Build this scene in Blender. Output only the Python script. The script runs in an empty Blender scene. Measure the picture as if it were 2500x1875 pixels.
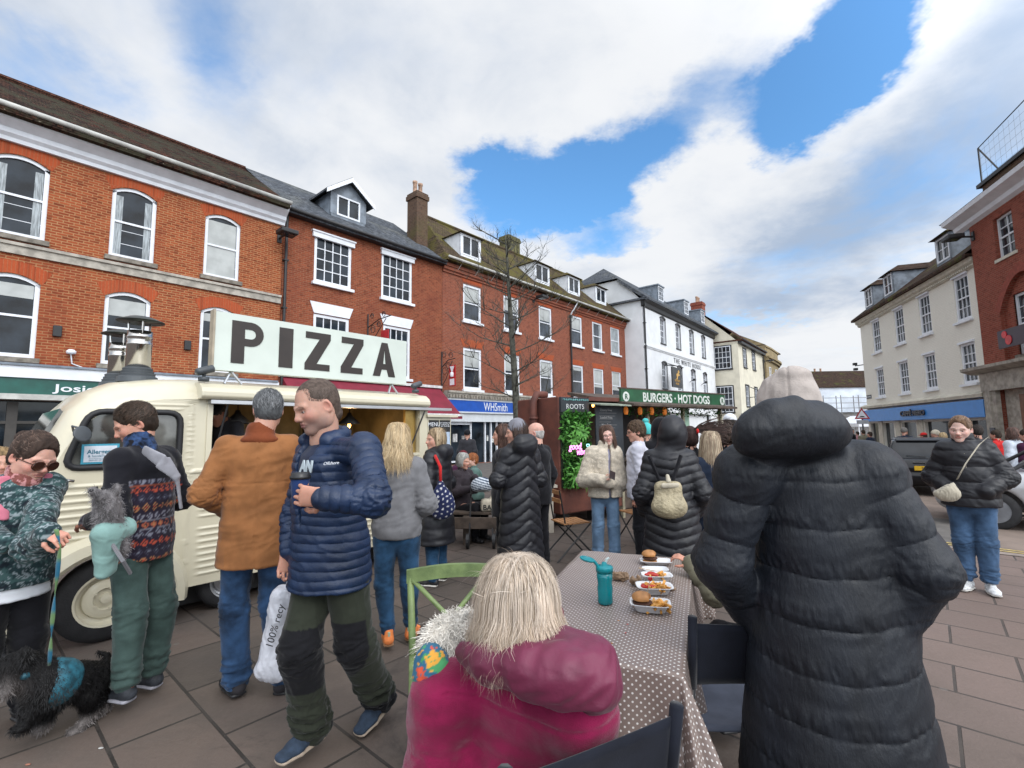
import bpy, bmesh, math, random
import numpy as np
from mathutils import Vector, Matrix, noise as mnoise
R_=math.radians
random.seed(7); RNG=np.random.default_rng(7)
sc=bpy.context.scene
col=sc.collection
# ---------------- camera ----------------
FPX=1165.; HOR=115.; ROLL=0.0128; EYE=1.6
cam=bpy.data.cameras.new('camera'); camo=bpy.data.objects.new('camera',cam); col.objects.link(camo)
_th=math.atan(HOR/FPX)
_F=Vector((0,math.cos(_th),math.sin(_th))); _R=Vector((1,0,0)); _U=_R.cross(_F)
RR=_R*math.cos(ROLL)-_U*math.sin(ROLL); UU=_U*math.cos(ROLL)+_R*math.sin(ROLL); FF=_F
M=Matrix((RR,UU,-FF)).transposed().to_4x4(); M.translation=Vector((0,0,EYE)); camo.matrix_world=M
cam.sensor_width=36; cam.lens=36*FPX/2500; cam.clip_start=0.05; cam.clip_end=2000
sc.camera=camo
sc.view_settings.view_transform='Standard'; sc.view_settings.look='None'; sc.view_settings.gamma=1
sc.view_settings.exposure=0.0
def ray(u,v):
    d=FF*FPX+RR*(u-1250)-UU*(v-937.5); return d/d.y
def at(u,v,Y): return Vector((0,0,EYE))+ray(u,v)*Y
def gz(x): return -0.5*min(1,max(0,(x-6)/16))
# ---------------- node helpers ----------------
def N(nt,ty,props=None,**ins):
    n=nt.nodes.new(ty)
    for k,v in (props or {}).items(): setattr(n,k,v)
    for k,v in ins.items():
        key=int(k[1:]) if k[0]=='i' and k[1:].isdigit() else k.replace('_',' ')
        s=n.inputs[key]
        if isinstance(v,bpy.types.NodeSocket): nt.links.new(v,s)
        else:
            try: s.default_value=v
            except Exception: s.default_value=tuple(v)+(1,)
    return n
def mth(nt,op,a,b=None,c=None,clamp=False):
    kw={'i0':a}
    if b is not None: kw['i1']=b
    if c is not None: kw['i2']=c
    return N(nt,'ShaderNodeMath',{'operation':op,'use_clamp':clamp},**kw).outputs[0]
def mapr(nt,v,a,b,c=0.,d=1.,smooth=True):
    return N(nt,'ShaderNodeMapRange',{'interpolation_type':'SMOOTHSTEP' if smooth else 'LINEAR'},i0=v,i1=a,i2=b,i3=c,i4=d).outputs[0]
def mixc(nt,f,a,b,mode='MIX'):
    n=nt.nodes.new('ShaderNodeMix'); n.data_type='RGBA'; n.blend_type=mode
    for i,v in ((0,f),(6,a),(7,b)):
        s=n.inputs[i]
        if isinstance(v,bpy.types.NodeSocket): nt.links.new(v,s)
        elif i==0: s.default_value=v
        else: s.default_value=(v[0],v[1],v[2],1)
    return n.outputs[2]
def noise(nt,vec,scale,detail=4,rough=.55,dist=0):
    return N(nt,'ShaderNodeTexNoise',None,Vector=vec,Scale=scale,Detail=detail,Roughness=rough,Distortion=dist).outputs[0]
# ---------------- sky ----------------
SUN_DIR=Vector((0.45,-0.62,0.64)).normalized()
w=bpy.data.worlds.new('World'); sc.world=w; w.use_nodes=True
nt=w.node_tree; nt.nodes.clear()
tc=nt.nodes.new('ShaderNodeTexCoord'); D=tc.outputs['Generated']
sky=N(nt,'ShaderNodeTexSky',{'sky_type':'NISHITA','sun_disc':False,'sun_elevation':math.asin(SUN_DIR.z),'sun_rotation':math.atan2(SUN_DIR.x,SUN_DIR.y),'air_density':1.0,'dust_density':.6,'ozone_density':2.5})
sep=N(nt,'ShaderNodeSeparateXYZ',None,Vector=D)
zz=mth(nt,'ADD',mth(nt,'MAXIMUM',sep.outputs[2],0.0),0.22)
px=mth(nt,'DIVIDE',sep.outputs[0],zz); py=mth(nt,'DIVIDE',sep.outputs[1],zz)
P=N(nt,'ShaderNodeCombineXYZ',None,X=px,Y=py,Z=0.0).outputs[0]
n1=noise(nt,P,1.1,7,.58,.6); n2=noise(nt,P,3.2,6,.6,.3)
Dn=N(nt,'ShaderNodeTexNoise',None,Vector=P,Scale=2.6,Detail=6.,Roughness=.65).outputs['Color']
Dw=N(nt,'ShaderNodeVectorMath',{'operation':'MULTIPLY_ADD'},i0=N(nt,'ShaderNodeVectorMath',{'operation':'SUBTRACT'},i0=Dn,i1=(.5,.5,.5)).outputs[0],i1=(.22,.22,.22),i2=D).outputs[0]
def blob(c,rx,ry=None,ang=0,pw=1.0):
    """soft elliptical region of the sky round the direction seen at pixel c; radii in radians-ish"""
    d=ray(*c).normalized(); e1=d.cross(Vector((0,0,1))).normalized(); e2=e1.cross(d).normalized()
    a=R_(ang); f1=e1*math.cos(a)+e2*math.sin(a); f2=-e1*math.sin(a)+e2*math.cos(a); ry=ry or rx
    def dt(v): return N(nt,'ShaderNodeVectorMath',{'operation':'DOT_PRODUCT'},i0=Dw,i1=v).outputs['Value']
    q=mth(nt,'SQRT',mth(nt,'ADD',mth(nt,'POWER',mth(nt,'ABSOLUTE',mth(nt,'MULTIPLY',dt(f1),1/rx)),2.),mth(nt,'POWER',mth(nt,'ABSOLUTE',mth(nt,'MULTIPLY',dt(f2),1/ry)),2.)))
    front=mapr(nt,dt(d),0.0,0.3)
    return mth(nt,'MULTIPLY',mth(nt,'MULTIPLY',mapr(nt,q,1.3,.1),front),pw)
holes=[blob((1330,480),.20,.095,-14,1.25),blob((1180,420),.09,.04,-8,.6),blob((2100,40),.22,.065,48,1.35),blob((1930,230),.12,.06,35,.9),
       blob((1680,300),.22,.10,30,.62),blob((1480,430),.16,.07,20,.55),blob((540,150),.08,.16,20,.30),blob((60,170),.14,.08,10,.42),blob((1830,770),.12,.025,5,.45),blob((2420,420),.25,.2,0,.14),blob((1500,600),.15,.03,8,.55)]
hs=holes[0]
for b in holes[1:]: hs=mth(nt,'ADD',hs,b)
adds=[blob((1700,520),.30,.13,20,.5),blob((1650,80),.25,.12,0,.25),blob((1000,420),.14,.2,0,.2),blob((2400,130),.2,.15,0,.25)]
ad=adds[0]
for b in adds[1:]: ad=mth(nt,'ADD',ad,b)
dens=mth(nt,'ADD',mth(nt,'SUBTRACT',mth(nt,'ADD',mth(nt,'MULTIPLY',mth(nt,'SUBTRACT',n1,.5),2.3),1.0),mth(nt,'MULTIPLY',hs,1.15)),ad)
dens=mth(nt,'ADD',dens,mth(nt,'MULTIPLY',mth(nt,'SUBTRACT',n2,.5),.85))
cover=mapr(nt,dens,.14,1.02)
n3=noise(nt,P,1.6,5,.55,.5)
shade=mth(nt,'ADD',mth(nt,'ADD',mth(nt,'MULTIPLY',n3,1.0),mth(nt,'MULTIPLY',mth(nt,'SUBTRACT',n2,.5),.7)),
   mth(nt,'ADD',mth(nt,'ADD',blob((2330,300),.5,.16,35,.50),blob((250,250),.45,.4,0,.22)),mth(nt,'ADD',blob((900,120),.3,.12,0,.12),blob((1980,560),.25,.05,30,.10))))
sh=mapr(nt,shade,.40,1.10)
cloudc=mixc(nt,sh,(.90,.92,.95),(.42,.52,.68))
skyb=N(nt,'ShaderNodeVectorMath',{'operation':'SCALE'},i0=sky.outputs[0],Scale=.13).outputs[0]
skyb=mixc(nt,1.,skyb,(1.15,1.75,2.0),'MULTIPLY')
mx=mixc(nt,cover,skyb,cloudc)
hz=mapr(nt,sep.outputs[2],.0,.16,1.,0.)
mx=mixc(nt,mth(nt,'MULTIPLY',hz,.55),mx,(.80,.85,.90))
# the cloud on the sun's side of the sky, behind the photographer, is the brighter one
sd=N(nt,'ShaderNodeVectorMath',{'operation':'DOT_PRODUCT'},i0=D,i1=SUN_DIR).outputs['Value']
gain=mapr(nt,sd,.0,1.0,1.0,2.7)
mx2=N(nt,'ShaderNodeVectorMath',{'operation':'SCALE'},i0=mx,Scale=gain).outputs[0]
bg=N(nt,'ShaderNodeBackground',None,Color=mx2,Strength=1.0)
nt.links.new(bg.outputs[0],nt.nodes.new('ShaderNodeOutputWorld').inputs[0])
sun=bpy.data.lights.new('sun','SUN'); suno=bpy.data.objects.new('sun',sun); col.objects.link(suno)
sun.energy=1.3; sun.angle=R_(28); sun.color=(1,.965,.91)
suno.rotation_euler=SUN_DIR.to_track_quat('Z','Y').to_euler()
# ---------------- materials ----------------
MATS={}
def mat(name,c=(.5,.5,.5),rough=.7,var=.18,vs=4.,bump=.0,bs=60.,metal=0.,spec=.5,attr=False,sheen=0.,c2=None,emit=0.,alpha=1.,trans=0.,coat=0.,sss=0.,stretch=None,bdist=.01,rvar=0.):
    if name in MATS: return MATS[name]
    m=bpy.data.materials.new(name); m.use_nodes=True; nt=m.node_tree; bs_=nt.nodes['Principled BSDF']
    tcn=nt.nodes.new('ShaderNodeTexCoord'); v=tcn.outputs['Object']
    if stretch: v=N(nt,'ShaderNodeMapping',None,Vector=v,Scale=stretch).outputs[0]
    nz=noise(nt,v,vs,5)
    c2=c2 or tuple(x*(1-var*1.6) for x in c); c1=tuple(min(1,x*(1+var*.6)) for x in c)
    base=mixc(nt,mapr(nt,nz,.3,.7),c1,c2)
    if attr:
        a=N(nt,'ShaderNodeVertexColor',{'layer_name':'Col'}).outputs[0]
        base=mixc(nt,1.,a,mixc(nt,mapr(nt,nz,.3,.7),(1,1,1),(1-var*1.6,)*3),'MULTIPLY')
    nt.links.new(base,bs_.inputs['Base Color'])
    if rvar:
        nt.links.new(mapr(nt,noise(nt,v,vs*2.3,4),.3,.7,rough-rvar,rough+rvar),bs_.inputs['Roughness'])
    else: bs_.inputs['Roughness'].default_value=rough
    bs_.inputs['Metallic'].default_value=metal; bs_.inputs['Specular IOR Level'].default_value=spec
    if sheen: bs_.inputs['Sheen Weight'].default_value=sheen; bs_.inputs['Sheen Roughness'].default_value=.4
    if coat: bs_.inputs['Coat Weight'].default_value=coat; bs_.inputs['Coat Roughness'].default_value=.08
    if trans: bs_.inputs['Transmission Weight'].default_value=trans
    if sss: bs_.inputs['Subsurface Weight'].default_value=sss; bs_.inputs['Subsurface Radius'].default_value=(.012,.005,.003); bs_.inputs['Subsurface Scale'].default_value=1.
    if emit: nt.links.new(base,bs_.inputs['Emission Color']); bs_.inputs['Emission Strength'].default_value=emit
    bs_.inputs['Alpha'].default_value=alpha
    if bump:
        b=N(nt,'ShaderNodeBump',None,Strength=bump,Distance=bdist,Height=noise(nt,v,bs,5,.6)); nt.links.new(b.outputs[0],bs_.inputs['Normal'])
    MATS[name]=m; return m
def brick_mat(name,c1,c2,mortar,bw=.225,bh=.075,stain=(.25,.12,.07),sa=.35,bump=.6,ms=.012,horiz=False,arch=False,tile=False,moss=None,patch=None):
    if name in MATS: return MATS[name]
    m=bpy.data.materials.new(name); m.use_nodes=True; nt=m.node_tree; B=nt.nodes['Principled BSDF']
    O=nt.nodes.new('ShaderNodeTexCoord').outputs['Object']; s=N(nt,'ShaderNodeSeparateXYZ',None,Vector=O)
    if tile: V=N(nt,'ShaderNodeCombineXYZ',None,X=s.outputs[0],Y=mth(nt,'MULTIPLY',s.outputs[2],1.3),Z=0.).outputs[0]
    else: V=N(nt,'ShaderNodeCombineXYZ',None,X=mth(nt,'ADD',s.outputs[0],s.outputs[1]),Y=s.outputs[2],Z=0.).outputs[0]
    wob=N(nt,'ShaderNodeTexNoise',None,Vector=O,Scale=3.,Detail=2.).outputs['Color']
    V=N(nt,'ShaderNodeVectorMath',{'operation':'MULTIPLY_ADD'},i0=wob,i1=(.02,.02,0),i2=V).outputs[0]
    br=N(nt,'ShaderNodeTexBrick',{'offset':.5},Vector=V,Color1=tuple(c1)+(1,),Color2=tuple(c2)+(1,),Mortar=tuple(mortar)+(1,),Scale=1.,i5=ms,i6=.3,i7=0.,i8=bw,i9=bh)
    base=br.outputs[0]
    # single bricks burnt darker
    vc=N(nt,'ShaderNodeTexWhiteNoise',{'noise_dimensions':'2D'},Vector=N(nt,'ShaderNodeVectorMath',{'operation':'FLOOR'},i0=N(nt,'ShaderNodeVectorMath',{'operation':'DIVIDE'},i0=V,i1=(bw*.5,bh,1)).outputs[0]).outputs[0]).outputs[0]
    base=mixc(nt,mth(nt,'MULTIPLY',mapr(nt,vc,.82,.95),.45 if c1[2]<.4 else .06),base,tuple(x*.45 for x in c2))
    st=noise(nt,O,.55,6,.6,.5)
    base=mixc(nt,mth(nt,'MULTIPLY',mapr(nt,st,.45,.75),sa),base,stain)
    fine=noise(nt,O,14.,4,.6); base=mixc(nt,mapr(nt,fine,.3,.8,0.,.35 if c1[2]<.4 else .12),base,tuple(x*.6 for x in c1))
    if tile: base=mixc(nt,mapr(nt,noise(nt,O,5.5,5,.75,.4),.42,.62,0,.75),base,tuple(x*.35 for x in c2)); base=mixc(nt,mapr(nt,noise(nt,N(nt,'ShaderNodeMapping',None,Vector=O,Scale=(2.2,2.2,9.)).outputs[0],4.,4,.7),.6,.72,0,.6),base,tuple(min(1,x*1.9) for x in c1))
    if moss:
        mo=mth(nt,'ADD',noise(nt,O,moss[1],6,.65,.4),mth(nt,'MULTIPLY',noise(nt,O,9.,4,.6),.35))
        base=mixc(nt,mapr(nt,mo,moss[2],moss[2]+.16),base,moss[0])
        if len(moss)>3:
            l=noise(nt,O,11.,3,.7); base=mixc(nt,mapr(nt,l,.66,.72,0,.7),base,moss[3])
    nt.links.new(base,B.inputs['Base Color']); B.inputs['Roughness'].default_value=.88; B.inputs['Specular IOR Level'].default_value=.05 if tile else .25
    h=mth(nt,'ADD',mth(nt,'MULTIPLY',br.outputs[1],-1.),mth(nt,'MULTIPLY',fine,.5))
    if tile:
        fr=mth(nt,'FRACT',mth(nt,'DIVIDE',mth(nt,'MULTIPLY',s.outputs[2],1.3),bh)); h=mth(nt,'ADD',h,mth(nt,'MULTIPLY',fr,-1.3))
    b=N(nt,'ShaderNodeBump',None,Strength=bump,Distance=.02,Height=h); nt.links.new(b.outputs[0],B.inputs['Normal'])
    MATS[name]=m; return m
# ---------------- mesh builder ----------------
class MB:
    def __init__(s): s.v=[]; s.f=[]; s.m=[]; s.mi=0
    def quad(s,*p):
        i=len(s.v); s.v+= [tuple(q) for q in p]; s.f.append(tuple(range(i,i+len(p)))); s.m.append(s.mi); return s
    def box(s,x0,x1,y0,y1,z0,z1,mt=None):
        i=len(s.v); c=[(x0,y0,z0),(x1,y0,z0),(x1,y1,z0),(x0,y1,z0),(x0,y0,z1),(x1,y0,z1),(x1,y1,z1),(x0,y1,z1)]
        if mt is not None: c=[tuple(mt@Vector(p)) for p in c]
        s.v+=c
        for f in ((0,3,2,1),(4,5,6,7),(0,1,5,4),(1,2,6,5),(2,3,7,6),(3,0,4,7)): s.f.append(tuple(i+k for k in f)); s.m.append(s.mi)
        return s
    def prism(s,poly,y0,y1,ax='y',mt=None):
        """poly in (a,b) extruded along an axis"""
        n=len(poly); i=len(s.v)
        def P(a,b,t):
            p={'y':(a,t,b),'x':(t,a,b),'z':(a,b,t)}[ax]
            return tuple(mt@Vector(p)) if mt is not None else p
        s.v+=[P(a,b,y0) for a,b in poly]+[P(a,b,y1) for a,b in poly]
        fl=(ax=='y')
        ar=sum(poly[k][0]*poly[(k+1)%n][1]-poly[(k+1)%n][0]*poly[k][1] for k in range(n))
        if ax=='y': ar=-ar
        if y1<y0: ar=-ar
        A=tuple(range(i+n-1,i-1,-1)); B=tuple(range(i+n,i+2*n))
        fs=[A,B]+[(i+k,i+(k+1)%n,i+n+(k+1)%n,i+n+k) for k in range(n)]
        if ar<0: fs=[tuple(reversed(f)) for f in fs]
        for f in fs: s.f.append(f); s.m.append(s.mi)
        return s
    def tube(s,pts,r,seg=8,caps=True):
        pts=[Vector(p) for p in pts]; n=len(pts); rs=r if isinstance(r,(list,tuple)) else [r]*n
        i0=len(s.v); up=None
        for k,p in enumerate(pts):
            t=(pts[min(k+1,n-1)]-pts[max(k-1,0)]).normalized()
            if up is None: up=Vector((0,0,1)) if abs(t.z)<.9 else Vector((1,0,0))
            a=up.cross(t)
            if a.length<1e-5: a=Vector((1,0,0)).cross(t)
            a.normalize(); b=t.cross(a).normalized(); up=b
            for j in range(seg):
                an=2*math.pi*j/seg; s.v.append(tuple(p+(a*math.cos(an)+b*math.sin(an))*rs[k]))
        for k in range(n-1):
            for j in range(seg):
                a=i0+k*seg+j; b=i0+k*seg+(j+1)%seg; s.f.append((a,b,b+seg,a+seg)); s.m.append(s.mi)
        if caps:
            s.f.append(tuple(i0+j for j in range(seg-1,-1,-1))); s.m.append(s.mi)
            s.f.append(tuple(i0+(n-1)*seg+j for j in range(seg))); s.m.append(s.mi)
        return s
    def lathe(s,prof,seg=24,mt=None,c=(0,0,0),caps=True):
        i0=len(s.v); n=len(prof)
        for r,z in prof:
            for j in range(seg):
                an=2*math.pi*j/seg; p=Vector((c[0]+r*math.cos(an),c[1]+r*math.sin(an),c[2]+z))
                s.v.append(tuple(mt@p) if mt is not None else tuple(p))
        for k in range(n-1):
            for j in range(seg):
                a=i0+k*seg+j; b=i0+k*seg+(j+1)%seg; s.f.append((a,b,b+seg,a+seg)); s.m.append(s.mi)
        if not caps: return s
        s.f.append(tuple(i0+j for j in range(seg-1,-1,-1))); s.m.append(s.mi)
        s.f.append(tuple(i0+(n-1)*seg+j for j in range(seg))); s.m.append(s.mi)
        return s
    def mesh(s,name,mats,smooth=False,bevel=0):
        me=bpy.data.meshes.new(name); me.from_pydata(s.v,[],s.f)
        mats=mats if isinstance(mats,(list,tuple)) else [mats]
        for m in mats: me.materials.append(m)
        if len(mats)>1: me.polygons.foreach_set('material_index',s.m)
        if smooth: me.polygons.foreach_set('use_smooth',[True]*len(s.f))
        me.update(); return me
    def build(s,name,mats,parent=None,smooth=False,loc=None,rot=None,bevel=0,angle=None):
        me=s.mesh(name,mats,smooth)
        o=bpy.data.objects.new(name,me); col.objects.link(o)
        if parent is not None: o.parent=parent
        if loc is not None: o.location=loc
        if rot is not None: o.rotation_euler=rot
        if bevel:
            b=o.modifiers.new('bevel','BEVEL'); b.width=bevel; b.segments=2; b.limit_method='ANGLE'; b.angle_limit=R_(40)
        return o
def build_each(b,name,mats,parent,**k):
    """every separate piece of b becomes an object of its own"""
    par=list(range(len(b.v)))
    def fd(x):
        while par[x]!=x: par[x]=par[par[x]]; x=par[x]
        return x
    for f in b.f:
        for q in f[1:]: par[fd(q)]=fd(f[0])
    gr={}
    for f in b.f: gr.setdefault(fd(f[0]),[]).append(f)
    out=[]
    for fs in gr.values():
        c=MB(); mp={}
        for f in fs:
            for q in f:
                if q not in mp: mp[q]=len(c.v); c.v.append(b.v[q])
            c.f.append(tuple(mp[q] for q in f)); c.m.append(0)
        out.append(c.build(name,mats,parent,**k))
    return out
def tag(o,label=None,cat=None,group=None,kind=None):
    if label: o['label']=label
    if cat: o['category']=cat
    if group: o['group']=group
    if kind: o['kind']=kind
    return o
def empty(name,loc=(0,0,0),rz=0.,label=None,cat=None,group=None):
    o=bpy.data.objects.new(name,None); col.objects.link(o); o.location=loc; o.rotation_euler=(0,0,rz); o.empty_display_size=.2
    return tag(o,label,cat,group)
def obj(name,me,parent=None,loc=None,rot=None):
    o=bpy.data.objects.new(name,me); col.objects.link(o)
    if parent is not None: o.parent=parent
    if loc is not None: o.location=loc
    if rot is not None: o.rotation_euler=rot
    return o
def children(o): return [c for c in bpy.data.objects if c.parent==o]
def copy_tree(o,parent=None):
    c=o.copy(); col.objects.link(c); c.parent=parent
    for ch in children(o): copy_tree(ch,c)
    return c
_fonts={}
def text(name,s,size,m,parent=None,loc=(0,0,0),rot=(R_(90),0,0),ext=.004,align='CENTER',sx=1.,shear=0.,offset=0.,spacing=1.,bold=0.):
    cu=bpy.data.curves.new(name,'FONT'); cu.body=s; cu.size=size; cu.extrude=ext; cu.align_x=align; cu.align_y='CENTER'; cu.shear=shear; cu.offset=bold; cu.space_character=spacing
    cu.resolution_u=3
    t=bpy.data.objects.new(name,cu); col.objects.link(t)
    dg=bpy.context.evaluated_depsgraph_get(); me=bpy.data.meshes.new_from_object(t.evaluated_get(dg)); bpy.data.objects.remove(t)
    me.materials.clear(); me.materials.append(m); me.name=name
    o=obj(name,me,parent,loc,rot); o.scale=(sx,1,1); return o
AZ=R_(41); DX=Vector((math.sin(AZ),math.cos(AZ),0)); NX=Vector((-DX.y,DX.x,0))
def frame_at(P,az): return (P[0],P[1],P[2] if len(P)>2 else 0.), R_(90-az)
# ---------------- shared materials ----------------
M_white=mat('white_paint',(.74,.77,.82),.45,.06,3,.05,40)
M_stone=mat('grey_stone',(.40,.37,.32),.85,.22,5,.3,30)
M_stoned=mat('weathered_stone',(.24,.215,.18),.9,.3,5,.4,30)
M_render=mat('white_render',(.70,.72,.74),.8,.05,1.2,.12,25)
M_cream=mat('cream_render',(.66,.62,.50),.8,.07,1.2,.12,25)
M_black=mat('black_paint',(.018,.018,.02),.5,.1)
M_iron=mat('black_iron',(.02,.02,.022),.55,.2,bump=.2)
M_lead=mat('lead_sheet',(.20,.235,.28),.6,.25,3,.15,20)
M_glass=mat('window_glass',(.020,.028,.038),.06,.6,.9,spec=.32)
M_glass2=mat('old_window_glass',(.03,.037,.048),.1,.6,1.3,.06,3,spec=.45,bdist=.05)
M_blind=mat('pale_blind',(.42,.44,.43),.35,.12,2)
M_curt=mat('net_curtain',(.34,.38,.40),.3,.35,6,stretch=(6,6,.6))
M_slate=brick_mat('slate_tiles',(.13,.14,.16),(.085,.095,.11),(.04,.045,.05),.3,.19,(.22,.22,.19),.6,.7,.01,tile=True)
M_tileA=brick_mat('dark_tiles',(.10,.045,.03),(.022,.017,.016),(.008,.007,.007),.17,.12,(.13,.04,.02),.6,1.,.02,tile=True,moss=((.040,.036,.024),1.1,.60,(.30,.25,.19)))
M_tileC=brick_mat('mossy_tiles',(.14,.10,.065),(.085,.062,.045),(.03,.025,.02),.17,.12,(.16,.11,.07),.4,1.,.014,tile=True,moss=((.105,.090,.030),.8,.60,(.25,.22,.15)))
M_tileN=brick_mat('brown_tiles',(.11,.065,.045),(.06,.04,.032),(.02,.017,.015),.17,.12,(.05,.045,.03),.5,1.,.014,tile=True,moss=((.09,.10,.025),1.2,.72))
M_tileR=brick_mat('red_brown_tiles',(.12,.05,.035),(.08,.037,.028),(.03,.02,.015),.17,.12,(.05,.04,.03),.5,1.,.014,tile=True)
M_brA=brick_mat('orange_brick',(.36,.086,.032),(.22,.045,.018),(.40,.21,.10),stain=(.22,.05,.026),sa=.6,ms=.014)
M_brB=brick_mat('dark_red_brick',(.30,.076,.034),(.19,.044,.022),(.27,.135,.08),stain=(.15,.035,.025),sa=.55)
M_brC=brick_mat('red_brick',(.31,.086,.044),(.21,.056,.033),(.26,.14,.10),stain=(.20,.05,.03),sa=.4)
M_brI=brick_mat('deep_red_brick',(.29,.072,.045),(.21,.048,.032),(.27,.13,.09),stain=(.25,.05,.03),sa=.3)
M_brCh=brick_mat('chimney_brick',(.13,.07,.045),(.09,.05,.036),(.12,.10,.075),stain=(.10,.10,.03),sa=.7)
M_rub=brick_mat('rubbed_brick_arch',(.42,.085,.03),(.36,.07,.026),(.40,.13,.06),.075,.9,sa=.2,ms=.008)
M_pot=mat('clay_pot',(.42,.27,.19),.8,.2,6,.2)
M_terr=mat('mossy_stone',(.13,.12,.05),.95,.4,5,.6,30)
# ---------------- windows ----------------
_wc={}
def window(par,x0,x1,z0,z1,y=.10,cols=1,rows=1,arch=0.,fw=.09,m=None,gm=None,blind=0.,sill=.06,sm=None,bar=.022,name='window',curt=False,prd=.0,bars=0,rail=True,casement=False):
    m=m or M_white; gm=gm or M_glass
    key=(round(x1-x0,2),round(z1-z0,2),cols,rows,arch,fw,m.name,gm.name,round(blind,2),sill,sm and sm.name,bar,curt,bars,rail,casement)
    if key not in _wc:
        W=round(x1-x0,2); Hh=round(z1-z0,2); f=MB(); d=.09
        top=Hh-arch
        f.box(0,fw,0,d,0,top); f.box(W-fw,W,0,d,0,top); f.box(fw,W-fw,0,d,0,fw*1.1)
        if arch:
            n=10; ax=lambda t:(t*W, top+arch*(1-(2*t-1)**2))
            for k in range(n):
                a=ax(k/n); b=ax((k+1)/n)
                f.prism([(a[0],a[1]-fw*.95),(b[0],b[1]-fw*.95),b,a],0,d)
        else: f.box(fw,W-fw,0,d,Hh-fw,Hh)
        gi0,gi1=fw,W-fw; gz0,gz1=fw*1.1,Hh-fw
        mid=(gz0+gz1)/2
        if rail: f.box(gi0,gi1,.012,d-.01,mid-.03,mid+.03)
        if casement: f.box(W/2-.035,W/2+.035,.01,d-.01,gz0,gz1)
        for c in range(1,cols):
            x=gi0+(gi1-gi0)*c/cols; zt=gz1 if not arch else top+arch*(1-(2*x/W-1)**2)-fw*.9
            f.box(x-bar/2,x+bar/2,.02,d-.02,gz0,zt)
        for r in range(1,rows):
            z=gz0+(gz1-gz0)*r/rows
            if rail and abs(z-mid)<.06: continue
            f.box(gi0,gi1,.022,d-.022,z-bar/2,z+bar/2)
        for b in range(bars): f.box(gi0,gi1,.05,.06,gz0+(mid-gz0)*(.35+.4*b)-.008,gz0+(mid-gz0)*(.35+.4*b)+.008)
        fm=f.mesh('window',m)
        g=MB()
        if arch: g.prism([(gi0,gz0),(gi1,gz0),(gi1,top-.02)]+[(W*t,top+arch*(1-(2*t-1)**2)-fw*.6) for t in (.8,.6,.4,.2)]+[(gi0,top-.02)],.055,.062)
        else: g.box(gi0,gi1,.055,.062,gz0,gz1)
        gme=g.mesh('pane',gm)
        bme=None
        if blind:
            b=MB()
            b.box(gi0+.01,gi1-.01,.048,.054,gz1-(gz1-gz0)*blind-(0 if not arch else .0),gz1-(arch*.7 if arch else 0)); bme=b.mesh('blind',M_blind)
        if curt:
            b=MB()
            ws=(gi1-gi0)*(.5 if curt==2 else .2)
            for s in ((gi0+.01,gi0+ws),(gi1-ws,gi1-.01)): b.box(s[0],s[1],.048,.053,gz0,gz1-(arch*1.0))
            bme=b.mesh('curtain',M_curt)
        sme=None
        if sill:
            b=MB(); b.box(-.09,W+.09,-.16,.04,-sill*1.6,-.002); sme=b.mesh('sill',sm or m)
        _wc[key]=(fm,gme,bme,sme)
    fm,gme,bme,sme=_wc[key]
    o=obj(name,fm,par,(x0,y,z0))
    obj('pane',gme,o)
    if bme: obj(bme.name.split('.')[0],bme,o)
    if sme: obj('sill',sme,o,(0,0,0))
    return o
def wall(par,x0,x1,z0,z1,holes,m,depth=8.,rev=.14,name='wall',y=0.,side=True,top=True):
    """front wall at y facing -y with rectangular / segmental openings (xa,xb,za,zb,arch)"""
    b=MB(); xs=sorted({x0,x1}|{h[0] for h in holes}|{h[1] for h in holes}); zs=sorted({z0,z1}|{h[2] for h in holes}|{h[3] for h in holes})
    xs=[x for x in xs if x0<=x<=x1]; zs=[z for z in zs if z0<=z<=z1]
    for i in range(len(xs)-1):
        for k in range(len(zs)-1):
            cx=(xs[i]+xs[i+1])/2; cz=(zs[k]+zs[k+1])/2
            if any(h[0]<cx<h[1] and h[2]<cz<h[3] for h in holes): continue
            b.quad((xs[i],y,zs[k]),(xs[i+1],y,zs[k]),(xs[i+1],y,zs[k+1]),(xs[i],y,zs[k+1]))
    for h in holes:
        a,c,e,f=h[:4]; ar=h[4] if len(h)>4 else 0
        t=f-ar; y1=y+rev
        b.quad((a,y,e),(a,y,t),(a,y1,t),(a,y1,e)); b.quad((c,y,e),(c,y1,e),(c,y1,t),(c,y,t)); b.quad((a,y,e),(a,y1,e),(c,y1,e),(c,y,e))
        if ar:
            n=10; pz=lambda q:(a+(c-a)*q, t+ar*(1-(2*q-1)**2))
            for q in range(n):
                p=pz(q/n); r=pz((q+1)/n)
                b.quad((p[0],y,p[1]),(r[0],y,r[1]),(r[0],y,f),(p[0],y,f)); b.quad((p[0],y,p[1]),(p[0],y1,p[1]),(r[0],y1,r[1]),(r[0],y,r[1]))
        else: b.quad((a,y,f),(c,y,f),(c,y1,f),(a,y1,f))
        b.quad((a,y1+.2,e),(c,y1+.2,e),(c,y1+.2,f),(a,y1+.2,f))
    if side:
        b.quad((x0,y,z0),(x0,y,z1),(x0,depth,z1),(x0,depth,z0)); b.quad((x1,y,z0),(x1,depth,z0),(x1,depth,z1),(x1,y,z1)); b.quad((x0,depth,z0),(x0,depth,z1),(x1,depth,z1),(x1,depth,z0))
    if top: b.quad((x0,y,z1),(x1,y,z1),(x1,depth,z1),(x0,depth,z1))
    return b.build(name,m,par)
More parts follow.
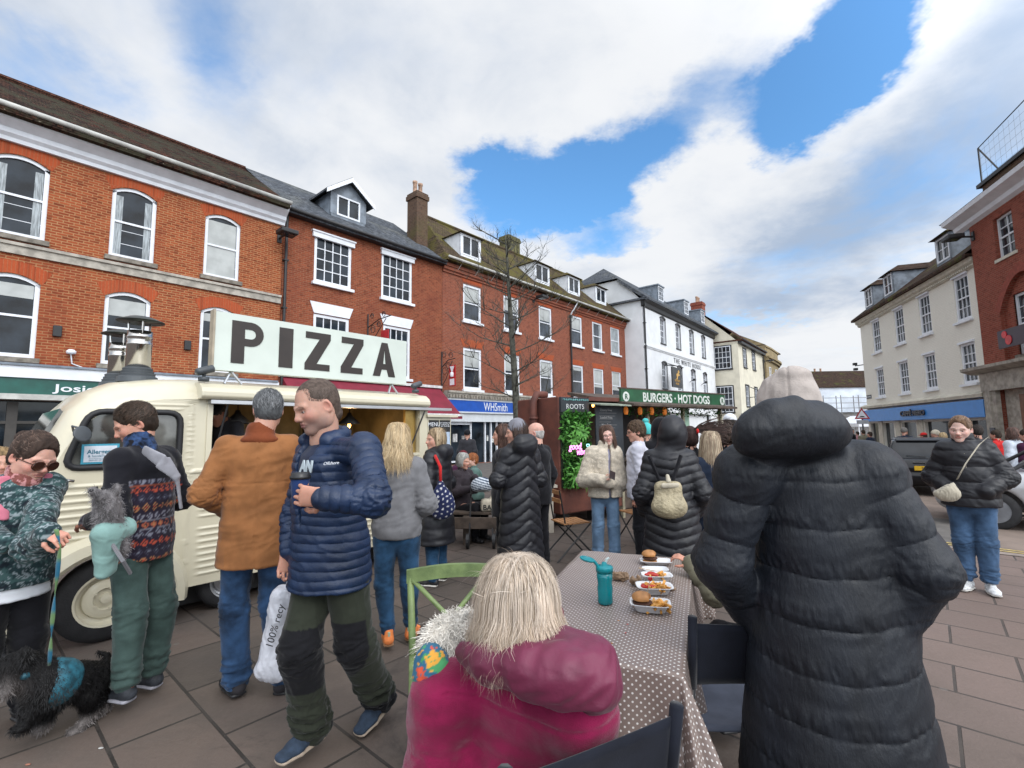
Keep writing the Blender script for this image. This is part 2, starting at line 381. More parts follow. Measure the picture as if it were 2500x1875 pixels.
def roof(par,x0,x1,ze,zr,yr,over,m,yb=None,hip0=0.,hip1=0.,half=None,th=.14,name='roof',gable=None,ov0=0.,ov1=0.):
    b=MB(); yb=yb if yb is not None else 2*yr+over
    e0,e1=x0-ov0,x1+ov1; ef=-over
    A=(e0,ef,ze);B=(e1,ef,ze);C_=(e1-hip1,yr,zr);D_=(e0+hip0,yr,zr);E=(e1,yb,ze);F_=(e0,yb,ze)
    if half:
        t=(half-ze)/(zr-ze); G=(e0,ef+(yr-ef)*t,half); G2=(e0,yb+(yr-yb)*t,half)
        b.quad(A,B,C_,D_,G); b.quad(E,F_,G2,D_,C_); b.quad(G2,G,D_)
        b.quad(A,G,(G[0],G[1],G[2]-.3),(A[0],A[1],A[2]-.3))
    else: b.quad(A,B,C_,D_); b.quad(E,F_,D_,C_)
    if hip1: b.quad(B,E,C_)
    if hip0 and not half: b.quad(F_,A,D_)
    lo=lambda p:(p[0],p[1],p[2]-th)
    b.quad(lo(A),lo(F_),lo(E),lo(B)); b.quad(A,lo(A),lo(B),B); b.quad(E,lo(E),lo(F_),F_)
    b.quad(B,lo(B),lo(E),E); b.quad(F_,lo(F_),lo(A),A)
    o=b.build(name,m,par)
    if gable:
        g=MB()
        if not hip0: g.quad((x0,yb,ze-.02),(x0,-.0,ze-.02),(x0,yr,zr-.06))
        if not hip1: g.quad((x1,0.,ze-.02),(x1,yb,ze-.02),(x1,yr,zr-.06))
        g.build('gable_wall',gable,par)
    return o
def dormer(par,x0,x1,z0,z1,slope,ze,over,mr,ms,style='hip',cols=1,rows=2,casement=True,extra=.14):
    """dormer whose face stands where the roof surface is at z0; slope=dz/dy"""
    yf=(z0-.12-ze)/slope-over; yb=(z1+.1-ze)/slope-over
    d=MB(); e=extra
    # cheeks
    for x in (x0-e,x1+e-.05):
        d.prism([(yf,z0-.12),(yf,z1+.05),(yb,z1+.05)],x,x+.05,ax='x')
    d.box(x0-e,x1+e,yf,yf+.04,z0-.16,z0); d.box(x0-e,x0,yf-.01,yf+.06,z0,z1+.05); d.box(x1,x1+e,yf-.01,yf+.06,z0,z1+.05); d.box(x0,x1,yf-.01,yf+.06,z1,z1+.06)
    o=d.build('dormer',ms,par)
    window(o,x0,x1,z0,z1,yf-.02,cols,rows,fw=.07,sill=0,rail=False,casement=casement,bar=.03)
    r=MB(); v=.22; xa,xb=x0-e-v*.6,x1+e+v*.6; xm=(x0+x1)/2; zt=z1+.06; hh=.5
    if style=='hip':
        zp=zt+hh; yp=yf+.55; ybk=(zp-ze)/slope-over
        r.quad((xa,yf-v,zt),(xb,yf-v,zt),(xm,yp,zp)); r.quad((xb,yf-v,zt),(xb,yb+.1,zt),(xm,ybk,zp),(xm,yp,zp)); r.quad((xa,yf-v,zt),(xm,yp,zp),(xm,ybk,zp),(xa,yb+.1,zt))
        r.quad((xa,yf-v,zt),(xa,yb+.1,zt),(xb,yb+.1,zt),(xb,yf-v,zt))
        r.build('dormer_roof',mr,o)
    elif style=='flat':
        r.box(x0-e-.08,x1+e+.08,yf-.1,(zt+.1-ze)/slope-over,zt-.02,zt+.08); r.build('dormer_roof',mr,o)
    elif style=='gable':
        hh=.75; zp=zt+hh; ybk=(zp-ze)/slope-over
        for sgn,xo in ((-1,x0-e-.3),(1,x1+e+.3)):
            zo=zt-.14; zi=zp
            r.prism([(xo,zo),(xm,zi),(xm,zi+.09),(xo,zo+.09)],yf-.25,ybk)
        r.build('dormer_roof',mr,o)
        g=MB(); 
        for sgn,xo in ((-1,x0-e-.3),(1,x1+e+.3)): g.prism([(xo,zt-.26),(xm,zp-.14),(xm,zp+.06),(xo,zt-.07)],yf-.29,yf-.255)
        g.build('barge_board',M_white,o)
        q=MB(); q.prism([(x0-e,zt-.01),(x1+e,zt-.01),(xm,zp-.05)],yf,yf+.05); q.build('dormer_gable',ms,o)
    return o
def chimney(par,x0,x1,y0,y1,z0,z1,m,pots=2,potm=None,moss=False):
    b=MB(); b.box(x0,x1,y0,y1,z0,z1-.35); b.box(x0-.06,x1+.06,y0-.06,y1+.06,z1-.35,z1-.12); b.box(x0-.02,x1+.02,y0-.02,y1+.02,z1-.12,z1)
    o=b.build('chimney',m,par)
    for k in range(pots):
        x=x0+(x1-x0)*(k+.5)/pots; p=MB(); p.lathe([(.13,0),(.11,.1),(.105,.55),(.13,.58),(.13,.68),(.09,.68),(.085,.3)],14,c=(x,(y0+y1)/2,z1-.01)); p.build('chimney_pot',potm or M_pot,o,smooth=True)
    return o
def gutter(par,x0,x1,y,z,m,r=.07):
    b=MB(); b.tube([(x0,y,z),(x1,y,z)],r,8); return b.build('gutter',m,par,smooth=True)
def pipe(par,x,y,z0,z1,m,r=.05,hopper=False):
    b=MB(); b.tube([(x,y,z0),(x,y,z1)],r,8); z=z0+.8
    while z<z1: b.box(x-r*1.5,x+r*1.5,y-r*1.2,y+.1,z,z+.05); z+=1.8
    if hopper: b.prism([(x-.09,z1-.05),(x+.09,z1-.05),(x+.17,z1+.28),(x-.17,z1+.28)],y-.12,y+.12)
    return b.build('drainpipe',m,par)
ROW,RZ=frame_at((-2.1,24.5),41)
RZ=R_(90-41)
# ---------------- A: orange brick building with white cornice ----------------
A=empty('brick_building',ROW,RZ,'orange brick building with white moulded cornice and arched sash windows, left of the row','building')
ax=[-19.4,-17.06,-14.65,-12.24]
hol=[(a,a+1.08,6.85,9.06,.2) for a in ax]+[(a,a+1.08,3.66,5.85,.2) for a in ax]+[(-19.6,-13.1,.45,2.55),(-12.3,-10.3,.45,2.55)]
wall(A,-22.,-9.72,-.3,9.6,hol,M_brA,9.)
for i,a in enumerate(ax):
    window(A,a,a+1.08,6.85,9.06,.05,1,1,.2,.1,blind=(.0,0,0,1.)[i],curt=(1,1,1,0)[i],sill=.08,sm=M_stoned,bars=2,gm=M_glass)
    window(A,a,a+1.08,3.66,5.85,.05,1,1,.2,.1,blind=(.3,.25,.32,.2)[i],sill=.08,sm=M_stoned)
    for zt in (9.06,5.85):
        b=MB(); n=12
        for k in range(n):
            t0,t1=k/n,(k+1)/n
            f=lambda t,o:(a-.03+(1.14)*t+(t-.5)*o*1.0, zt-.2+.2*(1-(2*t-1)**2)+o*1.0)
            p,q=f(t0,0.004),f(t1,0.004); r,s=f(t1,.34),f(t0,.34)
            b.prism([p,q,r,s],-.004,.05)
        b.build('brick_arch',M_rub,A)
b=MB(); b.box(-22.,-9.74,-.07,.02,6.36,6.58); b.box(-22.,-9.74,-.12,.02,6.58,6.66); b.build('string_course',M_stone,A)
prof=[(.02,9.32),(-.10,9.32),(-.12,9.42),(-.20,9.5),(-.22,9.62),(-.42,9.78),(-.44,9.86),(-.56,9.9),(-.6,10.0),(.02,10.0)]
b=MB(); b.prism(prof,-22.,-9.7,ax='x'); b.build('cornice',M_white,A)
gutter(A,-22.,-9.7,-.62,10.03,mat('old_white_gutter',(.5,.5,.47),.6,.2,2),.075)
roof(A,-22.,-9.75,9.97,13.1,4.0,.62,M_tileA,yb=8.9,gable=M_brA)
b=MB(); b.tube([(-22.,4.,13.12),(-9.75,4.,13.12)],.11,6); b.build('ridge_tile',M_tileR,A)
b=MB(); b.box(-22.,-9.9,-.55,.0,3.10,3.4); b.build('shop_cornice',M_white,A)
b=MB(); b.box(-22.,-9.95,-.6,-.1,3.401,3.46); b.build('fascia_roof',M_lead,A)
M_green=mat('green_fascia',(.006,.09,.07),.4,.15,3)
b=MB(); b.box(-22.,-10.,-.5,.02,2.69,3.10); b.build('shop_sign',M_green,A)
b=MB(); b.box(-22.,-9.95,-.53,.02,2.55,2.69); b.build('shop_frame',mat('grey_trim',(.5,.5,.47),.6),A)
text('sign_lettering','Josie\'s',.27,M_white,A,(-15.05,-.505,2.87),sx=1.65,bold=.004)
b=MB(); b.box(-22,-9.95,.02,.1,.0,.45); b.box(-16.4,-16.2,-.05,.1,.45,2.5); b.box(-13.2,-12.3,-.05,.1,.0,2.5); b.box(-14.8,-14.68,-.05,.1,.45,2.5); b.box(-22,-10.2,-.04,.1,1.95,2.02); build_each(b,'shop_frame_bar',mat('dark_bronze_frame',(.05,.045,.04),.5),A)
b=MB(); b.box(-19.6,-13.1,.10,.12,.45,2.55); b.build('shop_window',M_glass,A)
for x in (-15.6,-12.58): b=MB(); b.box(x-.08,x+.1,-.1,0,4.3,4.6); b.build('alarm_box',M_black,A,bevel=.015)
b=MB(); b.lathe([(.03,-.06),(.1,-.04),(.11,.02),(.06,.07),(.0,.08)],16,c=(-15.29,-.13,3.9)); b.tube([(-15.29,-.12,3.85),(-15.25,-.03,3.6),(-15.,-.02,3.5),(-14.2,-.02,3.5)],.018,6); b.build('security_camera',M_white,A,smooth=True)
pipe(A,-9.62,-.1,0,9.9,M_black,.055)
# ---------------- B: darker brick with sash windows, dormer, awning ----------------
B=empty('brick_building',ROW,RZ,'dark red brick building with slate roof, one white gabled dormer and a maroon awning','building')
hol=[(-8.5,-6.9,7.5,9.45),(-5.45,-3.8,7.5,9.6),(-8.46,-6.95,4.0,6.25),(-5.32,-3.88,4.0,6.3),(-9.2,-3.,.3,2.6)]
wall(B,-9.7,-1.98,-.3,9.85,hol,M_brB,9.)
for (a,c,e,f) in hol[:4]: 
    window(B,a,c,e,f,.03,4,4 if e>6 else 4,0,.12,sill=.07,gm=M_glass,bar=.035,rail=False)
b=MB()
for a,c,z in ((-8.6,-6.8,9.3),(-5.5,-3.72,9.45)): b.box(a,c,-.09,.0,z,z+.22); b.box(a-.04,c+.04,-.13,.0,z+.2,z+.26)
for a,c,z in ((-8.46,-6.95,6.27),(-5.33,-3.88,6.32)): b.prism([(a,z),(c,z),(c+.16,z+.44),(a-.16,z+.44)],-.03,.01)
build_each(b,'lintel',M_white,B)
roof(B,-9.72,-1.95,9.95,13.3,4.2,.35,M_slate,yb=8.9,gable=M_brB)
gutter(B,-9.72,-2.,-.4,9.93,M_black)
b=MB(); b.box(-9.7,-2.,-.3,0,9.8,9.86); b.build('soffit',M_black,B)
dormer(B,-7.15,-6.05,10.95,11.85,3.35/4.55,9.95,.35,M_slate,M_lead,'gable',1,1,True,.3)
ch=chimney(B,-2.55,-1.85,1.3,2.1,11.,14.0,M_brCh,2)
# awning
M_awn=mat('maroon_awning',(.19,.012,.03),.75,.12,3,.15,60)
b=MB(); b.prism([(-.02,3.72),(-1.6,2.38),(-1.62,2.33),(-.02,3.64)],-9.6,-2.2,ax='x'); b.box(-9.6,-2.2,-1.68,-1.6,2.18,2.37)
b.quad((-2.2,-.02,3.66),(-2.2,-1.6,2.33),(-2.2,-.02,2.33)); b.quad((-9.6,-.02,3.66),(-9.6,-.02,2.33),(-9.6,-1.6,2.33)); aw=b.build('awning',M_awn,B)
b=MB(); b.box(-9.65,-2.15,-1.7,-1.68,2.3,2.4); b.box(-9.7,-2.1,-.18,-.02,3.68,3.8); b.build('awning_rail',mat('white_metal',(.7,.7,.7),.4),aw)
b=MB(); b.box(-9.2,-3.,.1,.12,.3,2.6); b.build('shop_window',M_glass,B)
b=MB(); b.box(-9.5,-2.2,-.05,.05,2.6,3.4); b.build('shop_sign',mat('maroon_board',(.17,.015,.03),.5),B)
b=MB(); b.box(-9.15,-8.95,-.12,0,3.75,4.0); b.build('meter_box',mat('grey_box',(.4,.42,.45),.5),B)
# iron brackets on B
def scroll_bracket(parent_name,label,s,z,L,h,m=M_iron,board=None):
    P=empty(parent_name,ROW,RZ,label,'bracket')
    b=MB(); b.tube([(s,-.04,z-h*.6),(s,-.04,z+h*.55)],.03,6)
    b.tube([(s,-.04,z+h*.1),(s,-L*.5,z+h*.28),(s,-L,z+h*.3)],.022,6)
    b.tube([(s,-.04,z-h*.45),(s,-L*.35,z-h*.25),(s,-L*.8,z+h*.25)],.018,6)
    for (cy,cz,r) in ((-L*.25,z,h*.15),(-L*.5,z+.12*h,h*.11),(-L*.7,z+.4*h,h*.1),(-L*.2,z+.45*h,h*.1)):
        b.tube([(s,cy+r*(1-k*.03)*math.cos(k*.5),cz+r*(1-k*.03)*math.sin(k*.5)) for k in range(20)],.014,5)
    b.build('ironwork',m,P); return P
br1=scroll_bracket('sign_bracket','curly black iron bracket with a small red sign above the pizza sign',-6.1,5.9,1.7,1.3)
b=MB(); b.box(-6.12,-6.08,-1.55,-1.05,5.3,5.75); b.build('hanging_sign',mat('red_sign',(.45,.015,.02),.4),br1)
br2=scroll_bracket('sign_bracket','black iron bracket with a narrow red and white board beside the blue shop sign',-2.02,4.55,1.0,1.7)
b=MB(); b.box(-2.03,-2.0,-1.02,-.58,3.75,4.75); hb=b.build('hanging_sign',mat('red_sign',(.45,.015,.02),.4),br2)
b=MB(); b.box(-2.05,-2.035,-.95,-.65,3.8,4.1); b.prism([(-.95,4.7),(-.8,4.35),(-.65,4.7)],-2.05,-2.035,ax='x'); b.lathe([(.01,-.12),(.09,-.1),(.11,0),(.09,.1),(.01,.12)],12,c=(-2.04,-.8,4.3)); b.build('sign_panel',M_white,hb)
# ---------------- C: long red brick building with mossy roof ----------------
Cb=empty('brick_building',ROW,RZ,'long red brick building with mossy tiled roof and four dormers above the blue stationer shop','building')
ux=[(-.56,.76),(2.57,3.9),(5.81,7.14),(9.3,10.68),(12.02,13.4),(14.63,16.01)]
hol=[(a,c,7.3,9.27+.03*i) for i,(a,c) in enumerate(ux)]+[(a,c,3.75,5.9+.03*i) for i,(a,c) in enumerate(ux)]+[(-1.7,8.2,.0,2.1),(9.3,16.5,.3,2.6)]
wall(Cb,-1.96,17.6,-.3,10.0,hol,M_brC,9.)
for i,h in enumerate(hol[:12]):
    a,c,e,f=h; window(Cb,a,c,e,f,.04,1,1,0,.13,blind=(.44,.40,.42,.42,0,0,.44,.42,.44,.12,.62,.66)[i],curt=(0,0,0,0,1,2,0,0,0,0,0,0)[i],sill=.075,gm=M_glass2)
b=MB()
for (a,c) in ux:
    for z in (9.36,5.98): b.prism([(a-.02,z),(c+.02,z),(c+.2,z+.36),(a-.2,z+.36)],-.006,.02)
build_each(b,'brick_arch',M_rub,Cb)
b=MB(); b.box(-1.96,17.6,-.07,.0,9.55,9.68); b.box(-1.96,17.6,-.14,.0,9.68,9.85); b.box(-1.96,17.6,-.2,.0,9.85,10.02); b.build('brick_cornice',M_brC,Cb)
sl=4.0/4.5
roof(Cb,-1.96,17.9,10.2,14.45,4.2,.45,M_tileC,yb=8.9,hip0=2.1,gable=M_brCh,ov0=.05)
b=MB(); b.tube([(.2,4.2,14.47),(17.8,4.2,14.47)],.12,6); b.build('ridge_tile',M_tileC,Cb)
gutter(Cb,-1.96,17.9,-.5,10.2,mat('old_white_gutter'),.065)
b=MB()
for k in range(16): x=-1.+k*1.22; b.tube([(x,-.5,10.17),(x-.05,-.08,9.75)],.018,5)
b.build('gutter_bracket',mat('old_white_gutter'),Cb)
sl=4.25/4.65
for (a,c,z0) in ((-.18,1.3,11.0),(6.35,7.9,11.2),(10.22,11.68,11.3),(14.15,15.7,11.45)):
    sh_=.86
    dormer(Cb,a*1.0-.25+.0,c-.45,z0-.08,z0+1.0,sl,10.2,.45,M_tileC,M_white,'hip',1,1,True,.12)
chimney(Cb,8.3,9.6,4.6,5.5,13.,16.0,M_terr,0)
pipe(Cb,9.16,-.1,3.,9.3,M_black,.06); b=MB(); b.tube([(9.16,-.1,9.3),(9.4,-.3,9.8),(9.5,-.48,10.2)],.055,8); b.build('downpipe_bend',M_white,Cb)
# shopfront
b=MB(); b.box(-1.9,8.9,-.35,.0,3.25,3.5); b.box(-1.9,8.9,-.42,-.05,3.5,3.6); b.build('shop_cornice',M_stone,Cb)
b=MB(); 
for k in range(54): x=-1.85+k*.2; b.box(x,x+.1,-.40,-.351,3.28,3.42)
b.build('dentils',M_stoned,Cb)
b=MB(); b.box(-1.85,8.8,-.28,.0,2.6,3.16); b.build('shop_sign',mat('blue_fascia',(.012,.085,.42),.4,.08),Cb)
b=MB(); b.box(-1.9,8.85,-.3,.0,2.53,2.6); b.box(-1.9,8.85,-.2,.0,2.1,2.53); b.box(-1.9,8.85,-.3,.0,3.16,3.25); b.build('shop_frame',mat('pale_fascia',(.6,.63,.66),.5,.05),Cb)
text('sign_lettering','WHSmith',.62,M_white,Cb,(1.55,-.29,2.86),sx=.74,bold=.0)
b=MB()
for x0,x1,z0,z1 in ((-1.7,-.9,.1,.18),(.95,1.02,0,2.1),(1.4,1.48,0,2.1),(1.85,1.93,0,2.1),(2.3,2.4,0,2.1),(3.2,3.3,0,2.1),(-.1,-.02,0,2.1),(-1.8,-1.7,0,2.1),(2.3,3.3,.35,.42),(4.6,4.7,0,2.1),(-1.7,0,1.95,2.1)): b.box(x0,x1,-.03,.06,z0,z1)
b.box(2.35,3.25,-.02,.06,0,.35); build_each(b,'door_frame',M_white,Cb)
b=MB(); b.box(-1.7,8.2,.10,.12,.0,2.1); b.build('shop_window',M_glass,Cb)
for i,(x,z,w_,h_,c_) in enumerate(((2.45,1.1,.25,.9,(.03,.12,.4)),(2.8,1.3,.34,.45,(.02,.28,.45)),(2.8,.7,.34,.5,(.5,.08,.12)),(2.45,1.95,.3,.1,(.6,.6,.6)),(-1.2,1.1,.3,.4,(.5,.5,.5)),(1.2,1.1,.12,.3,(.65,.65,.62)),(1.6,1.0,.14,.35,(.65,.65,.62)),(-.6,.9,.25,.5,(.3,.28,.27)))):
    b=MB(); b.box(x,x+w_,.085,.095,z,z+h_); b.build('poster',mat('poster_%d'%i,c_,.4,.4,9),Cb)
# wall lamps (floodlights)
def flood(P,rz,label,L=.5):
    f=empty('floodlight',P,rz,label,'floodlight'); b=MB(); b.box(-.3,.3,-.95,-.4,-.08,.08); b.build('lamp_housing',M_iron,f,bevel=.03)
    b=MB(); b.tube([(0,.0,-.05),(0,-.45,0)],.04,8); b.box(-.08,.08,-.05,.0,-.2,.15); b.build('arm',M_iron,f); b=MB(); b.box(-.2,.2,-.85,-.5,-.095,-.081); b.build('glass',M_glass2,f); return f
def rowpt(s,z,out=0.): return Vector((-2.1,24.5,z))+DX*s-NX*out
flood(rowpt(-9.85,8.85),RZ,'black floodlight high on the wall beside the drainpipe of the orange brick building')
flood(rowpt(5.3,9.6),RZ,'black floodlight under the gutter of the long red brick building')
# ---------------- D: white building ----------------
D_=empty('white_building',(10.15,36.3,0),R_(90-39),'white rendered pub with black trimmed arched windows, slate roof and three lead dormers','building')
wx=[3.55,7.1,10.65,14.2]
L=18.2
hol=[(a,a+1.1,8.75,10.95,.18) for a in wx]+[(a,a+1.1,4.95,7.15,.18) for a in wx]+[(1.,16.,.4,3.)]
wall(D_,0,L,-.3,11.6,hol,M_render,9.,rev=.2)
for h in hol[:8]: window(D_,h[0]+.02,h[1]-.02,h[2],h[3]-.02,.12,3,4,.18,.07,gm=M_glass2,sill=.08,sm=M_black,bar=.03,rail=True)
for h in hol[:8]:
    b=MB(); n=8; a,c,e,f=h[:4]
    for k in range(n):
        g=lambda t,o:(a+(c-a)*t+(t-.5)*o*1.2, f-.18+.18*(1-(2*t-1)**2)+o)
        p,q=g(k/n,0),g((k+1)/n,0); r,s=g((k+1)/n,.12),g(k/n,.12); b.prism([p,q,r,s],-.06,.05)
    b.box(c,c+.1,-.02,.02,e,f-.1)
    b.build('window_surround',M_black,D_)
b=MB(); b.box(-.02,L,-.12,0,8.05,8.18); b.box(-.02,L,-.06,0,7.95,8.05); b.build('string_course',M_render,D_)
b=MB(); b.prism([(.02,11.1),(-.15,11.2),(-.2,11.45),(-.5,11.62),(-.5,11.8),(.02,11.8)],-.1,L+.2,ax='x'); b.build('eaves',M_black,D_)
roof(D_,0,L,11.75,15.6,4.2,.55,M_slate,yb=9.,hip0=2.2,half=13.7,gable=M_render,ov0=.25,ov1=.25)
b=MB(); b.quad((0,0,11.6),(0,9,11.6),(0,6.7,13.62),(0,1.75,13.62)); b.build('gable_wall',M_render,D_)
sl=3.85/4.75
for a in (5.0,11.4,16.4): dormer(D_,a-.2,a+.95,12.75,14.0,sl,11.75,.55,M_lead,M_lead,'flat',3,3,False,.08)
text('wall_lettering','THE WHITE HORSE',.62,mat('grey_letter',(.06,.06,.065),.5),D_,(9.9,-.02,7.55),sx=1.0,spacing=1.42,ext=.012)
pipe(D_,.15,-.12,0,11.2,M_black,.08,True)
ch=chimney(D_,L+.1,L+1.2,1.,2.2,11.8,15.5,M_brI,3)
for x in (6.3,10.0,13.4):
    b=MB(); b.tube([(x,-.05,5.9),(x,-.45,6.15)],.03,5); b.box(x-.12,x+.12,-.6,-.4,6.0,6.2); b.build('wall_lamp',M_iron,D_)
sg=empty('pub_sign',(10.15,36.3,0),R_(90-39),'black hanging pub sign with a gold rearing horse on the white building','sign')
b=MB(); b.box(3.0,5.1,-1.05,-.95,4.95,6.6); b.build('board',mat('sign_black',(.015,.016,.018),.4),sg,rot=(0,0,0))
b=MB(); b.tube([(2.4,-1.,6.75),(5.7,-1.,6.75)],.04,6); b.tube([(4.,-.0,6.9),(4.,-1.0,6.75)],.04,6); b.tube([(3.2,-1.,6.6),(3.2,-1.,6.75)],.02,5); b.tube([(4.9,-1.,6.6),(4.9,-1.,6.75)],.02,5); b.build('bracket',M_iron,sg)
M_gold=mat('gold_paint',(.62,.36,.08),.45,.1)
b=MB(); hp=[(3.75,5.62),(3.95,5.75),(3.85,5.95),(3.95,6.1),(4.2,6.15),(4.25,6.3),(4.4,6.42),(4.5,6.36),(4.62,6.25),(4.55,6.2),(4.42,6.22),(4.42,6.1),(4.62,6.05),(4.6,5.98),(4.35,5.95),(4.2,5.88),(4.12,5.75),(4.15,5.6),(4.05,5.62),(4.02,5.72),(3.9,5.6)]
b.prism(hp,-1.07,-1.051); b.build('horse_emblem',M_gold,sg)
text('sign_lettering','THE WHITE\nHORSE',.24,M_gold,sg,(4.05,-1.055,5.38),ext=.004)
# ---------------- E: cream gabled building ----------------
E0=Vector((10.15,36.3,0))+Vector((math.sin(R_(39)),math.cos(R_(39)),0))*18.7+Vector((math.cos(R_(39)),-math.sin(R_(39)),0))*2.3
E_=empty('cream_building',E0,R_(90-39),'cream gabled building with black framed sash windows beside the white pub','building')
hol=[(1.9,3.3,8.1,10.2),(6.0,7.4,8.2,10.3),(2.2,3.6,3.9,6.2),(6.2,7.6,4.0,6.2),(.8,8,.3,2.6)]
wall(E_,0,11.5,-.3,10.7,hol,M_cream,7.,rev=.12)
for h in hol[:4]:
    window(E_,h[0]+.05,h[1]-.05,h[2]+.05,h[3]-.05,.03,3,4,0,.06,gm=M_glass2,sill=.07,sm=M_black)
for h in hol[:4]:
    b=MB(); b.box(h[0]-.12,h[0]+.02,-.04,.02,h[2],h[3]); b.box(h[1]-.02,h[1]+.12,-.04,.02,h[2],h[3]); b.box(h[0]-.12,h[1]+.12,-.04,.02,h[3]-.02,h[3]+.12); b.build('window_surround',M_black,E_)
# gable-end windows (on the left end wall)
for (y0,y1,z0,z1) in ((.75,2.4,7.9,10.3),(.75,2.4,3.3,6.0)):
    b=MB(); b.box(-.04,.02,y0-.12,y0,z0-.1,z1+.1); b.box(-.04,.02,y1,y1+.12,z0-.1,z1+.1); b.box(-.04,.02,y0,y1,z1,z1+.12); b.box(-.1,.02,y0-.15,y1+.15,z0-.16,z0); b.build('window_surround',M_black,E_)
for (y0,y1,z0,z1) in ((.75,2.4,7.9,10.3),(.75,2.4,3.3,6.0)):
    o=window(E_,0,y1-y0,0,z1-z0,0,4,4,0,.07,gm=M_glass2,sill=0,bar=.035); o.location=(-.06,y1,z0); o.rotation_euler=(0,0,R_(-90))
b=MB(); b.quad((0,0,10.7),(0,7,10.7),(0,3.2,13.8)); b.build('gable_wall',M_cream,E_)
b=MB(); b.box(-.04,.0,.0,3.2,10.55,10.7); b.build('string_course',M_cream,E_)
roof(E_,0,11.5,10.85,14.0,3.2,.5,M_tileR,yb=7.,ov0=.12,ov1=.1)
gutter(E_,0,11.6,-.5,10.85,M_black,.09); b=MB(); b.box(0,11.5,-.4,0,10.45,10.8); b.build('soffit',M_black,E_)
pipe(E_,11.3,-.12,0,10.6,M_black,.07)
b=MB(); b.box(-.3,9.,-.8,.0,2.9,3.1); b.box(-.1,9.,-.5,0,2.6,2.9); b.build('shop_canopy',M_lead,E_)
b=MB(); b.tube([(2.,-.02,6.2),(3.,-2.2,5.0),(3.0,-.2,4.9)],.04,5); b.build('flagpole',M_iron,E_)
# ---------------- F: curved stone building ----------------
M_bath=brick_mat('yellow_stone_blocks',(.34,.27,.15),(.27,.21,.12),(.18,.14,.09),.9,.35,(.16,.13,.09),.5,.3,.01)
F0=E0+Vector((math.sin(R_(39)),math.cos(R_(39)),0))*11.8+Vector((-math.cos(R_(39)),math.sin(R_(39)),0))*-.3
Fb=empty('stone_building',F0,R_(90-39),'yellow stone building with a curved corner and parapet at the far end of the row','building')
def curved(z0,z1,off,m,name,holes=()):
    b=MB(); pts=[(0,0),(3.,-.1)]; 
    for k in range(0,13): a=R_(-90+k*9); pts.append((7.+9.*math.cos(a),9.+9.*math.sin(a)))
    q=[]
    for i,(x,y) in enumerate(pts):
        t=Vector((pts[min(i+1,len(pts)-1)][0]-pts[max(i-1,0)][0],pts[min(i+1,len(pts)-1)][1]-pts[max(i-1,0)][1],0)).normalized(); nrm=Vector((t.y,-t.x,0)); q.append((x+nrm.x*off,y+nrm.y*off))
    b.prism(q+[(14,18),(0,18)],z0,z1,ax='z'); return b.build(name,m,Fb)
curved(-.3,11.6,0,M_bath,'wall'); curved(9.9,10.2,.25,M_bath,'cornice'); curved(10.2,10.45,.45,M_bath,'cornice_top'); curved(11.6,11.8,.12,M_bath,'parapet_cap')
roof(Fb,0,10.,11.9,14.6,5.,0,M_tileN,yb=10.,hip1=4.,gable=M_bath)
for (x,y,a) in ((1.3,-.06,0),(4.9,-.1,0),(8.5,.12,10),(11.3,1.1,28),(13.6,2.9,45)):
    for z in (7.2,3.6):
        o=window(Fb,0,.95,0,2.,0,2,4,0,.07,sill=.06,gm=M_glass2); o.location=(x,y-.06,z); o.rotation_euler=(0,0,R_(a))
for z in (0,): 
    fl=flood(F0+Vector((-1.,-1.5,9.6)),R_(90-39),'grey floodlight arm at the corner of the cream building')
# ---------------- far street ----------------
G=empty('scaffolded_building',(33.5,56.,-.5),R_(0),'low white-sheeted building behind scaffolding with a mossy roof, far end of the street','building')
b=MB(); b.box(0,22,0,9,0,5.2); b.build('ground_floor',mat('dull_wall',(.3,.28,.26),.8),G)
b=MB(); b.box(0,22,-.3,9,5.2,9.3); b.build('white_sheeting',mat('white_sheet',(.66,.72,.80),.5,.12,.8,.3,2),G)
roof(G,0,22.,9.3,12.6,4.5,.5,M_tileN,yb=9.3,hip0=3.,hip1=.1)
b=MB(); b.box(14.5,17.,.5,3,10.,11.6); b.build('dormer',M_white,G)
b=MB(); b.box(1,14,-.35,-.2,3.2,4.1); b.build('shop_sign',mat('navy_board',(.015,.03,.08),.5),G)
sc_=MB()
for x in range(0,21,2):
    for y in (-1.6,-.8): sc_.tube([(x,y,0),(x,y,7.8)],.05,5)
for z in (2.2,4.6,5.8,6.6,7.4): sc_.tube([(-.5,-1.6,z),(21,-1.6,z)],.045,5)
for z in (2.2,4.9): sc_.box(-.5,21,-1.7,-.7,z-.35,z-.25)
for x in range(0,20,4): sc_.tube([(x,-1.6,0),(x+2,-1.6,4.6)],.045,5)
so=sc_.build('scaffolding',mat('galvanised_tube',(.22,.22,.23),.5,.2),None); so.location=(33.5,56,-.5); tag(so,'scaffolding with tubes and boards in front of the white-sheeted building','scaffolding')
G.scale=(1,1,.73); so.scale=(1,1,.73)
Hs=empty('red_brick_house',(35.3,62,-.5),R_(-8),'red brick gable house with grey roof and a pot-topped chimney beyond the scaffolding','house')
b=MB(); b.box(0,9,0,8,0,8.8); b.prism([(0,8.8),(9,8.8),(4.6,13.2)],0,8); b.build('wall',M_brI,Hs); 
b=MB(); b.prism([(-.4,8.5),(4.6,13.4),(4.6,13.6),(-.4,8.75)],-.1,9); b.prism([(4.6,13.4),(9.4,8.5),(9.4,8.75),(4.6,13.6)],-.1,9); b.build('roof',M_slate,Hs)
chimney(Hs,3.9,5.3,.1,1.0,12.,15.,M_brI,2); Hs.scale=(1,1,.62)
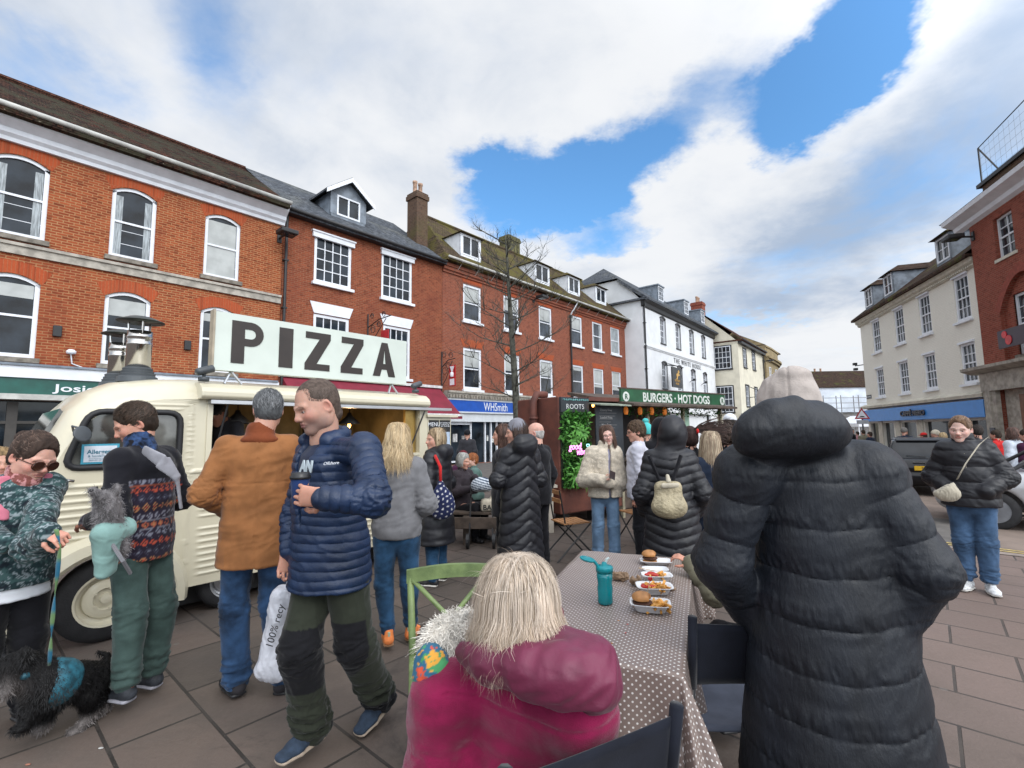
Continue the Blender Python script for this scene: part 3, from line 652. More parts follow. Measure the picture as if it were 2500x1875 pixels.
H2=empty('slate_roofed_house',(30.5,66,-.5),R_(4),'distant house with a long grey slate roof behind the man in the padded coat','house')
b=MB(); b.box(0,12,0,7,0,8.6); b.build('wall',M_brI,H2); roof(H2,0,12,8.6,12.2,3.5,.3,M_slate,yb=7.3,gable=M_brI); chimney(H2,7.5,9.,3.,4.,11.5,14.,M_brI,3); H2.scale=(1,1,.66)
# ---------------- H: cream/white building on the right ----------------
M_paintbr=brick_mat('cream_painted_brick',(.80,.78,.70),(.78,.76,.68),(.73,.71,.63),sa=.10,stain=(.58,.54,.44),bump=.18)
NP=(20.,22.,0.)
Nb=empty('cream_brick_building',NP,R_(90-198),'cream painted brick building with moulded cornice and three dormers above the blue cafe fascia','building')
wx=[-7.42,-4.38,-1.64,1.49]
hol=[(a,a+1.1,6.05,8.02) for a in wx]+[(a,a+1.08,3.35,5.1) for a in wx]+[(-8.9,-7.6,-.4,1.8),(-7.,-5.6,-.4,1.8),(-4.6,-3.0,-.4,1.8),(-2.1,1.2,-.4,1.8),(1.6,3.2,-.1,1.8)]
wall(Nb,-9.2,3.38,-.8,8.3,hol,M_paintbr,8.5)
for h in hol[:8]: window(Nb,h[0],h[1],h[2],h[3],.04,3,4,0,.12,sill=.06,gm=M_glass2,bar=.028)
b=MB()
for h in hol[:8]: b.box(h[0]-.03,h[1]+.03,-.07,.0,h[3]-.02,h[3]+.07)
build_each(b,'window_head',M_white,Nb)
M_creamst=mat('cream_stone',(.58,.55,.46),.7,.12)
b=MB(); b.prism([(.02,8.05),(-.08,8.08),(-.1,8.2),(-.22,8.28),(-.24,8.42),(-.38,8.5),(-.4,8.58),(.02,8.58)],-9.35,3.38,ax='x'); b.build('cornice',M_creamst,Nb)
b=MB()
for k in range(84): x=-9.2+k*.15; b.box(x,x+.08,-.16,-.09,8.1,8.19)
b.build('dentils',M_creamst,Nb)
b=MB(); b.prism([(.02,2.7),(-.35,2.72),(-.38,2.85),(-.1,2.98),(.02,2.98)],-9.3,3.38,ax='x'); b.build('string_course',M_creamst,Nb)
roof(Nb,-9.3,3.4,8.58,11.7,3.6,.42,M_tileN,yb=7.6,hip0=.0,gable=M_paintbr,ov0=.15)
sl=3.12/4.02
for a in (-8.45,-5.65,.15): dormer(Nb,a,a+1.05,9.15,10.25,sl,8.58,.42,M_tileN,M_lead,'hip',2,2,True,.08)
b=MB(); b.box(-9.15,3.36,-.32,.0,1.92,2.62); b.build('shop_sign',mat('bright_blue_fascia',(.03,.22,.62),.4,.05),Nb)
text('sign_lettering','CAFFÈ NERO',.36,mat('dark_letter',(.02,.02,.035),.4),Nb,(-2.45,-.36,2.24),sx=1.22,ext=.03,bold=.012)
b=MB(); b.box(-8.8,3.2,.13,.15,-.5,1.8); b.build('shop_window',M_glass,Nb)
b=MB()
for x in (-5.0,-7.3,-2.5,1.3): b.box(x-.28,x+.28,-.06,.0,-.8,1.9)
build_each(b,'pilaster',M_creamst,Nb)
b=MB(); b.box(-9.1,-8.35,-.015,.0,3.35,3.6); ns=b.build('street_name_plate',mat('plate_black',(.03,.035,.05),.4),Nb); text('plate_lettering','MARKET PLACE',.1,M_white,ns,(-8.73,-.02,3.475),ext=.002)
b=MB(); b.tube([(-9.2,.0,5.6),(-9.7,-.3,5.6)],.03,5); b.box(-9.85,-9.6,-.4,-.2,5.65,5.8); b.box(-9.8,-9.55,-.4,-.2,5.3,5.45); b.build('security_camera',M_iron,Nb)
# ---------------- I: red brick bank on the right ----------------
Ib=empty('red_brick_building',NP,R_(90-199),'deep red brick bank with arched recess and grey stone ground floor, right edge','building')
hol=[(4.95,6.0,7.75,9.3),(4.65,7.6,3.95,7.05,1.4),(4.2,8.,-1.,2.9)]
wall(Ib,3.47,12.,-.8,9.9,[hol[0],(4.75,7.4,3.95,6.95,1.2),hol[2]],M_brI,9.,y=-.15,rev=.2)
window(Ib,4.95,6.0,7.75,9.3,-.03,2,4,0,.07,gm=M_glass2,sill=.07,sm=M_creamst,bar=.03)
window(Ib,5.25,6.9,4.1,6.3,.08,4,5,0,.09,gm=M_glass2,sill=.08,sm=M_stoned)
b=MB(); n=14
for k in range(n):
    g=lambda t,o:(4.75+2.65*t+(t-.5)*o*1.6, 5.75+1.2*(1-(2*t-1)**2)+o*(1-.55*abs(2*t-1)))
    p,q=g(k/n,0),g((k+1)/n,0); r,s=g((k+1)/n,.34),g(k/n,.34); b.prism([p,q,r,s],-.158,-.1)
b.build('brick_arch',mat('rubbed_red',(.27,.06,.037),.85,.15,9,.3),Ib)
b=MB(); b.box(4.75,5.25,.0,.04,3.95,6.4); b.box(6.9,7.4,.0,.04,3.95,6.4); b.box(4.75,7.4,.0,.04,6.3,6.96); b.build('recess_wall',M_brI,Ib)
b=MB(); b.prism([(-.13,9.6),(-.3,9.7),(-.34,9.85),(-.7,10.),(-.74,10.15),(-.13,10.15)],2.7,12.,ax='x'); b.build('cornice',M_white,Ib)
b=MB(); b.prism([(-.75,10.16),(.5,10.75),(.5,10.6),(-.6,10.1)],2.6,12,ax='x'); b.build('roof',M_tileN,Ib)
b=MB(); b.box(3.5,12,.4,1.,10.2,11.25); b.build('parapet',M_brCh,Ib); b=MB(); b.box(3.3,12,.3,1.1,11.25,11.4); b.build('parapet_cap',M_iron,Ib)
b=MB(); b.box(3.47,12.,-.35,-.152,2.9,3.6); b.build('stone_band',M_stone,Ib)
b=MB(); b.prism([(-.15,3.6),(-.4,3.62),(-.7,3.75),(-.72,3.86),(-.15,3.95)],2.95,12,ax='x'); b.box(3.5,4.25,-.3,-.152,-.8,2.9); b.box(3.75,4.0,-.36,-.3,-.8,2.9); b.box(5.9,6.5,-.3,-.152,-.8,2.9); build_each(b,'stone_trim',M_stone,Ib)
b=MB(); b.box(4.25,5.9,-.02,.02,-.8,2.9); b.build('door_recess',M_stone,Ib)
b=MB(); b.box(5.1,5.9,-.06,-.021,-.6,2.7); b.build('door',mat('oak_door',(.18,.07,.03),.5,.2),Ib)
b=MB(); b.box(3.85,4.15,-.40,-.361,.3,1.5); b.build('notice_board',mat('dark_notice',(.06,.06,.08),.4),Ib)
b=MB(); b.box(5.15,7.2,-.5,-.46,4.35,5.0); bk=b.build('bank_sign',mat('dark_sign',(.03,.012,.03),.4),Ib)
b=MB(); b.lathe([(.17,-.01),(.17,.01)],20,mt=Matrix.Translation((5.75,-.51,4.6))@Matrix.Rotation(R_(90),4,'X')); b.lathe([(.13,-.01),(.13,.01)],20,mt=Matrix.Translation((5.55,-.512,4.82))@Matrix.Rotation(R_(90),4,'X')); b.build('sign_emblem',mat('red_emblem',(.6,.02,.03),.4),bk)
flp=Vector(NP)+Matrix.Rotation(R_(90-199),3,'Z')@Vector((3.7,-.15,9.2))
flood(flp,R_(90-199),'large black floodlight under the cornice of the red brick bank')
# roof netting frame
net=empty('roof_netting',NP,R_(90-199),'bird netting stretched on a dark frame above the parapet of the red brick bank','netting')
b=MB(); b.tube([(3.5,.4,11.4),(3.5,.4,12.9)],.03,5); b.tube([(3.5,.4,12.9),(4.6,.4,11.4)],.03,5); b.tube([(3.5,.4,12.9),(12,.4,13.4)],.02,5); b.tube([(6.5,.4,11.4),(6.5,.4,13.1)],.03,5); b.build('frame',M_iron,net)
b=MB(); k=0
for x in np.arange(3.6,12,.3): b.box(x-.003,x+.003,.395,.4,11.4,12.92)
for z in np.arange(11.5,12.9,.3): b.box(3.5,12,.395,.4,z-.003,z+.003)
b.build('net_mesh',mat('pale_net',(.30,.34,.38),.8),net)
# ---------------- ground ----------------
M_pave=bpy.data.materials.new('paving_slabs'); M_pave.use_nodes=True
nt=M_pave.node_tree; Bn=nt.nodes['Principled BSDF']; O=nt.nodes.new('ShaderNodeTexCoord').outputs['Object']
V=N(nt,'ShaderNodeMapping',None,Vector=O,Location=(.33,.26,0),Rotation=(0,0,R_(41))).outputs[0]
br=N(nt,'ShaderNodeTexBrick',{'offset':.5,'offset_frequency':2},Vector=V,Color1=(.136,.104,.087,1),Color2=(.088,.071,.061,1),Mortar=(.028,.024,.021,1),Scale=1.,i5=.010,i6=.3,i7=0.,i8=.66,i9=.43)
nb=noise(nt,O,2.2,6,.6,.3); base=mixc(nt,mapr(nt,nb,.35,.7,0,.55),br.outputs[0],(.085,.072,.062))
base=mixc(nt,mapr(nt,noise(nt,O,55.,3,.7),.55,.8,0,.45),base,(.17,.145,.13)); base=mixc(nt,mapr(nt,noise(nt,O,.35,5,.6,.4),.5,.68,0,.4),base,(.055,.05,.045))
gum=N(nt,'ShaderNodeTexVoronoi',{'feature':'F1'},Vector=O,Scale=3.2,Randomness=1.).outputs[0]
base=mixc(nt,mapr(nt,gum,.075,.055,0,.55),base,(.16,.15,.14)); base=mixc(nt,mapr(nt,noise(nt,O,1.1,7,.7,1.5),.56,.70,0,.55),base,(.035,.03,.028))
sx=N(nt,'ShaderNodeSeparateXYZ',None,Vector=O).outputs[0]
base=mixc(nt,mapr(nt,sx,1.2,3.4,0,.5),base,mixc(nt,br.outputs[1],mixc(nt,nb,(.26,.18,.155),(.19,.14,.12)),(.10,.08,.07)))  # slabs painted lighter towards the right, for the less blocked light there
nt.links.new(base,Bn.inputs['Base Color']); nt.links.new(mapr(nt,nb,.3,.7,.55,.85),Bn.inputs['Roughness']); Bn.inputs['Specular IOR Level'].default_value=.35
hh=mth(nt,'ADD',mth(nt,'MULTIPLY',br.outputs[1],-1.4),mth(nt,'MULTIPLY',noise(nt,O,40.,4,.6),.5))
nt.links.new(N(nt,'ShaderNodeBump',None,Strength=.5,Distance=.012,Height=hh).outputs[0],Bn.inputs['Normal'])
M_road=mat('road_surface',(.215,.165,.135),.85,.16,1.5,.5,120)
def sheet(name,poly_in,m,lift,x0,x1,y0,y1,step):
    xs=np.arange(x0,x1+step,step); ys=np.arange(y0,y1+step,step); v=[];f=[]
    idx={}
    for i,x in enumerate(xs):
        for j,y in enumerate(ys): idx[i,j]=len(v); v.append((x,y,gz(x)+lift))
    for i in range(len(xs)-1):
        for j in range(len(ys)-1):
            if poly_in is None or poly_in((xs[i]+xs[i+1])/2,(ys[j]+ys[j+1])/2): f.append((idx[i,j],idx[i+1,j],idx[i+1,j+1],idx[i,j+1]))
    me=bpy.data.meshes.new(name); me.from_pydata(v,[],f); me.materials.append(m); return obj(name,me)
tag(sheet('ground',None,mat('far_ground',(.12,.11,.10),.9),-.1,-400,400,-400,400,2.),kind='structure') if False else None
g=MB()
for a,b_ in ((-400,6),(6,22),(22,400)): g.quad((a,-400,gz(a)-.03),(b_,-400,gz(b_)-.03),(b_,400,gz(b_)-.03),(a,400,gz(a)-.03))
tag(g.build('ground',mat('far_ground',(.12,.11,.10),.9)),kind='structure')
g=MB()  # paved square: near side of the kerb line (s<8.75) and the strip along the row
def st(s,t,l=0.): p=DX*s-NX*t; return (p.x,p.y,gz(p.x)+l)
def strip(g,s0,s1,t0,t1,l,n=24):
    ts=np.linspace(t0,t1,n+1)
    for k in range(n): g.quad(st(s0,ts[k],l),st(s0,ts[k+1],l),st(s1,ts[k+1],l),st(s1,ts[k],l)) if False else g.quad(st(s0,ts[k],l),st(s0,ts[k+1],l),st(s1,ts[k+1],l),st(s1,ts[k],l))
strip(g,-30,8.6,-30,30,0.,60); strip(g,8.6,60,-30,-1.4,0.,30)
tag(g.build('pavement',M_pave),kind='structure')
g=MB(); 
for k in range(10):
    s0,s1=8.75+k*6,8.75+(k+1)*6; strip(g,s0,s1,-1.4,30,-.022,30)
tag(g.build('road',M_road),kind='structure')
g=MB(); strip(g,8.6,8.75,-1.4,30,.006,40); tag(g.build('kerb',mat('kerb_stone',(.27,.22,.19),.8,.2,6)),kind='structure')
g=MB()
for s in (8.95,9.1): strip(g,s,s+.06,-1.4,30,-.017,30)
tag(g.build('double_yellow_lines',mat('yellow_line',(.48,.36,.12),.7,.3,20)),kind='structure')
# ================= implicit-surface modelling =================
V3=lambda p: np.array(p,dtype=np.float64)
def nrm(v): v=V3(v); return v/max(1e-9,np.linalg.norm(v))
def eul(rx,ry,rz): return np.array(Matrix.Rotation(R_(rz),3,'Z')@Matrix.Rotation(R_(ry),3,'Y')@Matrix.Rotation(R_(rx),3,'X'))
class SDF:
    def __init__(s): s.p=[]
    def _add(s,fn,lo,hi,k,op): s.p.append((fn,V3(lo),V3(hi),k,op)); return s
    def ec(s,a,b,ra,rb=None,w=(1,0,0),k=.02,op='u',quilt=None):
        """elliptic tapered capsule; ra, rb = (along w, across)"""
        a=V3(a);b=V3(b); rb=ra if rb is None else rb
        ra=V3(ra if isinstance(ra,(tuple,list)) else (ra,ra)); rb=V3(rb if isinstance(rb,(tuple,list)) else (rb,rb))
        L=np.linalg.norm(b-a); d=(b-a)/L if L>1e-6 else V3((0,0,1)); w=V3(w); u=w-d*(w@d)
        if np.linalg.norm(u)<1e-3: u=np.cross(d,(0,1,0.1))
        u=nrm(u); v=np.cross(d,u); m=max(ra.max(),rb.max())
        def fn(X,Y,Z):
            qx,qy,qz=X-a[0],Y-a[1],Z-a[2]; s_=qx*d[0]+qy*d[1]+qz*d[2]
            t=np.clip(s_/max(L,1e-6),0,1); pu=qx*u[0]+qy*u[1]+qz*u[2]; pv=qx*v[0]+qy*v[1]+qz*v[2]; pd=s_-t*L
            rx=ra[0]+(rb[0]-ra[0])*t; ry=ra[1]+(rb[1]-ra[1])*t; rz=np.minimum(rx,ry)
            A=pu/rx;B=pv/ry;C=pd/rz; k0=np.sqrt(A*A+B*B+C*C)+1e-9; k1=np.sqrt((A/rx)**2+(B/ry)**2+(C/rz)**2)+1e-9
            D=k0*(k0-1)/k1
            if quilt is not None: D=D+quilt(X,Y,Z,s_)
            return D
        return s._add(fn,np.minimum(a,b)-m,np.maximum(a,b)+m,k,op)
    def ell(s,c,r,rot=None,k=.02,op='u',quilt=None):
        c=V3(c); r=V3(r); Rm=np.eye(3) if rot is None else np.array(rot); m=r.max()
        def fn(X,Y,Z):
            q=[X-c[0],Y-c[1],Z-c[2]]; l=[q[0]*Rm[0,i]+q[1]*Rm[1,i]+q[2]*Rm[2,i] for i in range(3)]
            A,B,C=l[0]/r[0],l[1]/r[1],l[2]/r[2]; k0=np.sqrt(A*A+B*B+C*C)+1e-9; k1=np.sqrt((A/r[0])**2+(B/r[1])**2+(C/r[2])**2)+1e-9
            D=k0*(k0-1)/k1
            return D+quilt(X,Y,Z,0) if quilt is not None else D
        return s._add(fn,c-m,c+m,k,op)
    def box(s,c,hs,rot=None,r=.01,k=.01,op='u'):
        c=V3(c); hs=V3(hs); Rm=np.eye(3) if rot is None else np.array(rot); m=np.linalg.norm(hs)+r
        def fn(X,Y,Z):
            q=[X-c[0],Y-c[1],Z-c[2]]; l=[np.abs(q[0]*Rm[0,i]+q[1]*Rm[1,i]+q[2]*Rm[2,i])-hs[i]+r for i in range(3)]
            return np.sqrt(sum(np.maximum(x,0)**2 for x in l))+np.minimum(np.maximum(np.maximum(l[0],l[1]),l[2]),0)-r
        return s._add(fn,c-m,c+m,k,op)
    def plane(s,c,n,k=.004):
        """keep the side of the plane that n points away from"""
        c=V3(c); n=nrm(n)
        return s._add(lambda X,Y,Z:(X-c[0])*n[0]+(Y-c[1])*n[1]+(Z-c[2])*n[2],None,None,k,'i') if False else s.p.append((lambda X,Y,Z:(X-c[0])*n[0]+(Y-c[1])*n[1]+(Z-c[2])*n[2],None,None,k,'i')) or s
    def mesh(s,h,noise_fn=None):
        us=[p for p in s.p if p[4]=='u']; lo=np.min([p[1] for p in us],0)-2.5*h; hi=np.max([p[2] for p in us],0)+2.5*h
        n=np.ceil((hi-lo)/h).astype(int)+1; ax=[(lo[i]+h*np.arange(n[i])).astype(np.float32) for i in range(3)]
        F=np.full(n,1.,np.float32)
        for fn,l,hh,k,op in s.p:
            if l is None: i0=np.zeros(3,int); i1=n
            else: i0=np.clip(((l-k*1.2-2*h-lo)/h).astype(int),0,n); i1=np.clip(((hh+k*1.2+2*h-lo)/h).astype(int)+2,0,n)
            if (i1<=i0).any(): continue
            sl=tuple(slice(a,b) for a,b in zip(i0,i1))
            X=ax[0][sl[0]][:,None,None]; Y=ax[1][sl[1]][None,:,None]; Z=ax[2][sl[2]][None,None,:]
            d=fn(X,Y,Z).astype(np.float32); f=F[sl]
            if op=='s': d=-d
            if op=='u':
                e=np.maximum(k-np.abs(f-d),0)/max(k,1e-6); F[sl]=np.minimum(f,d)-e*e*k*.25
            else:
                e=np.maximum(k-np.abs(f-d),0)/max(k,1e-6); F[sl]=np.maximum(f,d)+e*e*k*.25
        return surfnet(F,lo,h)
def surfnet(F,lo,h):
    n=np.array(F.shape); I=F<0
    c=[F[i:n[0]-1+i,j:n[1]-1+j,k:n[2]-1+k] for i in (0,1) for j in (0,1) for k in (0,1)]
    cnt=np.zeros(tuple(n-1),np.int8)
    for i in (0,1):
        for j in (0,1):
            for k in (0,1): cnt+=I[i:n[0]-1+i,j:n[1]-1+j,k:n[2]-1+k]
    act=(cnt>0)&(cnt<8); idx=np.full(tuple(n-1),-1,np.int32); A=np.argwhere(act); idx[act]=np.arange(len(A))
    cv=np.stack([x[act] for x in c],1); off=np.array([(i,j,k) for i in (0,1) for j in (0,1) for k in (0,1)],float)
    acc=np.zeros((len(A),3)); w=np.zeros(len(A))
    for a in range(8):
        for b in (a^1,a^2,a^4):
            if b<=a: continue
            m=(cv[:,a]<0)!=(cv[:,b]<0); t=cv[:,a]/np.where(m,cv[:,a]-cv[:,b],1); p=off[a]+(off[b]-off[a])*t[:,None]
            acc[m]+=p[m]; w[m]+=1
    V=(A+acc/w[:,None])*h+lo
    Q=[]
    for axis in range(3):
        o=[0,1,2]; o.remove(axis); s0=[slice(None)]*3; s1=[slice(None)]*3; s0[axis]=slice(0,-1); s1[axis]=slice(1,None)
        for q in o: s0[q]=slice(1,-1); s1[q]=slice(1,-1)
        a=I[tuple(s0)]; b=I[tuple(s1)]; ch=np.argwhere(a!=b)
        if len(ch)==0: continue
        base=ch.copy(); 
        for q in o: base[:,q]+=1
        e1=np.zeros(3,int); e2=np.zeros(3,int); e1[o[0]]=1; e2[o[1]]=1
        g=lambda d:idx[tuple((base-d).T)]
        q=np.stack([g(e1+e2),g(e2),g(0*e1),g(e1)],1); fl=a[tuple(ch.T)]
        if axis==1: fl=~fl
        q[~fl]=q[~fl][:,::-1]; Q.append(q)
    Q=np.concatenate(Q); Q=Q[(Q>=0).all(1)]
    return V,Q
def vnormals(V,Q):
    n=np.cross(V[Q[:,2]]-V[Q[:,0]],V[Q[:,3]]-V[Q[:,1]]); N_=np.zeros_like(V)
    for i in range(4): np.add.at(N_,Q[:,i],n)
    return N_/np.maximum(np.linalg.norm(N_,axis=1,keepdims=True),1e-12)
def wob(P,sc_,seed=0,oct=3):
    """cheap smooth noise in about -1..1"""
    r=np.random.default_rng(seed); P=np.asarray(P)*sc_; o=np.zeros(len(P)); a=1.; tot=0
    for k in range(oct):
        W=P+ .6*np.stack([np.sin(P@r.normal(size=3)+r.uniform(0,6)) for _ in range(3)],1)
        v=np.zeros(len(P))
        for _ in range(3): v+=np.sin(W@(r.normal(size=3)*1.3)+r.uniform(0,6.28))
        o+=a*v/3; tot+=a; a*=.55; P=P*2.03
    return o/tot
def ridge(P,sc_,seed=0,oct=2): 
    return 1-2*np.abs(wob(P,sc_,seed,oct))
def fastmesh(name,V,Q,mats,cols=None,mi=None,smooth=True):
    me=bpy.data.meshes.new(name); V=np.asarray(V,np.float32); Q=np.asarray(Q,np.int32); k=Q.shape[1]
    me.vertices.add(len(V)); me.vertices.foreach_set('co',V.ravel()); me.loops.add(Q.size); me.loops.foreach_set('vertex_index',Q.ravel())
    me.polygons.add(len(Q)); me.polygons.foreach_set('loop_start',np.arange(0,Q.size,k,dtype=np.int32)); me.polygons.foreach_set('loop_total',np.full(len(Q),k,np.int32))
    if smooth: me.polygons.foreach_set('use_smooth',np.ones(len(Q),bool))
    for m in (mats if isinstance(mats,(list,tuple)) else [mats]): me.materials.append(m)
    if mi is not None: me.polygons.foreach_set('material_index',np.asarray(mi,np.int32))
    if cols is not None:
        ca=me.color_attributes.new('Col','FLOAT_COLOR','POINT'); c=np.ones((len(V),4),np.float32); c[:,:3]=cols; ca.data.foreach_set('color',c.ravel())
    me.update(calc_edges=True); me.validate(); return me
def sobj(name,sdf,h,m,parent=None,disp=None,colfn=None,T=None,loc=None,extra=None):
    V,Q=sdf.mesh(h) if isinstance(sdf,SDF) else sdf
    if disp is not None:
        N_=vnormals(V,Q); V=V+N_*disp(V,N_)[:,None]
    cols=colfn(V) if colfn is not None else None
    if T is not None: V=V@np.array(T[0]).T+V3(T[1])
    me=fastmesh(name,V,Q,m,cols); return obj(name,me,parent,loc)
def join(*vq):
    Vs=[];Qs=[];o=0
    for V,Q in vq: Vs.append(V);Qs.append(Q+o);o+=len(V)
    return np.concatenate(Vs),np.concatenate(Qs)
# ---------- materials for people ----------
def fabric(name,c=(.1,.1,.1),rough=.85,var=.14,vs=9,bump=.25,bs=260,**k): return mat(name,c,rough,var,vs,bump,bs,sheen=k.pop('sheen',.15),spec=k.pop('spec',.2),bdist=k.pop('bdist',.004),**k)
M_skin=mat('skin',(1,1,1),.52,.09,22,.35,420,attr=True,spec=.35,sss=.22,bdist=.003)
M_hair=mat('hair_strands',(1,1,1),.50,.2,30,attr=True,spec=.35,stretch=(1,1,.25))
M_hairs=mat('hair_under',(1,1,1),.7,.35,40,.5,200,attr=True,spec=.25,stretch=(1,1,.3))
M_eye=mat('eye_white',(.55,.52,.5),.2,.05); M_iris=mat('iris_dark',(.03,.02,.015),.1,.1)
M_lens=mat('spectacle_frame',(.02,.015,.012),.3); 
# ---------- head ----------
SK=(.56,.31,.23)
def head_sdf(fem=False,fat=0.,jaw=1.):
    s=SDF(); f=1.+fat
    s.ell((0,.012,.045),(.076,.096,.086),k=.0)
    s.ell((0,-.030,-.022),(.061*f,.066,.085),k=.04)
    s.ell((0,.0,-.02),(.068*f,.075,.07),k=.03)
    s.ell((0,-.064,-.094),(.026*jaw*f,.026,.021),k=.035)
    for x in (-1,1):
        s.ell((x*.045*f,-.005,-.070),(.02*jaw,.03,.025),k=.035)
        s.ell((x*.036*f,-.062,-.022),(.024,.022,.022),k=.025)
        s.ec((x*.012,-.091,.022),(x*.045,-.078,.024),.0105 if not fem else .007,.0085,k=.018)
    s.ec((0,-.086,.018),(0,-.105,-.022),(.009,.010),(.0120,.012),k=.014)
    s.ell((0,-.107,-.026),(.0118,.0105,.0095),k=.010)
    for x in (-1,1): s.ell((x*.0130,-.096,-.031),(.0082,.010,.0075),k=.008)
    for x in (-1,1): s.ell((x*.033,-.100,.003),(.017,.020,.011),k=.014,op='s')
    for x in (-1,1): s.ell((x*.032,-.0745,.002),(.0145,.0135,.0120),k=.004)
    s.ec((-.020,-.083,-.0545),(.020,-.083,-.0545),.008,.008,k=.010); s.ec((-.013,-.0925,-.0505),(.013,-.0925,-.0505),.0055,.0055,k=.006)
    s.ec((-.012,-.092,-.0625),(.012,-.092,-.0625),.0068,.0068,k=.006)
    s.ec((-.022,-.101,-.0565),(.022,-.101,-.0565),.0035,.0035,k=.004,op='s')
    for x in (-1,1):
        s.ell((x*.077,.012,-.004),(.010,.020,.032),eul(12,0,x*-18),k=.008); s.ell((x*.083,.006,-.004),(.006,.012,.020),eul(12,0,x*-18),k=.005,op='s')
    return s
def head_cols(skin=SK,stubble=0.,lip=(.50,.17,.14),rosy=.25,hairline=None,hairc=None,beard=None):
    def fn(P):
        x,y,z=P[:,0],P[:,1],P[:,2]; c=np.tile(V3(skin),(len(P),1))
        c*=1+.06*wob(P,28,3)[:,None]
        g=lambda cx,cy,cz,r:np.exp(-(((np.abs(x)-cx)**2+(y-cy)**2+(z-cz)**2)/r**2))[:,None]
        c=c*(1-rosy*g(.042,-.07,-.022,.028)*np.array([-.1,.55,.5])); c=c*(1-.3*g(0,-.12,-.028,.016)*np.array([-.1,.6,.55])); c=c*(1-.35*g(.083,.01,0,.025)*np.array([-.05,.6,.6]))
        L=((np.abs(z+.0565)<.0125*(1-(np.abs(x)/.027)**2))&(y<-.083))[:,None]; c=np.where(L,V3(lip),c); c=np.where(((np.abs(z+.0565)<.0016)&(np.abs(x)<.023)&(y<-.083))[:,None],V3(lip)*.55,c)
        eye=((((np.abs(x)-.032)/.0135)**2+((z-.0005)/.0042)**2)<1)&(y<-.07); c=np.where(eye[:,None],(.50,.46,.43),c)
        ir=((((np.abs(x)-.032)/.0058)**2+((z-.0005)/.0050)**2)<1)&eye; c=np.where(ir[:,None],(.035,.025,.02),c)
        ld=(np.abs(((np.abs(x)-.032)/.0145)**2+((z-.0005)/.0055)**2-1)<.28)&(z>0)&(y<-.07); c=np.where(ld[:,None],V3(skin)*.42,c)
        bz=.0225+.005*np.cos((np.abs(x)-.03)*90); br=(np.abs(z-bz)<.0034)&(np.abs(x)>.012)&(np.abs(x)<.052)&(y<-.055)
        hc=V3(hairc if hairc is not None else (.05,.03,.02)); c=np.where(br[:,None],c*.5+hc*.5,c)
        if stubble:
            m=np.clip((-.028-z)/.03,0,1)*np.clip((.03-y)/.05,0,1)*stubble; c=c*(1-m[:,None]*np.array([.45,.38,.30]))
        return c
    return fn
def neckpr(s,Rh,hc,nk,r=.056):
    a=V3(hc)+Rh@V3((0,.018,-.055)); s.ec(a,nk,(r,r),(r*1.12,r*1.08),k=.03)
# ---------- hands ----------
def hand_sdf(s,wr,d,pn,side,curl=.35,sc_=1.,spread=.12,thumb=None):
    """wr wrist, d finger direction, pn palm normal (out of the palm), side=+1 thumb towards (d x pn)"""
    wr=V3(wr); d=nrm(d); pn=V3(pn); pn=nrm(pn-d*(pn@d)); t=np.cross(d,pn)*side; k=.005
    P=lambda a,b,c: wr+sc_*(d*a+t*b+pn*c)
    s.ec(P(-.03,0,0),P(.02,.0,0),(.027*sc_,.020*sc_),(.035*sc_,.017*sc_),w=t,k=.01)
    s.ec(P(.02,0,0),P(.082,.0,0),(.035*sc_,.016*sc_),(.039*sc_,.013*sc_),w=t,k=.012)
    for i,(o,L,r) in enumerate(((.032,.072,.0088),(.0108,.080,.0090),(-.0108,.074,.0086),(-.031,.058,.0078))):
        a=curl*(1+.12*i); p=P(.088-abs(o-.01)*.12,o,0); ang=0; dd=d+t*o*spread*6; dd=nrm(dd)
        for seg,fr,an in ((0,.45,a*.9),(1,.32,a*1.3),(2,.25,a*.8)):
            ang+=an; q=p+sc_*L*fr*(dd*math.cos(ang)+pn*math.sin(ang)); s.ec(p,q,r*.93*sc_*(1-.06*seg),r*.93*sc_*(.93-.08*seg),k=.0022); p=q
    ta=thumb if thumb is not None else curl; p=P(.012,.024,.006); q=p+sc_*.042*nrm(d*.62+t*.72+pn*(.25+ta*.5)); s.ec(p,q,.0145*sc_,.0112*sc_,k=.012)
    r2=q+sc_*.032*nrm(d*.85+t*(.35-ta*.5)+pn*(.25+ta*.8)); s.ec(q,r2,.0108*sc_,.0098*sc_,k=.004); r3=r2+sc_*.024*nrm(d*.9+t*(.1-ta*.8)+pn*(.2+ta)); s.ec(r2,r3,.0098*sc_,.0082*sc_,k=.004)
# ---------- strands ----------
def ribbons(paths,width,radial_c,cols,taper=True):
    """paths (n,m,3): flat ribbons facing away from radial_c"""
    n,m,_=paths.shape; T=np.gradient(paths,axis=1); T/=np.maximum(np.linalg.norm(T,axis=2,keepdims=True),1e-9)
    O=paths-radial_c; S=np.cross(T,O); S/=np.maximum(np.linalg.norm(S,axis=2,keepdims=True),1e-9)
    wd=width[:,None]*np.ones(m)[None,:]
    if taper: wd=wd*np.clip(1.15-np.linspace(0,1,m)**3*1.1,.05,1)[None,:]
    Nn=np.cross(S,T)
    A=paths-S*wd[...,None]*.5; B=paths+S*wd[...,None]*.5; C=paths+Nn*wd[...,None]*.22
    V=np.stack([A,C,B],2).reshape(-1,3); base=(np.arange(n)[:,None]*m+np.arange(m-1)[None,:])*3; base=base.ravel()
    Q=np.concatenate([np.stack([base,base+1,base+4,base+3],1),np.stack([base+1,base+2,base+5,base+4],1)])
    c=np.repeat(cols,m*3,axis=0); return V,Q,c
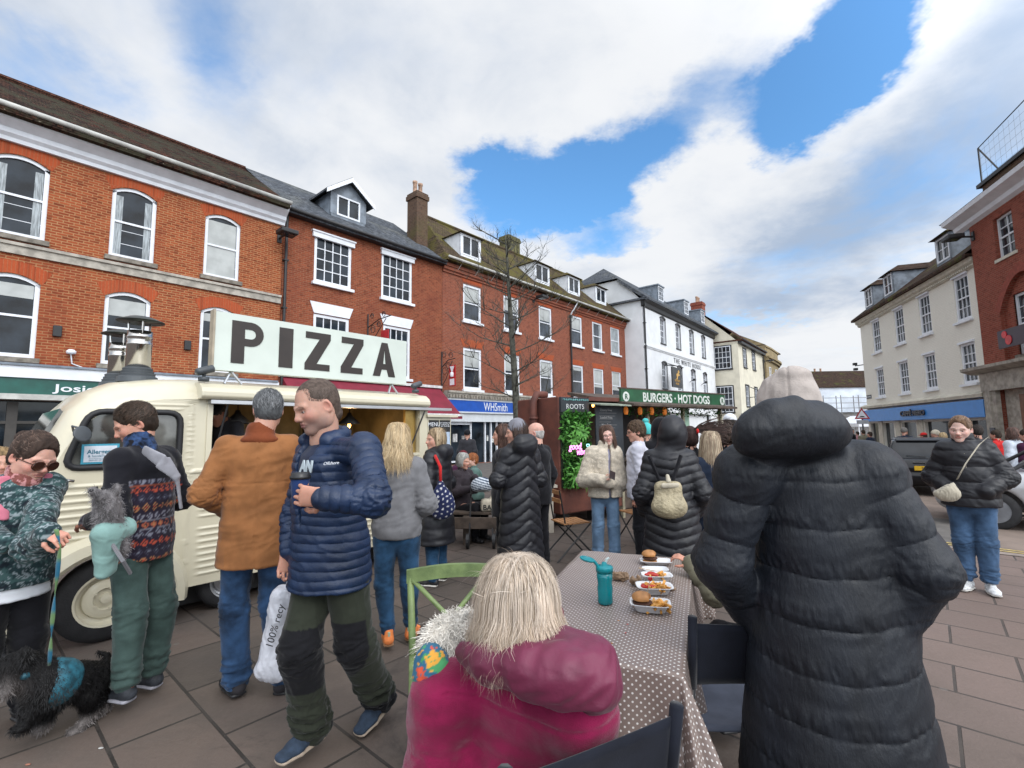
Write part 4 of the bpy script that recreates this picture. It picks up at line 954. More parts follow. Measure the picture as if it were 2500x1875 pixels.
def hair_long(name,par,hc,Rh,n,length,c1,c2,wave=.006,rad=(.088,.108,.104),face=58,flare=.0,tuck=0.,width=.005,seed=1,part=0.,back=0.,wind=(0,0,0),under=True,m=14,lift=.012,layer=.35,jag=.12):
    r=np.random.default_rng(seed); Rh=np.array(Rh); hc=V3(hc)
    az=r.uniform(face,360-face,n); az=np.radians(az)   # 0 = forward (-Y), measured round
    st=np.stack([np.sin(az),-np.cos(az)],1); rr=1+r.uniform(0,1,n)**2*lift/.09
    top=.105; t=np.linspace(0,1,m); ph=r.uniform(0,6.28,(n,1)); L=length*(1-layer*r.uniform(0,1,n)**2)*(1+jag*r.normal(size=n)*.5)
    total=L[:,None]; th_len=.15; s_=t[None,:]*total
    th=np.clip(s_/.10,0,1.62+.0*s_); th=np.minimum(s_/.098+.12,1.62)
    rx,ry,rz=rad
    below=np.maximum(s_-.098*1.50,0)
    R0=np.sin(np.minimum(th,1.57))
    x=st[:,0:1]*rx*R0*rr[:,None]; y=.012+st[:,1:2]*ry*R0*rr[:,None]; z=.022+rz*np.cos(th)*rr[:,None]-below
    fl=flare*below; x=x*(1+fl/.09-tuck*below/.25); y=y*(1+fl/.09*.6-tuck*below/.25)+back*below
    wv=wave*np.clip(below/.05,0,1); x=x+wv*np.sin(s_*38+ph)+wv*.6*np.sin(s_*75+ph*2); y=y+wv*np.cos(s_*33+ph*1.7)
    dec=1-np.clip(s_/.12,0,1); x=x+r.normal(size=(n,1))*.016*dec; y=y+r.normal(size=(n,1))*.022*dec
    tw=r.normal(size=(n,1)); Pp=np.stack([x,y,z],2)
    W=V3(wind); Pp=Pp+ (np.clip(s_-.06,0,9)[...,None]**1.3)*W*(.6+.8*r.uniform(size=(n,1,1)))
    f=r.uniform(0,1,(n,1))**1.0; cols=V3(c1)*(1-f)+V3(c2)*f; cols*=r.uniform(.75,1.15,(n,1))
    V,Q,c=ribbons(Pp,r.uniform(.6,1.3,n)*width,V3((0,.01,0)),cols)
    V=V@Rh.T+hc; o=obj(name,fastmesh(name,V,Q,M_hair,c),par); return o
def hair_base(name,par,hc,Rh,c,h,length=.0,rad=(.083,.103,.098),face=.045,fz=.055,disp=.003,extra=None,back=0.,w=.07,m=None,low=-.03):
    s=SDF(); s.ell((0,.013,.042),(rad[0],rad[1],rad[2]),k=0); s.ell((0,.03,-.01),(rad[0]*.96,rad[1]*.8,.075),k=.02)
    # open the face
    s.ell((0,-.085,-.03),(.068,.075,fz+.045),k=.012,op='s'); 
    if length:
        s.ec((0,.035,.0),(0,.045+back*length,-length),(rad[0]*.95,.05),(w,.030),k=.04)
        for x in (-1,1): s.ec((x*.07,.0,.0),(x*.07,.01+back*length,-length*.9),(.02,.035),(.014,.03),k=.03)
        s.ell((0,-.085,-.06),(.060,.085,.11),k=.01,op='s'); s.ell((0,-.01,-.14),(.055,.055,.11),k=.01,op='s')
    else:
        s.plane((0,.0,low-.02),(0,-.55,-1))
        for x in (-1,1): s.ell((x*.09,.008,-.01),(.022,.022,.03),k=.006,op='s')
    if extra: extra(s)
    def dsp(V,N_): return disp*ridge(V*np.array([1,1,.45]),55,5)+disp*.8*wob(V,90,6)
    return sobj(name,s,h,m or M_hairs,par,dsp,lambda V:np.clip(V3(c)*(1+.35*wob(V*np.array([1,1,.4]),70,2)[:,None]),0.005,1),T=(Rh,hc))
def hair_short(name,par,hc,Rh,n,c1,c2,length=.035,rad=(.082,.102,.096),face=.055,seed=2,comb=(0,1,-.3),width=.0035,low=-.045,top_boost=1.,lift=.22):
    r=np.random.default_rng(seed); P=r.normal(size=(n*3,3)); P/=np.linalg.norm(P,axis=1,keepdims=True)
    S=P*V3(rad)+V3((0,.013,.042)); keep=(S[:,2]>low+np.clip((-S[:,1]-.01)*1.9,-.0,.2)-np.clip(S[:,1],0,1)*.25)&~((S[:,1]<-.052)&(S[:,2]<(.072 if lift>.1 else .098))); S=S[keep][:n]; Pn=P[keep][:n]
    cm=nrm(comb); tang=cm-Pn*(Pn@cm)[:,None]; tang/=np.maximum(np.linalg.norm(tang,axis=1,keepdims=True),1e-6)
    m=5; t=np.linspace(0,1,m); L=length*r.uniform(.5,1.2,len(S))*np.where(S[:,2]>.07,top_boost,1.)
    jit=r.normal(size=S.shape)*.3; D_=tang+jit
    tang=tang-0; D_=D_-Pn*(D_*Pn).sum(1,keepdims=True)
    path=S[:,None,:]+ (D_*L[:,None])[:,None,:]*t[None,:,None]; cc_=V3((0,.013,.042)); q=(path-cc_)/V3(rad); q/=np.linalg.norm(q,axis=2,keepdims=True)
    path=cc_+q*V3(rad)*(1.01+(L[:,None]*lift/.09*np.sin(t*2.2)[None,:]*r.uniform(.3,1.2,(len(S),1))))[...,None]
    f=r.uniform(0,1,(len(S),1)); cols=(V3(c1)*(1-f)+V3(c2)*f)*r.uniform(.7,1.2,(len(S),1))
    V,Q,c=ribbons(path,r.uniform(.7,1.3,len(S))*width,V3((0,.013,.0)),cols); V=V@np.array(Rh).T+V3(hc)
    return obj(name,fastmesh(name,V,Q,M_hair,c),par)
# ---------- quilting ----------
def qz(sp,amp,z0=0.,slope=0.,chev=0.,pw=.55,wv=.0,ymul=0.):
    def f(X,Y,Z,s_):
        c=(Z-z0+slope*X+chev*np.abs(X)+ymul*Y+ (wv*np.sin(X*22+Z*9)+wv*.6*np.sin(X*9.-Z*31+Y*17) if wv else 0))/sp
        return amp*(1-np.abs(np.sin(np.pi*c))**pw)+0*X
    return f
def qs(sp,amp,s0=0.,pw=.55,wv=.0):
    def f(X,Y,Z,s_): return amp*(1-np.abs(np.sin(np.pi*(s_+s0+ (wv*np.sin(Z*25+X*31) if wv else 0))/sp))**pw)
    return f
def to_local(loc,yaw,z0,v):
    w_=at(*v)-Vector((loc[0],loc[1],z0)); return np.array(Matrix.Rotation(-R_(yaw),3,'Z')@w_)
def dir_local(yaw,d): return tuple(Matrix.Rotation(-R_(yaw),3,'Z')@Vector(d))
# ---------- a whole person ----------
def person(label,loc,yaw,H=1.72,group=None,h=.014,girth=1.,fem=False,pose=None,skin=SK,head=None,top=None,legs=None,shoes=None,hair=None,hands=None,name='person',cat='person',hidden_legs=False):
    S=H/1.75; g=girth; P={}
    sh=.142 if fem else .162
    D0=dict(pelvis=(0,0,.95),chest=(0,.0,1.27),neck=(0,.012,1.485),head=(0,-.015,1.635),hr=(0,0,0),
        hipL=(.088,0,.93),kneeL=(.10,-.01,.50),ankL=(.11,.015,.09),hipR=(-.088,0,.93),kneeR=(-.10,-.01,.50),ankR=(-.11,.015,.09),
        shL=(sh,.0,1.41),elL=(sh+.075,.05,1.13),wrL=(sh+.085,-.03,.885),shR=(-sh,.0,1.41),elR=(-sh-.075,.05,1.13),wrR=(-sh-.085,-.03,.885),
        footL=8,footR=-8,pitchL=0,pitchR=0)
    D0.update(pose or {})
    PXd=D0.pop('px',{}); z0=gz(loc[0]) if len(loc)<3 else loc[2]
    for k,v in PXd.items(): D0[k]=tuple(to_local(loc,yaw,z0,v)/S)
    if 'pel' in D0: # move the whole upper body with the pelvis
        pass
    for k,v in D0.items(): P[k]=V3(v)*S if isinstance(v,tuple) and k!='hr' else v
    hr=P['hr']; Rh=eul(*hr); hc=P['head']
    root=empty(name,(loc[0],loc[1],z0),R_(yaw),label,cat,group)
    sx=nrm(P['shL']-P['shR']); hx=nrm(P['hipL']-P['hipR'])
    hd=dict(h=.0045,fat=0.,stubble=0.,lip=(.48,.20,.165),rosy=.22,hairc=(.05,.03,.02),scale=1.0); hd.update(head or {})
    # --- body: one mesh (head, neck, trunk, arms, hands, legs)
    HS=head_sdf(fem,hd['fat']); Vh,Qh=HS.mesh(hd['h']); ch=head_cols(skin,hd['stubble'],hd['lip'],hd['rosy'],hairc=hd['hairc'])(Vh); Vh=Vh*hd['scale']*(S**.35)@Rh.T+hc
    b=SDF(); 
    b.ec(P['pelvis'],P['chest'],(.10*S,.06*S),(.11*S,.07*S),w=sx,k=.03); b.ec(P['chest'],P['neck']+(P['chest']-P['neck'])*.3,(.11*S,.07*S),(.08*S,.05*S),w=sx,k=.03)
    b.ec(P['shL'],P['shR'],.03*S,k=.02); neckpr(b,Rh*1.0,hc,P['neck'],(.052 if fem else .060)*S*(1+hd['fat']))
    for s_ in 'LR':
        b.ec(P['sh'+s_],P['el'+s_],.045*S,.037*S,k=.02); b.ec(P['el'+s_],P['wr'+s_],.037*S,.027*S,k=.02)
        if not hidden_legs: b.ec(P['hip'+s_],P['knee'+s_],.07*S,.05*S,k=.03); b.ec(P['knee'+s_],P['ank'+s_],.05*S,.033*S,k=.02)
    Vb,Qb=b.mesh(max(.012,h)); cb=np.tile(V3(skin),(len(Vb),1))
    if hd.get('stubble'): 
        dd=np.linalg.norm(Vb-(hc+Rh@V3((0,-.02,-.09))),axis=1); cb=cb*(1-.25*hd['stubble']*np.exp(-(dd/.05)**2))[:,None]
    parts=[(Vh,Qh),(Vb,Qb)]; cols=[ch,cb]
    for hn in (hands or []):
        q=SDF(); hand_sdf(q,V3(hn['at'])*S if 'at' in hn else P['wr'+hn['s']],hn['d'],hn['n'],hn.get('side',1),hn.get('curl',.35),hn.get('sc',1.)*S,thumb=hn.get('thumb'))
        Vq,Qq=q.mesh(hn.get('h',.0035)); parts.append((Vq,Qq)); cq=np.tile(V3(skin)*V3((1.02,.9,.86)),(len(Vq),1)); cols.append(cq*(1+.07*wob(Vq,60,4)[:,None]))
    V,Q=join(*parts); obj('body',fastmesh('body',V,Q,M_skin,np.concatenate(cols)),root)
    # --- top garment
    for top in (top if isinstance(top,list) else [top] if top else []):
        t=dict(T=.025,m=None,hem=.80,k=.035,quilt=None,aquilt=None,collar=.03,collarr=.072,hood=None,h=h,fold=.006,flare=0.,colfn=None,belly=0.,open=None,cuff=None,sleeve=1.,extra=None,hemtilt=0.,name='jacket',sw=1.,disp=None,neckcut=True,tail=None)
        t.update(top); T=t['T']; s=SDF(); q=t['quilt']; aq=t['aquilt'] or (lambda a:None)
        pv,cs,nk=P['pelvis'],P['chest'],P['neck']; wd=(.138 if fem else .142)*S*g
        up=nrm(cs-pv)
        s.ec(pv,cs-up*.10*S,(wd+T+.01,(.115*g)*S+T+t['belly']),((.120 if fem else .140)*S*g+T,(.100*g)*S+T+t['belly']*.7),w=hx,k=0,quilt=q)
        s.ec(cs-up*.10*S,cs+up*.08*S,((.120 if fem else .140)*S*g+T,(.100*g)*S+T+t['belly']*.7),((.134 if fem else .156)*S*g+T*.8,(.108*g)*S+T*.9),w=sx,k=.03,quilt=q)
        s.ec(cs+up*.08*S,nk-up*.05*S,((.128 if fem else .145)*S*g+T*.6,.095*S*g+T*.6),(.070*S,.062*S),w=sx,k=.03,quilt=q)
        mid=nk-up*.052*S
        for s_ in 'LR': s.ec(mid,P['sh'+s_],(.046*S+T*.3),(.050*S*g+T*.62),k=.03,quilt=q)
        tail=t['tail'] or [(pv-V3((0,0,(pv[2]/S-t['hem']+.06)*S)))]
        a=pv; ra=(wd+T+.01,(.115*g)*S+T+t['belly'])
        for i,e in enumerate(tail):
            e=V3(e); fl=t['flare']*(i+1)/len(tail); rb=(ra[0]+fl if i==0 else ra[0]+fl/len(tail),ra[1]+fl*.8); s.ec(a,e,ra,rb,w=hx,k=.02,quilt=q); a=e; ra=rb
        L1=np.linalg.norm(P['elL']-P['shL'])
        for s_ in 'LR':
            sh_,el,wr=P['sh'+s_],P['el'+s_],P['wr'+s_]; rr=t['sleeve']
            s.ec(sh_,el,(.046*S*g+T*.62)*rr,(.039*S*g+T*.62)*rr,k=t['k'],quilt=aq(0)); e2=el+(wr-el)*.97
            s.ec(el,e2,(.039*S*g+T*.62)*rr,(.031*S+T*.5)*rr,k=t['k'],quilt=aq(np.linalg.norm(el-sh_)))
        if t['collar']:
            nd=nrm(V3(hc)-nk+V3((0,.03,0))*0); s.ec(nk-nd*.05*S,nk+nd*t['collar']*S,(t['collarr']*S*1.12,t['collarr']*S),(t['collarr']*S,t['collarr']*S*.95),w=sx,k=.02)
        if t['extra']: t['extra'](s,P,S,Rh,hc)
        s.plane(tail[-1] if t['tail'] else (0,0,t['hem']*S),(0,t['hemtilt'],-1))
        for s_ in 'LR':
            wr=P['wr'+s_]; 
        if t['neckcut']:
            nd=nrm(V3(hc)-nk); s.ec(nk+nd*.0,nk+nd*.16*S,.056*S,.066*S,k=.006,op='s')
        if t['open']: t['open'](s,P,S,Rh,hc)
        F_=t['fold']
        elb=[P['elL'],P['elR']]; wst=P['pelvis']+V3((0,0,.10))
        def dsp(V,N_):
            d=np.zeros(len(V))
            for e in elb: w_=np.exp(-(np.linalg.norm(V-e,axis=1)/.12)**2); d+=w_*F_*1.5*ridge(V*np.array([1,1,1.8]),26,8)
            d+=F_*.9*ridge(V*np.array([.8,.8,1.4])+.3*V[:,[1,2,0]],11,11)+F_*.3*ridge(V,27,12)
            if t['disp']: d=d+t['disp'](V,N_)
            return d
        sobj(t['name'],s,t['h'],t['m'],root,dsp,t['colfn'])
    if legs and not hidden_legs:
        l=dict(T=.012,m=None,h=h,fold=.006,hem=.07,w=(.088,.062,.052),colfn=None,name='trousers',cut=True); l.update(legs); s=SDF(); T=l['T']; a,b_,c=l['w']
        s.ec(P['pelvis']+V3((0,0,-.04*S)),P['pelvis']+V3((0,0,-.09*S)),((.118*g)*S+T,(.085*g)*S+T),((.130*g)*S+T,(.098*g)*S+T),w=hx,k=0)
        for s_ in 'LR':
            hp,kn,an=P['hip'+s_],P['knee'+s_],P['ank'+s_]
            s.ec(hp+V3((0,.012,-.06)),kn,(a*S*g*.90+T,a*S*g*.98+T),b_*S*g*.92+T,w=hx,k=.03); s.ec(kn,an+(kn-an)*l['hem']*.3,b_*S*g+T,c*S+T,k=.02)
            s.ell(kn+(an-kn)*.28+V3((0,.012,0)),(.048*S*g+T*.7,.054*S*g+T*.7,.10*S),k=.03)
        def dsp(V,N_):
            d=np.zeros(len(V))
            for s_ in 'LR':
                w_=np.exp(-((V[:,2]-P['knee'+s_][2])/.10)**2); d+=.5*w_*l['fold']*ridge(V*np.array([.7,.7,2.2]),24,21)
                w_=np.exp(-((V[:,2]-P['ank'+s_][2]-.04)/.10)**2); d+=.75*w_*l['fold']*(ridge(V*np.array([.55,.55,2.]),30,9)+.4*np.sin(V[:,2]*105+5*wob(V,11,4)+V[:,0]*20))
            w_=np.exp(-((V[:,2]-P['pelvis'][2]+.1)/.09)**2); d+=w_*l['fold']*.8*ridge(V*np.array([1,1,1.6]),20,5)
            return d+l['fold']*.45*ridge(V*np.array([1,1,.6]),15,22)
        if l['cut']: s.plane((0,0,P['ankL'][2]*.0+.055*S),(0,0,-1))
        sobj(l['name'],s,l['h'],l['m'],root,dsp,l['colfn'])
    if shoes and not hidden_legs:
        for s_ in 'LR': shoe(root,P['ank'+s_],P['foot'+s_],P['pitch'+s_],S,**shoes)
    if hair: hair(root,hc,Rh*hd['scale']*(S**.35),S)
    root['_p']=1; del root['_p']
    return root,P,Rh,hc
def shoe(root,an,deg,pitch,S,m=None,sm=None,h=.006,accent=None,w=1.,high=0.,name='shoe',sole=.012):
    Rm=eul(0,0,deg)@eul(pitch,0,0); T=(Rm,an)   # local: toe -Y, ankle at origin, sole at z=-.09
    z=-.088*S; u=SDF()
    u.ec((0,.035*S,z+.045*S),(0,-.10*S,z+.034*S),(.036*S*w,.034*S),(.042*S*w,.026*S),w=(1,0,0),k=.0)
    u.ec((0,-.09*S,z+.03*S),(0,-.165*S,z+.028*S),(.042*S*w,.024*S),(.034*S*w,.020*S),k=.02)
    u.ec((0,.02*S,z+.05*S),(0,.012*S,z+(.105+high)*S),(.038*S,.042*S),(.037*S,.043*S),k=.02); u.ec((0,-.02*S,z+.075*S),(0,-.09*S,z+.05*S),(.024*S,.02*S),(.028*S,.014*S),k=.02)
    u.plane((0,0,z+.018*S),(0,0,-1)); u.ec((0,.012*S,z+(.095+high)*S),(0,.012*S,z+(.16+high)*S),.028*S,.028*S,k=.004,op='s')
    for i in range(4): u.ec((-.02*S,(-.02-.022*i)*S,z+(.103-.012*i)*S),(.02*S,(-.026-.022*i)*S,z+(.100-.012*i)*S),.0035,.0035,k=.002)
    o=sobj(name,u,h,m or M_black,root,lambda V,N_:.0012*wob(V,60,3),T=T)
    b=SDF(); b.ec((0,.04*S,z+.012*S),(0,-.09*S,z+.012*S),(.042*S*w,sole*1.15),(.047*S*w,sole),k=0); b.ec((0,-.09*S,z+.012*S),(0,-.168*S,z+.015*S),(.047*S*w,sole),(.036*S*w,sole*.9),k=.01); b.plane((0,0,z+.026*S),(0,0,1)); b.plane((0,0,z-.001),(0,0,-1))
    sobj('sole',b,h,sm or M_black,o,T=T)
    if accent:
        a=SDF(); a.box((0,.052*S,z+.085*S),(.010,.008,.028),r=.004); sobj('heel_tab',a,.005,accent,o,T=T)
    return o
# ================= fabrics =================
C_tan=fabric('tan_canvas',(.275,.115,.042),.85,.2,5,.35,150); C_cord=fabric('brown_corduroy',(.17,.045,.017),.9)
C_blue=fabric('blue_nylon',(.008,.023,.066),.45,.2,6,.35,90,spec=.45,sheen=0,bdist=.006); C_navy=fabric('navy_jersey',(.024,.03,.055))
C_jean=fabric('blue_denim',(.026,.062,.135),.9,.5,5,.4,300); C_jean2=fabric('bright_blue_denim',(.022,.066,.135),.9,.45,6,.4,300); C_jeanl=fabric('light_denim',(.16,.26,.40),.9,.25,6,.3,300); C_jeanr=fabric('mid_denim',(.060,.115,.21),.9,.3,5,.3,300)
C_grey=fabric('grey_marl_sweat',(.17,.17,.18),.95,.12,12,.35,200); C_wht=fabric('pale_sweat',(.50,.50,.57),.95,.06,8,.3,160)
C_blk=fabric('black_padded_nylon',(.012,.0125,.017),.5,.2,6,.3,80,spec=.45,sheen=0); C_blk2=fabric('black_cloth',(.010,.010,.013),.9,.2)
C_coat=fabric('blue_black_nylon',(.0080,.0110,.0175),.55,.25,4,.5,60,stretch=(1.6,1.6,.5),spec=.45,sheen=0,bdist=.006)
C_mag=fabric('magenta_wool',(.200,.008,.050),.97,.2,11,.7,300,sheen=.35); C_mag2=fabric('magenta_satin',(.125,.012,.042),.55,.25,6,.35,24,spec=.5,sheen=.1,bdist=.008)
C_cream=fabric('cream_teddy_fleece',(.60,.53,.43),.98,.15,22,.9,110,bdist=.012); C_col=mat('patterned_cloth',(1,1,1),.92,.06,30,.3,220,attr=True,spec=.2,sheen=.15,bdist=.004)
C_green=fabric('grey_green_cloth',(.048,.080,.072),.85,.2); C_dk=fabric('dark_grey_cloth',(.03,.03,.036)); C_purp=fabric('plum_cloth',(.06,.015,.045)); C_pale=fabric('pale_blue_white_cloth',(.55,.60,.68))
C_teal=fabric('teal_green_knit',(.10,.17,.155)); C_red=fabric('red_cloth',(.5,.02,.02)); C_olive=fabric('olive_padded',(.16,.15,.105),.8)
S_orange=mat('orange_suede',(.75,.22,.06),.8,.2,20); S_gum=mat('gum_sole',(.30,.16,.08),.7); S_wsole=mat('white_sole',(.62,.6,.56),.6,.1); S_navy=mat('navy_knit_shoe',(.03,.05,.085),.9,.2,30,.4,300); S_sand=mat('sand_sole',(.45,.36,.28),.7,.15); S_wshoe=mat('white_mesh_shoe',(.66,.67,.68),.6,.2,25,.3,200); S_mint=mat('mint_suede',(.36,.42,.30),.8,.2); S_gsole=mat('grey_sole',(.30,.30,.34),.6)
def ppx(u,Y): r=ray(u,1058); return (r.x*Y,Y)
def hairf(base,strand=None,**kb):
    """short hair"""
    def f(root,hc,Rh,S):
        h_=kb.get('h',.006)
        hair_base('hair',root,hc,Rh,base,h_,extra=kb.get('extra'),rad=kb.get('rad',(.083,.103,.098)),disp=kb.get('disp',.003),low=kb.get('low',-.03))
        if strand: hair_short('hair_strands',root,hc,Rh,kb.get('n',900),strand[0],strand[1],length=kb.get('L',.035),comb=kb.get('comb',(0,1,-.3)),lift=kb.get('lift',.2),width=kb.get('w',.0035))
    return f
def hairl(base,c1,c2,n=500,length=.33,h=.008,**k):
    def f(root,hc,Rh,S):
        hair_base('hair',root,hc,Rh,base,h,length=max(.06,length-.16),back=k.get('back',0.))
        hair_long('hair_strands',root,hc,Rh,n,length,c1,c2,**k)
    return f
def hood_up(m_r=(.125,.145,.150),op=(.078,.10,.11)):
    def ex(s,P,S,Rh,hc):
        c=V3(hc)+Rh@V3((0,.015,.025)); s.ell(c,V3(m_r)*S,Rh,k=.03); s.ec(c+V3((0,0,-.05)),P['neck'],(.115*S,.11*S),(.12*S,.10*S),k=.04)
    def cut(s,P,S,Rh,hc): s.ell(V3(hc)+Rh@V3((0,-.12,-.01)),op,Rh,k=.02,op='s'); s.ell(V3(hc)+Rh@V3((0,-.01,.0)),(.09,.11,.12),Rh,k=.01,op='s')
    return ex,cut
def hood_down(sz=.085,off=(0,.10,.0),w=1.5):
    def ex(s,P,S,Rh,hc):
        n=P['neck']+V3(off)*S
        s.ec(n+V3((-.055,0,0)),n+V3((.055,0,0)),(sz*.75,sz),k=.04,w=(0,1,0)); 
        for x in (-1,1): s.ec(n+V3((x*.06,-.02,.02)),P['neck']+V3((x*.085,-.075,.0))*S,.045,.035,k=.03)
    return ex
def beanie(m,cuff=True,pom=False,rad=(.092,.112,.108),m2=None,zc=.03,dn=.0):
    def f(root,hc,Rh,S):
        s=SDF(); s.ell((0,.014,.048),rad,k=0); s.plane((0,0,.012-dn),(0,-.28,-1)); 
        if cuff: s.ec((0,.012,.026),(0,.016,.046),(rad[0]+.008,rad[1]+.008),(rad[0]+.007,rad[1]+.007),k=.01); s.plane((0,0,.008-dn),(0,-.28,-1))
        if pom: s.ell((0,.02,.175),(.045,.045,.04),k=.01)
        sobj('beanie',s,.006,m,root,lambda V,N_:.0022*np.sin(np.arctan2(V[:,0],V[:,1])*34)+.002*wob(V,40,3),T=(Rh,hc))
    return f
def band(c0,c1,zf): pass
# ---------- fleece man ----------
def aztec(V):
    x,y,z=V[:,0],V[:,1],V[:,2]; a=np.arctan2(x,y)*.16; row=np.floor(z/.052).astype(int); fr=(z/.052)%1; cc=(a/.045+.5*(row%2))%1
    dmd=np.abs(fr-.5)+np.abs(cc-.5); cols=np.array([(.42,.07,.04),(.16,.17,.22),(.33,.09,.05),(.20,.20,.24),(.36,.17,.08),(.05,.05,.08)]); dark=V3((.022,.017,.03))
    c=np.where((dmd<.16)[:,None],cols[(row+2)%6],np.where((dmd<.27)[:,None],dark,np.where((dmd<.43)[:,None],cols[row%6],dark)))
    c=np.where((np.abs(fr-.5)>.46)[:,None],cols[(row+1)%6]*.7,c)
    body=(z<1.335)&(np.abs(x)<.22)&(z<1.40-.1*np.abs(x)*0); arm=(np.abs(x)>.205)
    return np.where((body&~arm)[:,None],c,V3((.010,.010,.014)))
def scarfx(s,P,S,Rh,hc): pass
yw=-95; lc=(-2.33,3.05)
person('man in black fleece with red geometric back panel, looking down beside the van window',lc,yw,1.80,h=.010,
  pose=dict(hr=(26,0,46),head=(.0,-.075,1.625),neck=(0,-.03,1.485),chest=(0,0,1.27),elR=(-.27,.03,1.14),elL=(.25,.07,1.13),wrL=(.13,-.20,1.06),wrR=(-.10,-.23,1.05),px=dict(ankL=(305,1672,2.93),ankR=(372,1640,3.15),kneeL=(320,1490,2.93),kneeR=(395,1480,3.14)),footL=-10,footR=-12),
  head=dict(h=.0032,stubble=.35,scale=1.04,hairc=(.03,.02,.013)),skin=(.55,.29,.21),
  top=dict(T=.035,m=C_col,hem=.83,colfn=aztec,collar=.05,fold=.008,sleeve=1.0),legs=dict(m=C_green,T=.010,fold=.010,w=(.088,.066,.052),hem=.3),
  shoes=dict(m=mat('charcoal_trainer',(.03,.035,.045),.7,.3,20,.3,150),sm=S_gsole,accent=mat('orange_tab',(.9,.18,.02),.5),high=.02),
  hands=[dict(s='L',d=dir_local(0,(-.6,-.7,.0)),n=(0,0,-1),curl=.5)],
  hair=hairf((.035,.022,.014),((.03,.02,.012),(.10,.06,.04)),n=2600,L=.040,h=.005,comb=(0,.5,.25),lift=.22,w=.0022))
fm_=[o for o in bpy.data.objects if o.get('label','').startswith('man in black fleece')][0]
s=SDF(); L=lambda u,v,Y:to_local(lc,yw,0,(u,v,Y))
s.ec(L(352,1098,2.86),L(398,1128,2.80),(.028,.010),(.045,.010),w=(0,0,1),k=.02); s.ec(L(398,1128,2.80),L(432,1165,2.84),(.045,.010),(.022,.010),w=(0,0,1),k=.02); s.ec(L(432,1165,2.84),L(442,1240,2.88),(.014,.008),(.010,.008),k=.02)
sobj('grey_strap',s,.006,fabric('pale_grey_strap',(.28,.28,.31)),fm_,lambda V,N_:.002*wob(V,30,3))
s=SDF(); nk=V3((0,-.03,1.485))*(1.8/1.75); s.ec(nk+V3((0,.005,-.03)),nk+V3((0,-.02,.05)),(.094,.092),(.078,.076),k=0); s.ec(nk+V3((0,-.03,.04)),nk+V3((0,-.05,.15)),.058,.07,k=.005,op='s'); sobj('neck_scarf',s,.006,fabric('blue_print_scarf',(.025,.05,.12),.9,.6,30),fm_,lambda V,N_:.004*ridge(V,26,3))
# ---------- tan jacket man ----------
def collar_cols(V): return None
yw=-155; lc=ppx(636,3.12)
tm,P_,Rh_,hc_=person('tall grey-haired man in tan canvas jacket and jeans, seen from behind at the pizza van',lc,yw,1.88,h=.010,
  pose=dict(hr=(6,0,8),head=(-.035,-.02,1.635),elL=(.27,.06,1.16),wrL=(.15,-.16,1.02),elR=(-.27,.05,1.14),wrR=(-.15,-.17,1.02),px=dict(ankL=(578,1655,3.10),ankR=(692,1650,3.16)),footL=25,footR=-25),
  head=dict(h=.004,hairc=(.2,.2,.2)),top=dict(T=.036,m=C_tan,hem=.74,collar=.0,fold=.009,flare=.025,sleeve=1.0,hemtilt=0,h=.008,disp=lambda V,N_:-.004*((np.abs(V[:,0])<.006)&(V[:,1]>0))-.003*((np.abs(V[:,2]-1.30)<.006)&(V[:,1]>0)&(np.abs(V[:,0])<.2))),legs=dict(m=C_jean,T=.010,fold=.010,w=(.088,.064,.056),hem=.0),shoes=dict(m=mat('dark_suede',(.02,.018,.022),.9),sm=M_black),
  hair=hairf((.10,.105,.11),((.045,.047,.052),(.30,.31,.32)),n=3200,L=.05,h=.005,comb=(0,.35,-1),lift=.18,w=.0022,low=-.05))
s=SDF(); nk=P_['neck']; s.ec(nk+V3((0,.005,-.035)),nk+V3((0,-.005,.025)),(.094,.090),(.084,.080),k=0); s.ell(nk+V3((0,.05,-.03)),(.11,.05,.030),k=.03); s.ec(nk+V3((0,-.02,.03)),nk+V3((0,-.03,.15)),.062,.07,k=.005,op='s'); sobj('collar',s,.007,C_cord,tm,lambda V,N_:.001*np.sin(np.arctan2(V[:,0],V[:,1]-.02)*60))
# ---------- blue jacket man ----------
yw=-30; lc=(-.97,2.60)
LX=lambda u,v,Y:to_local(lc,yw,0,(u,v,Y))
def bopen(s,P,S,Rh,hc):
    a=P['neck']+V3((.0,-.10,.02)); b=V3((-.01,-.17,1.08))*S
    s.ec(a,b,(.070,.10),(.012,.06),w=(1,0,0),k=.006,op='s')
def bhood(s,P,S,Rh,hc):
    n=P['neck']
    for t in np.linspace(-1,1,9):
        an=t*2.25; p=n+V3((math.sin(an)*.098,math.cos(an)*.090+.006,.018+.026*math.cos(an))); p2=n+V3((math.sin(an+.5)*.098,math.cos(an+.5)*.090+.006,.018+.026*math.cos(an+.5)))
        if t<1: s.ec(p,p2,.036,.036,k=.02)
    s.ec(n+V3((-.05,.12,-.03)),n+V3((.05,.12,-.03)),.050,.050,k=.03)
def knee_patch(V):
    z=V[:,2]; k=(z>.36)&(z<.66)&(V[:,1]<.03)&(np.abs(np.abs(V[:,0])-.14)<.3); k2=(z<.16)&(V[:,1]>0)
    return np.where((k|k2)[:,None],V3((.008,.008,.010)),V3((.026,.030,.021)))*(1+.12*wob(V,30,2)[:,None])
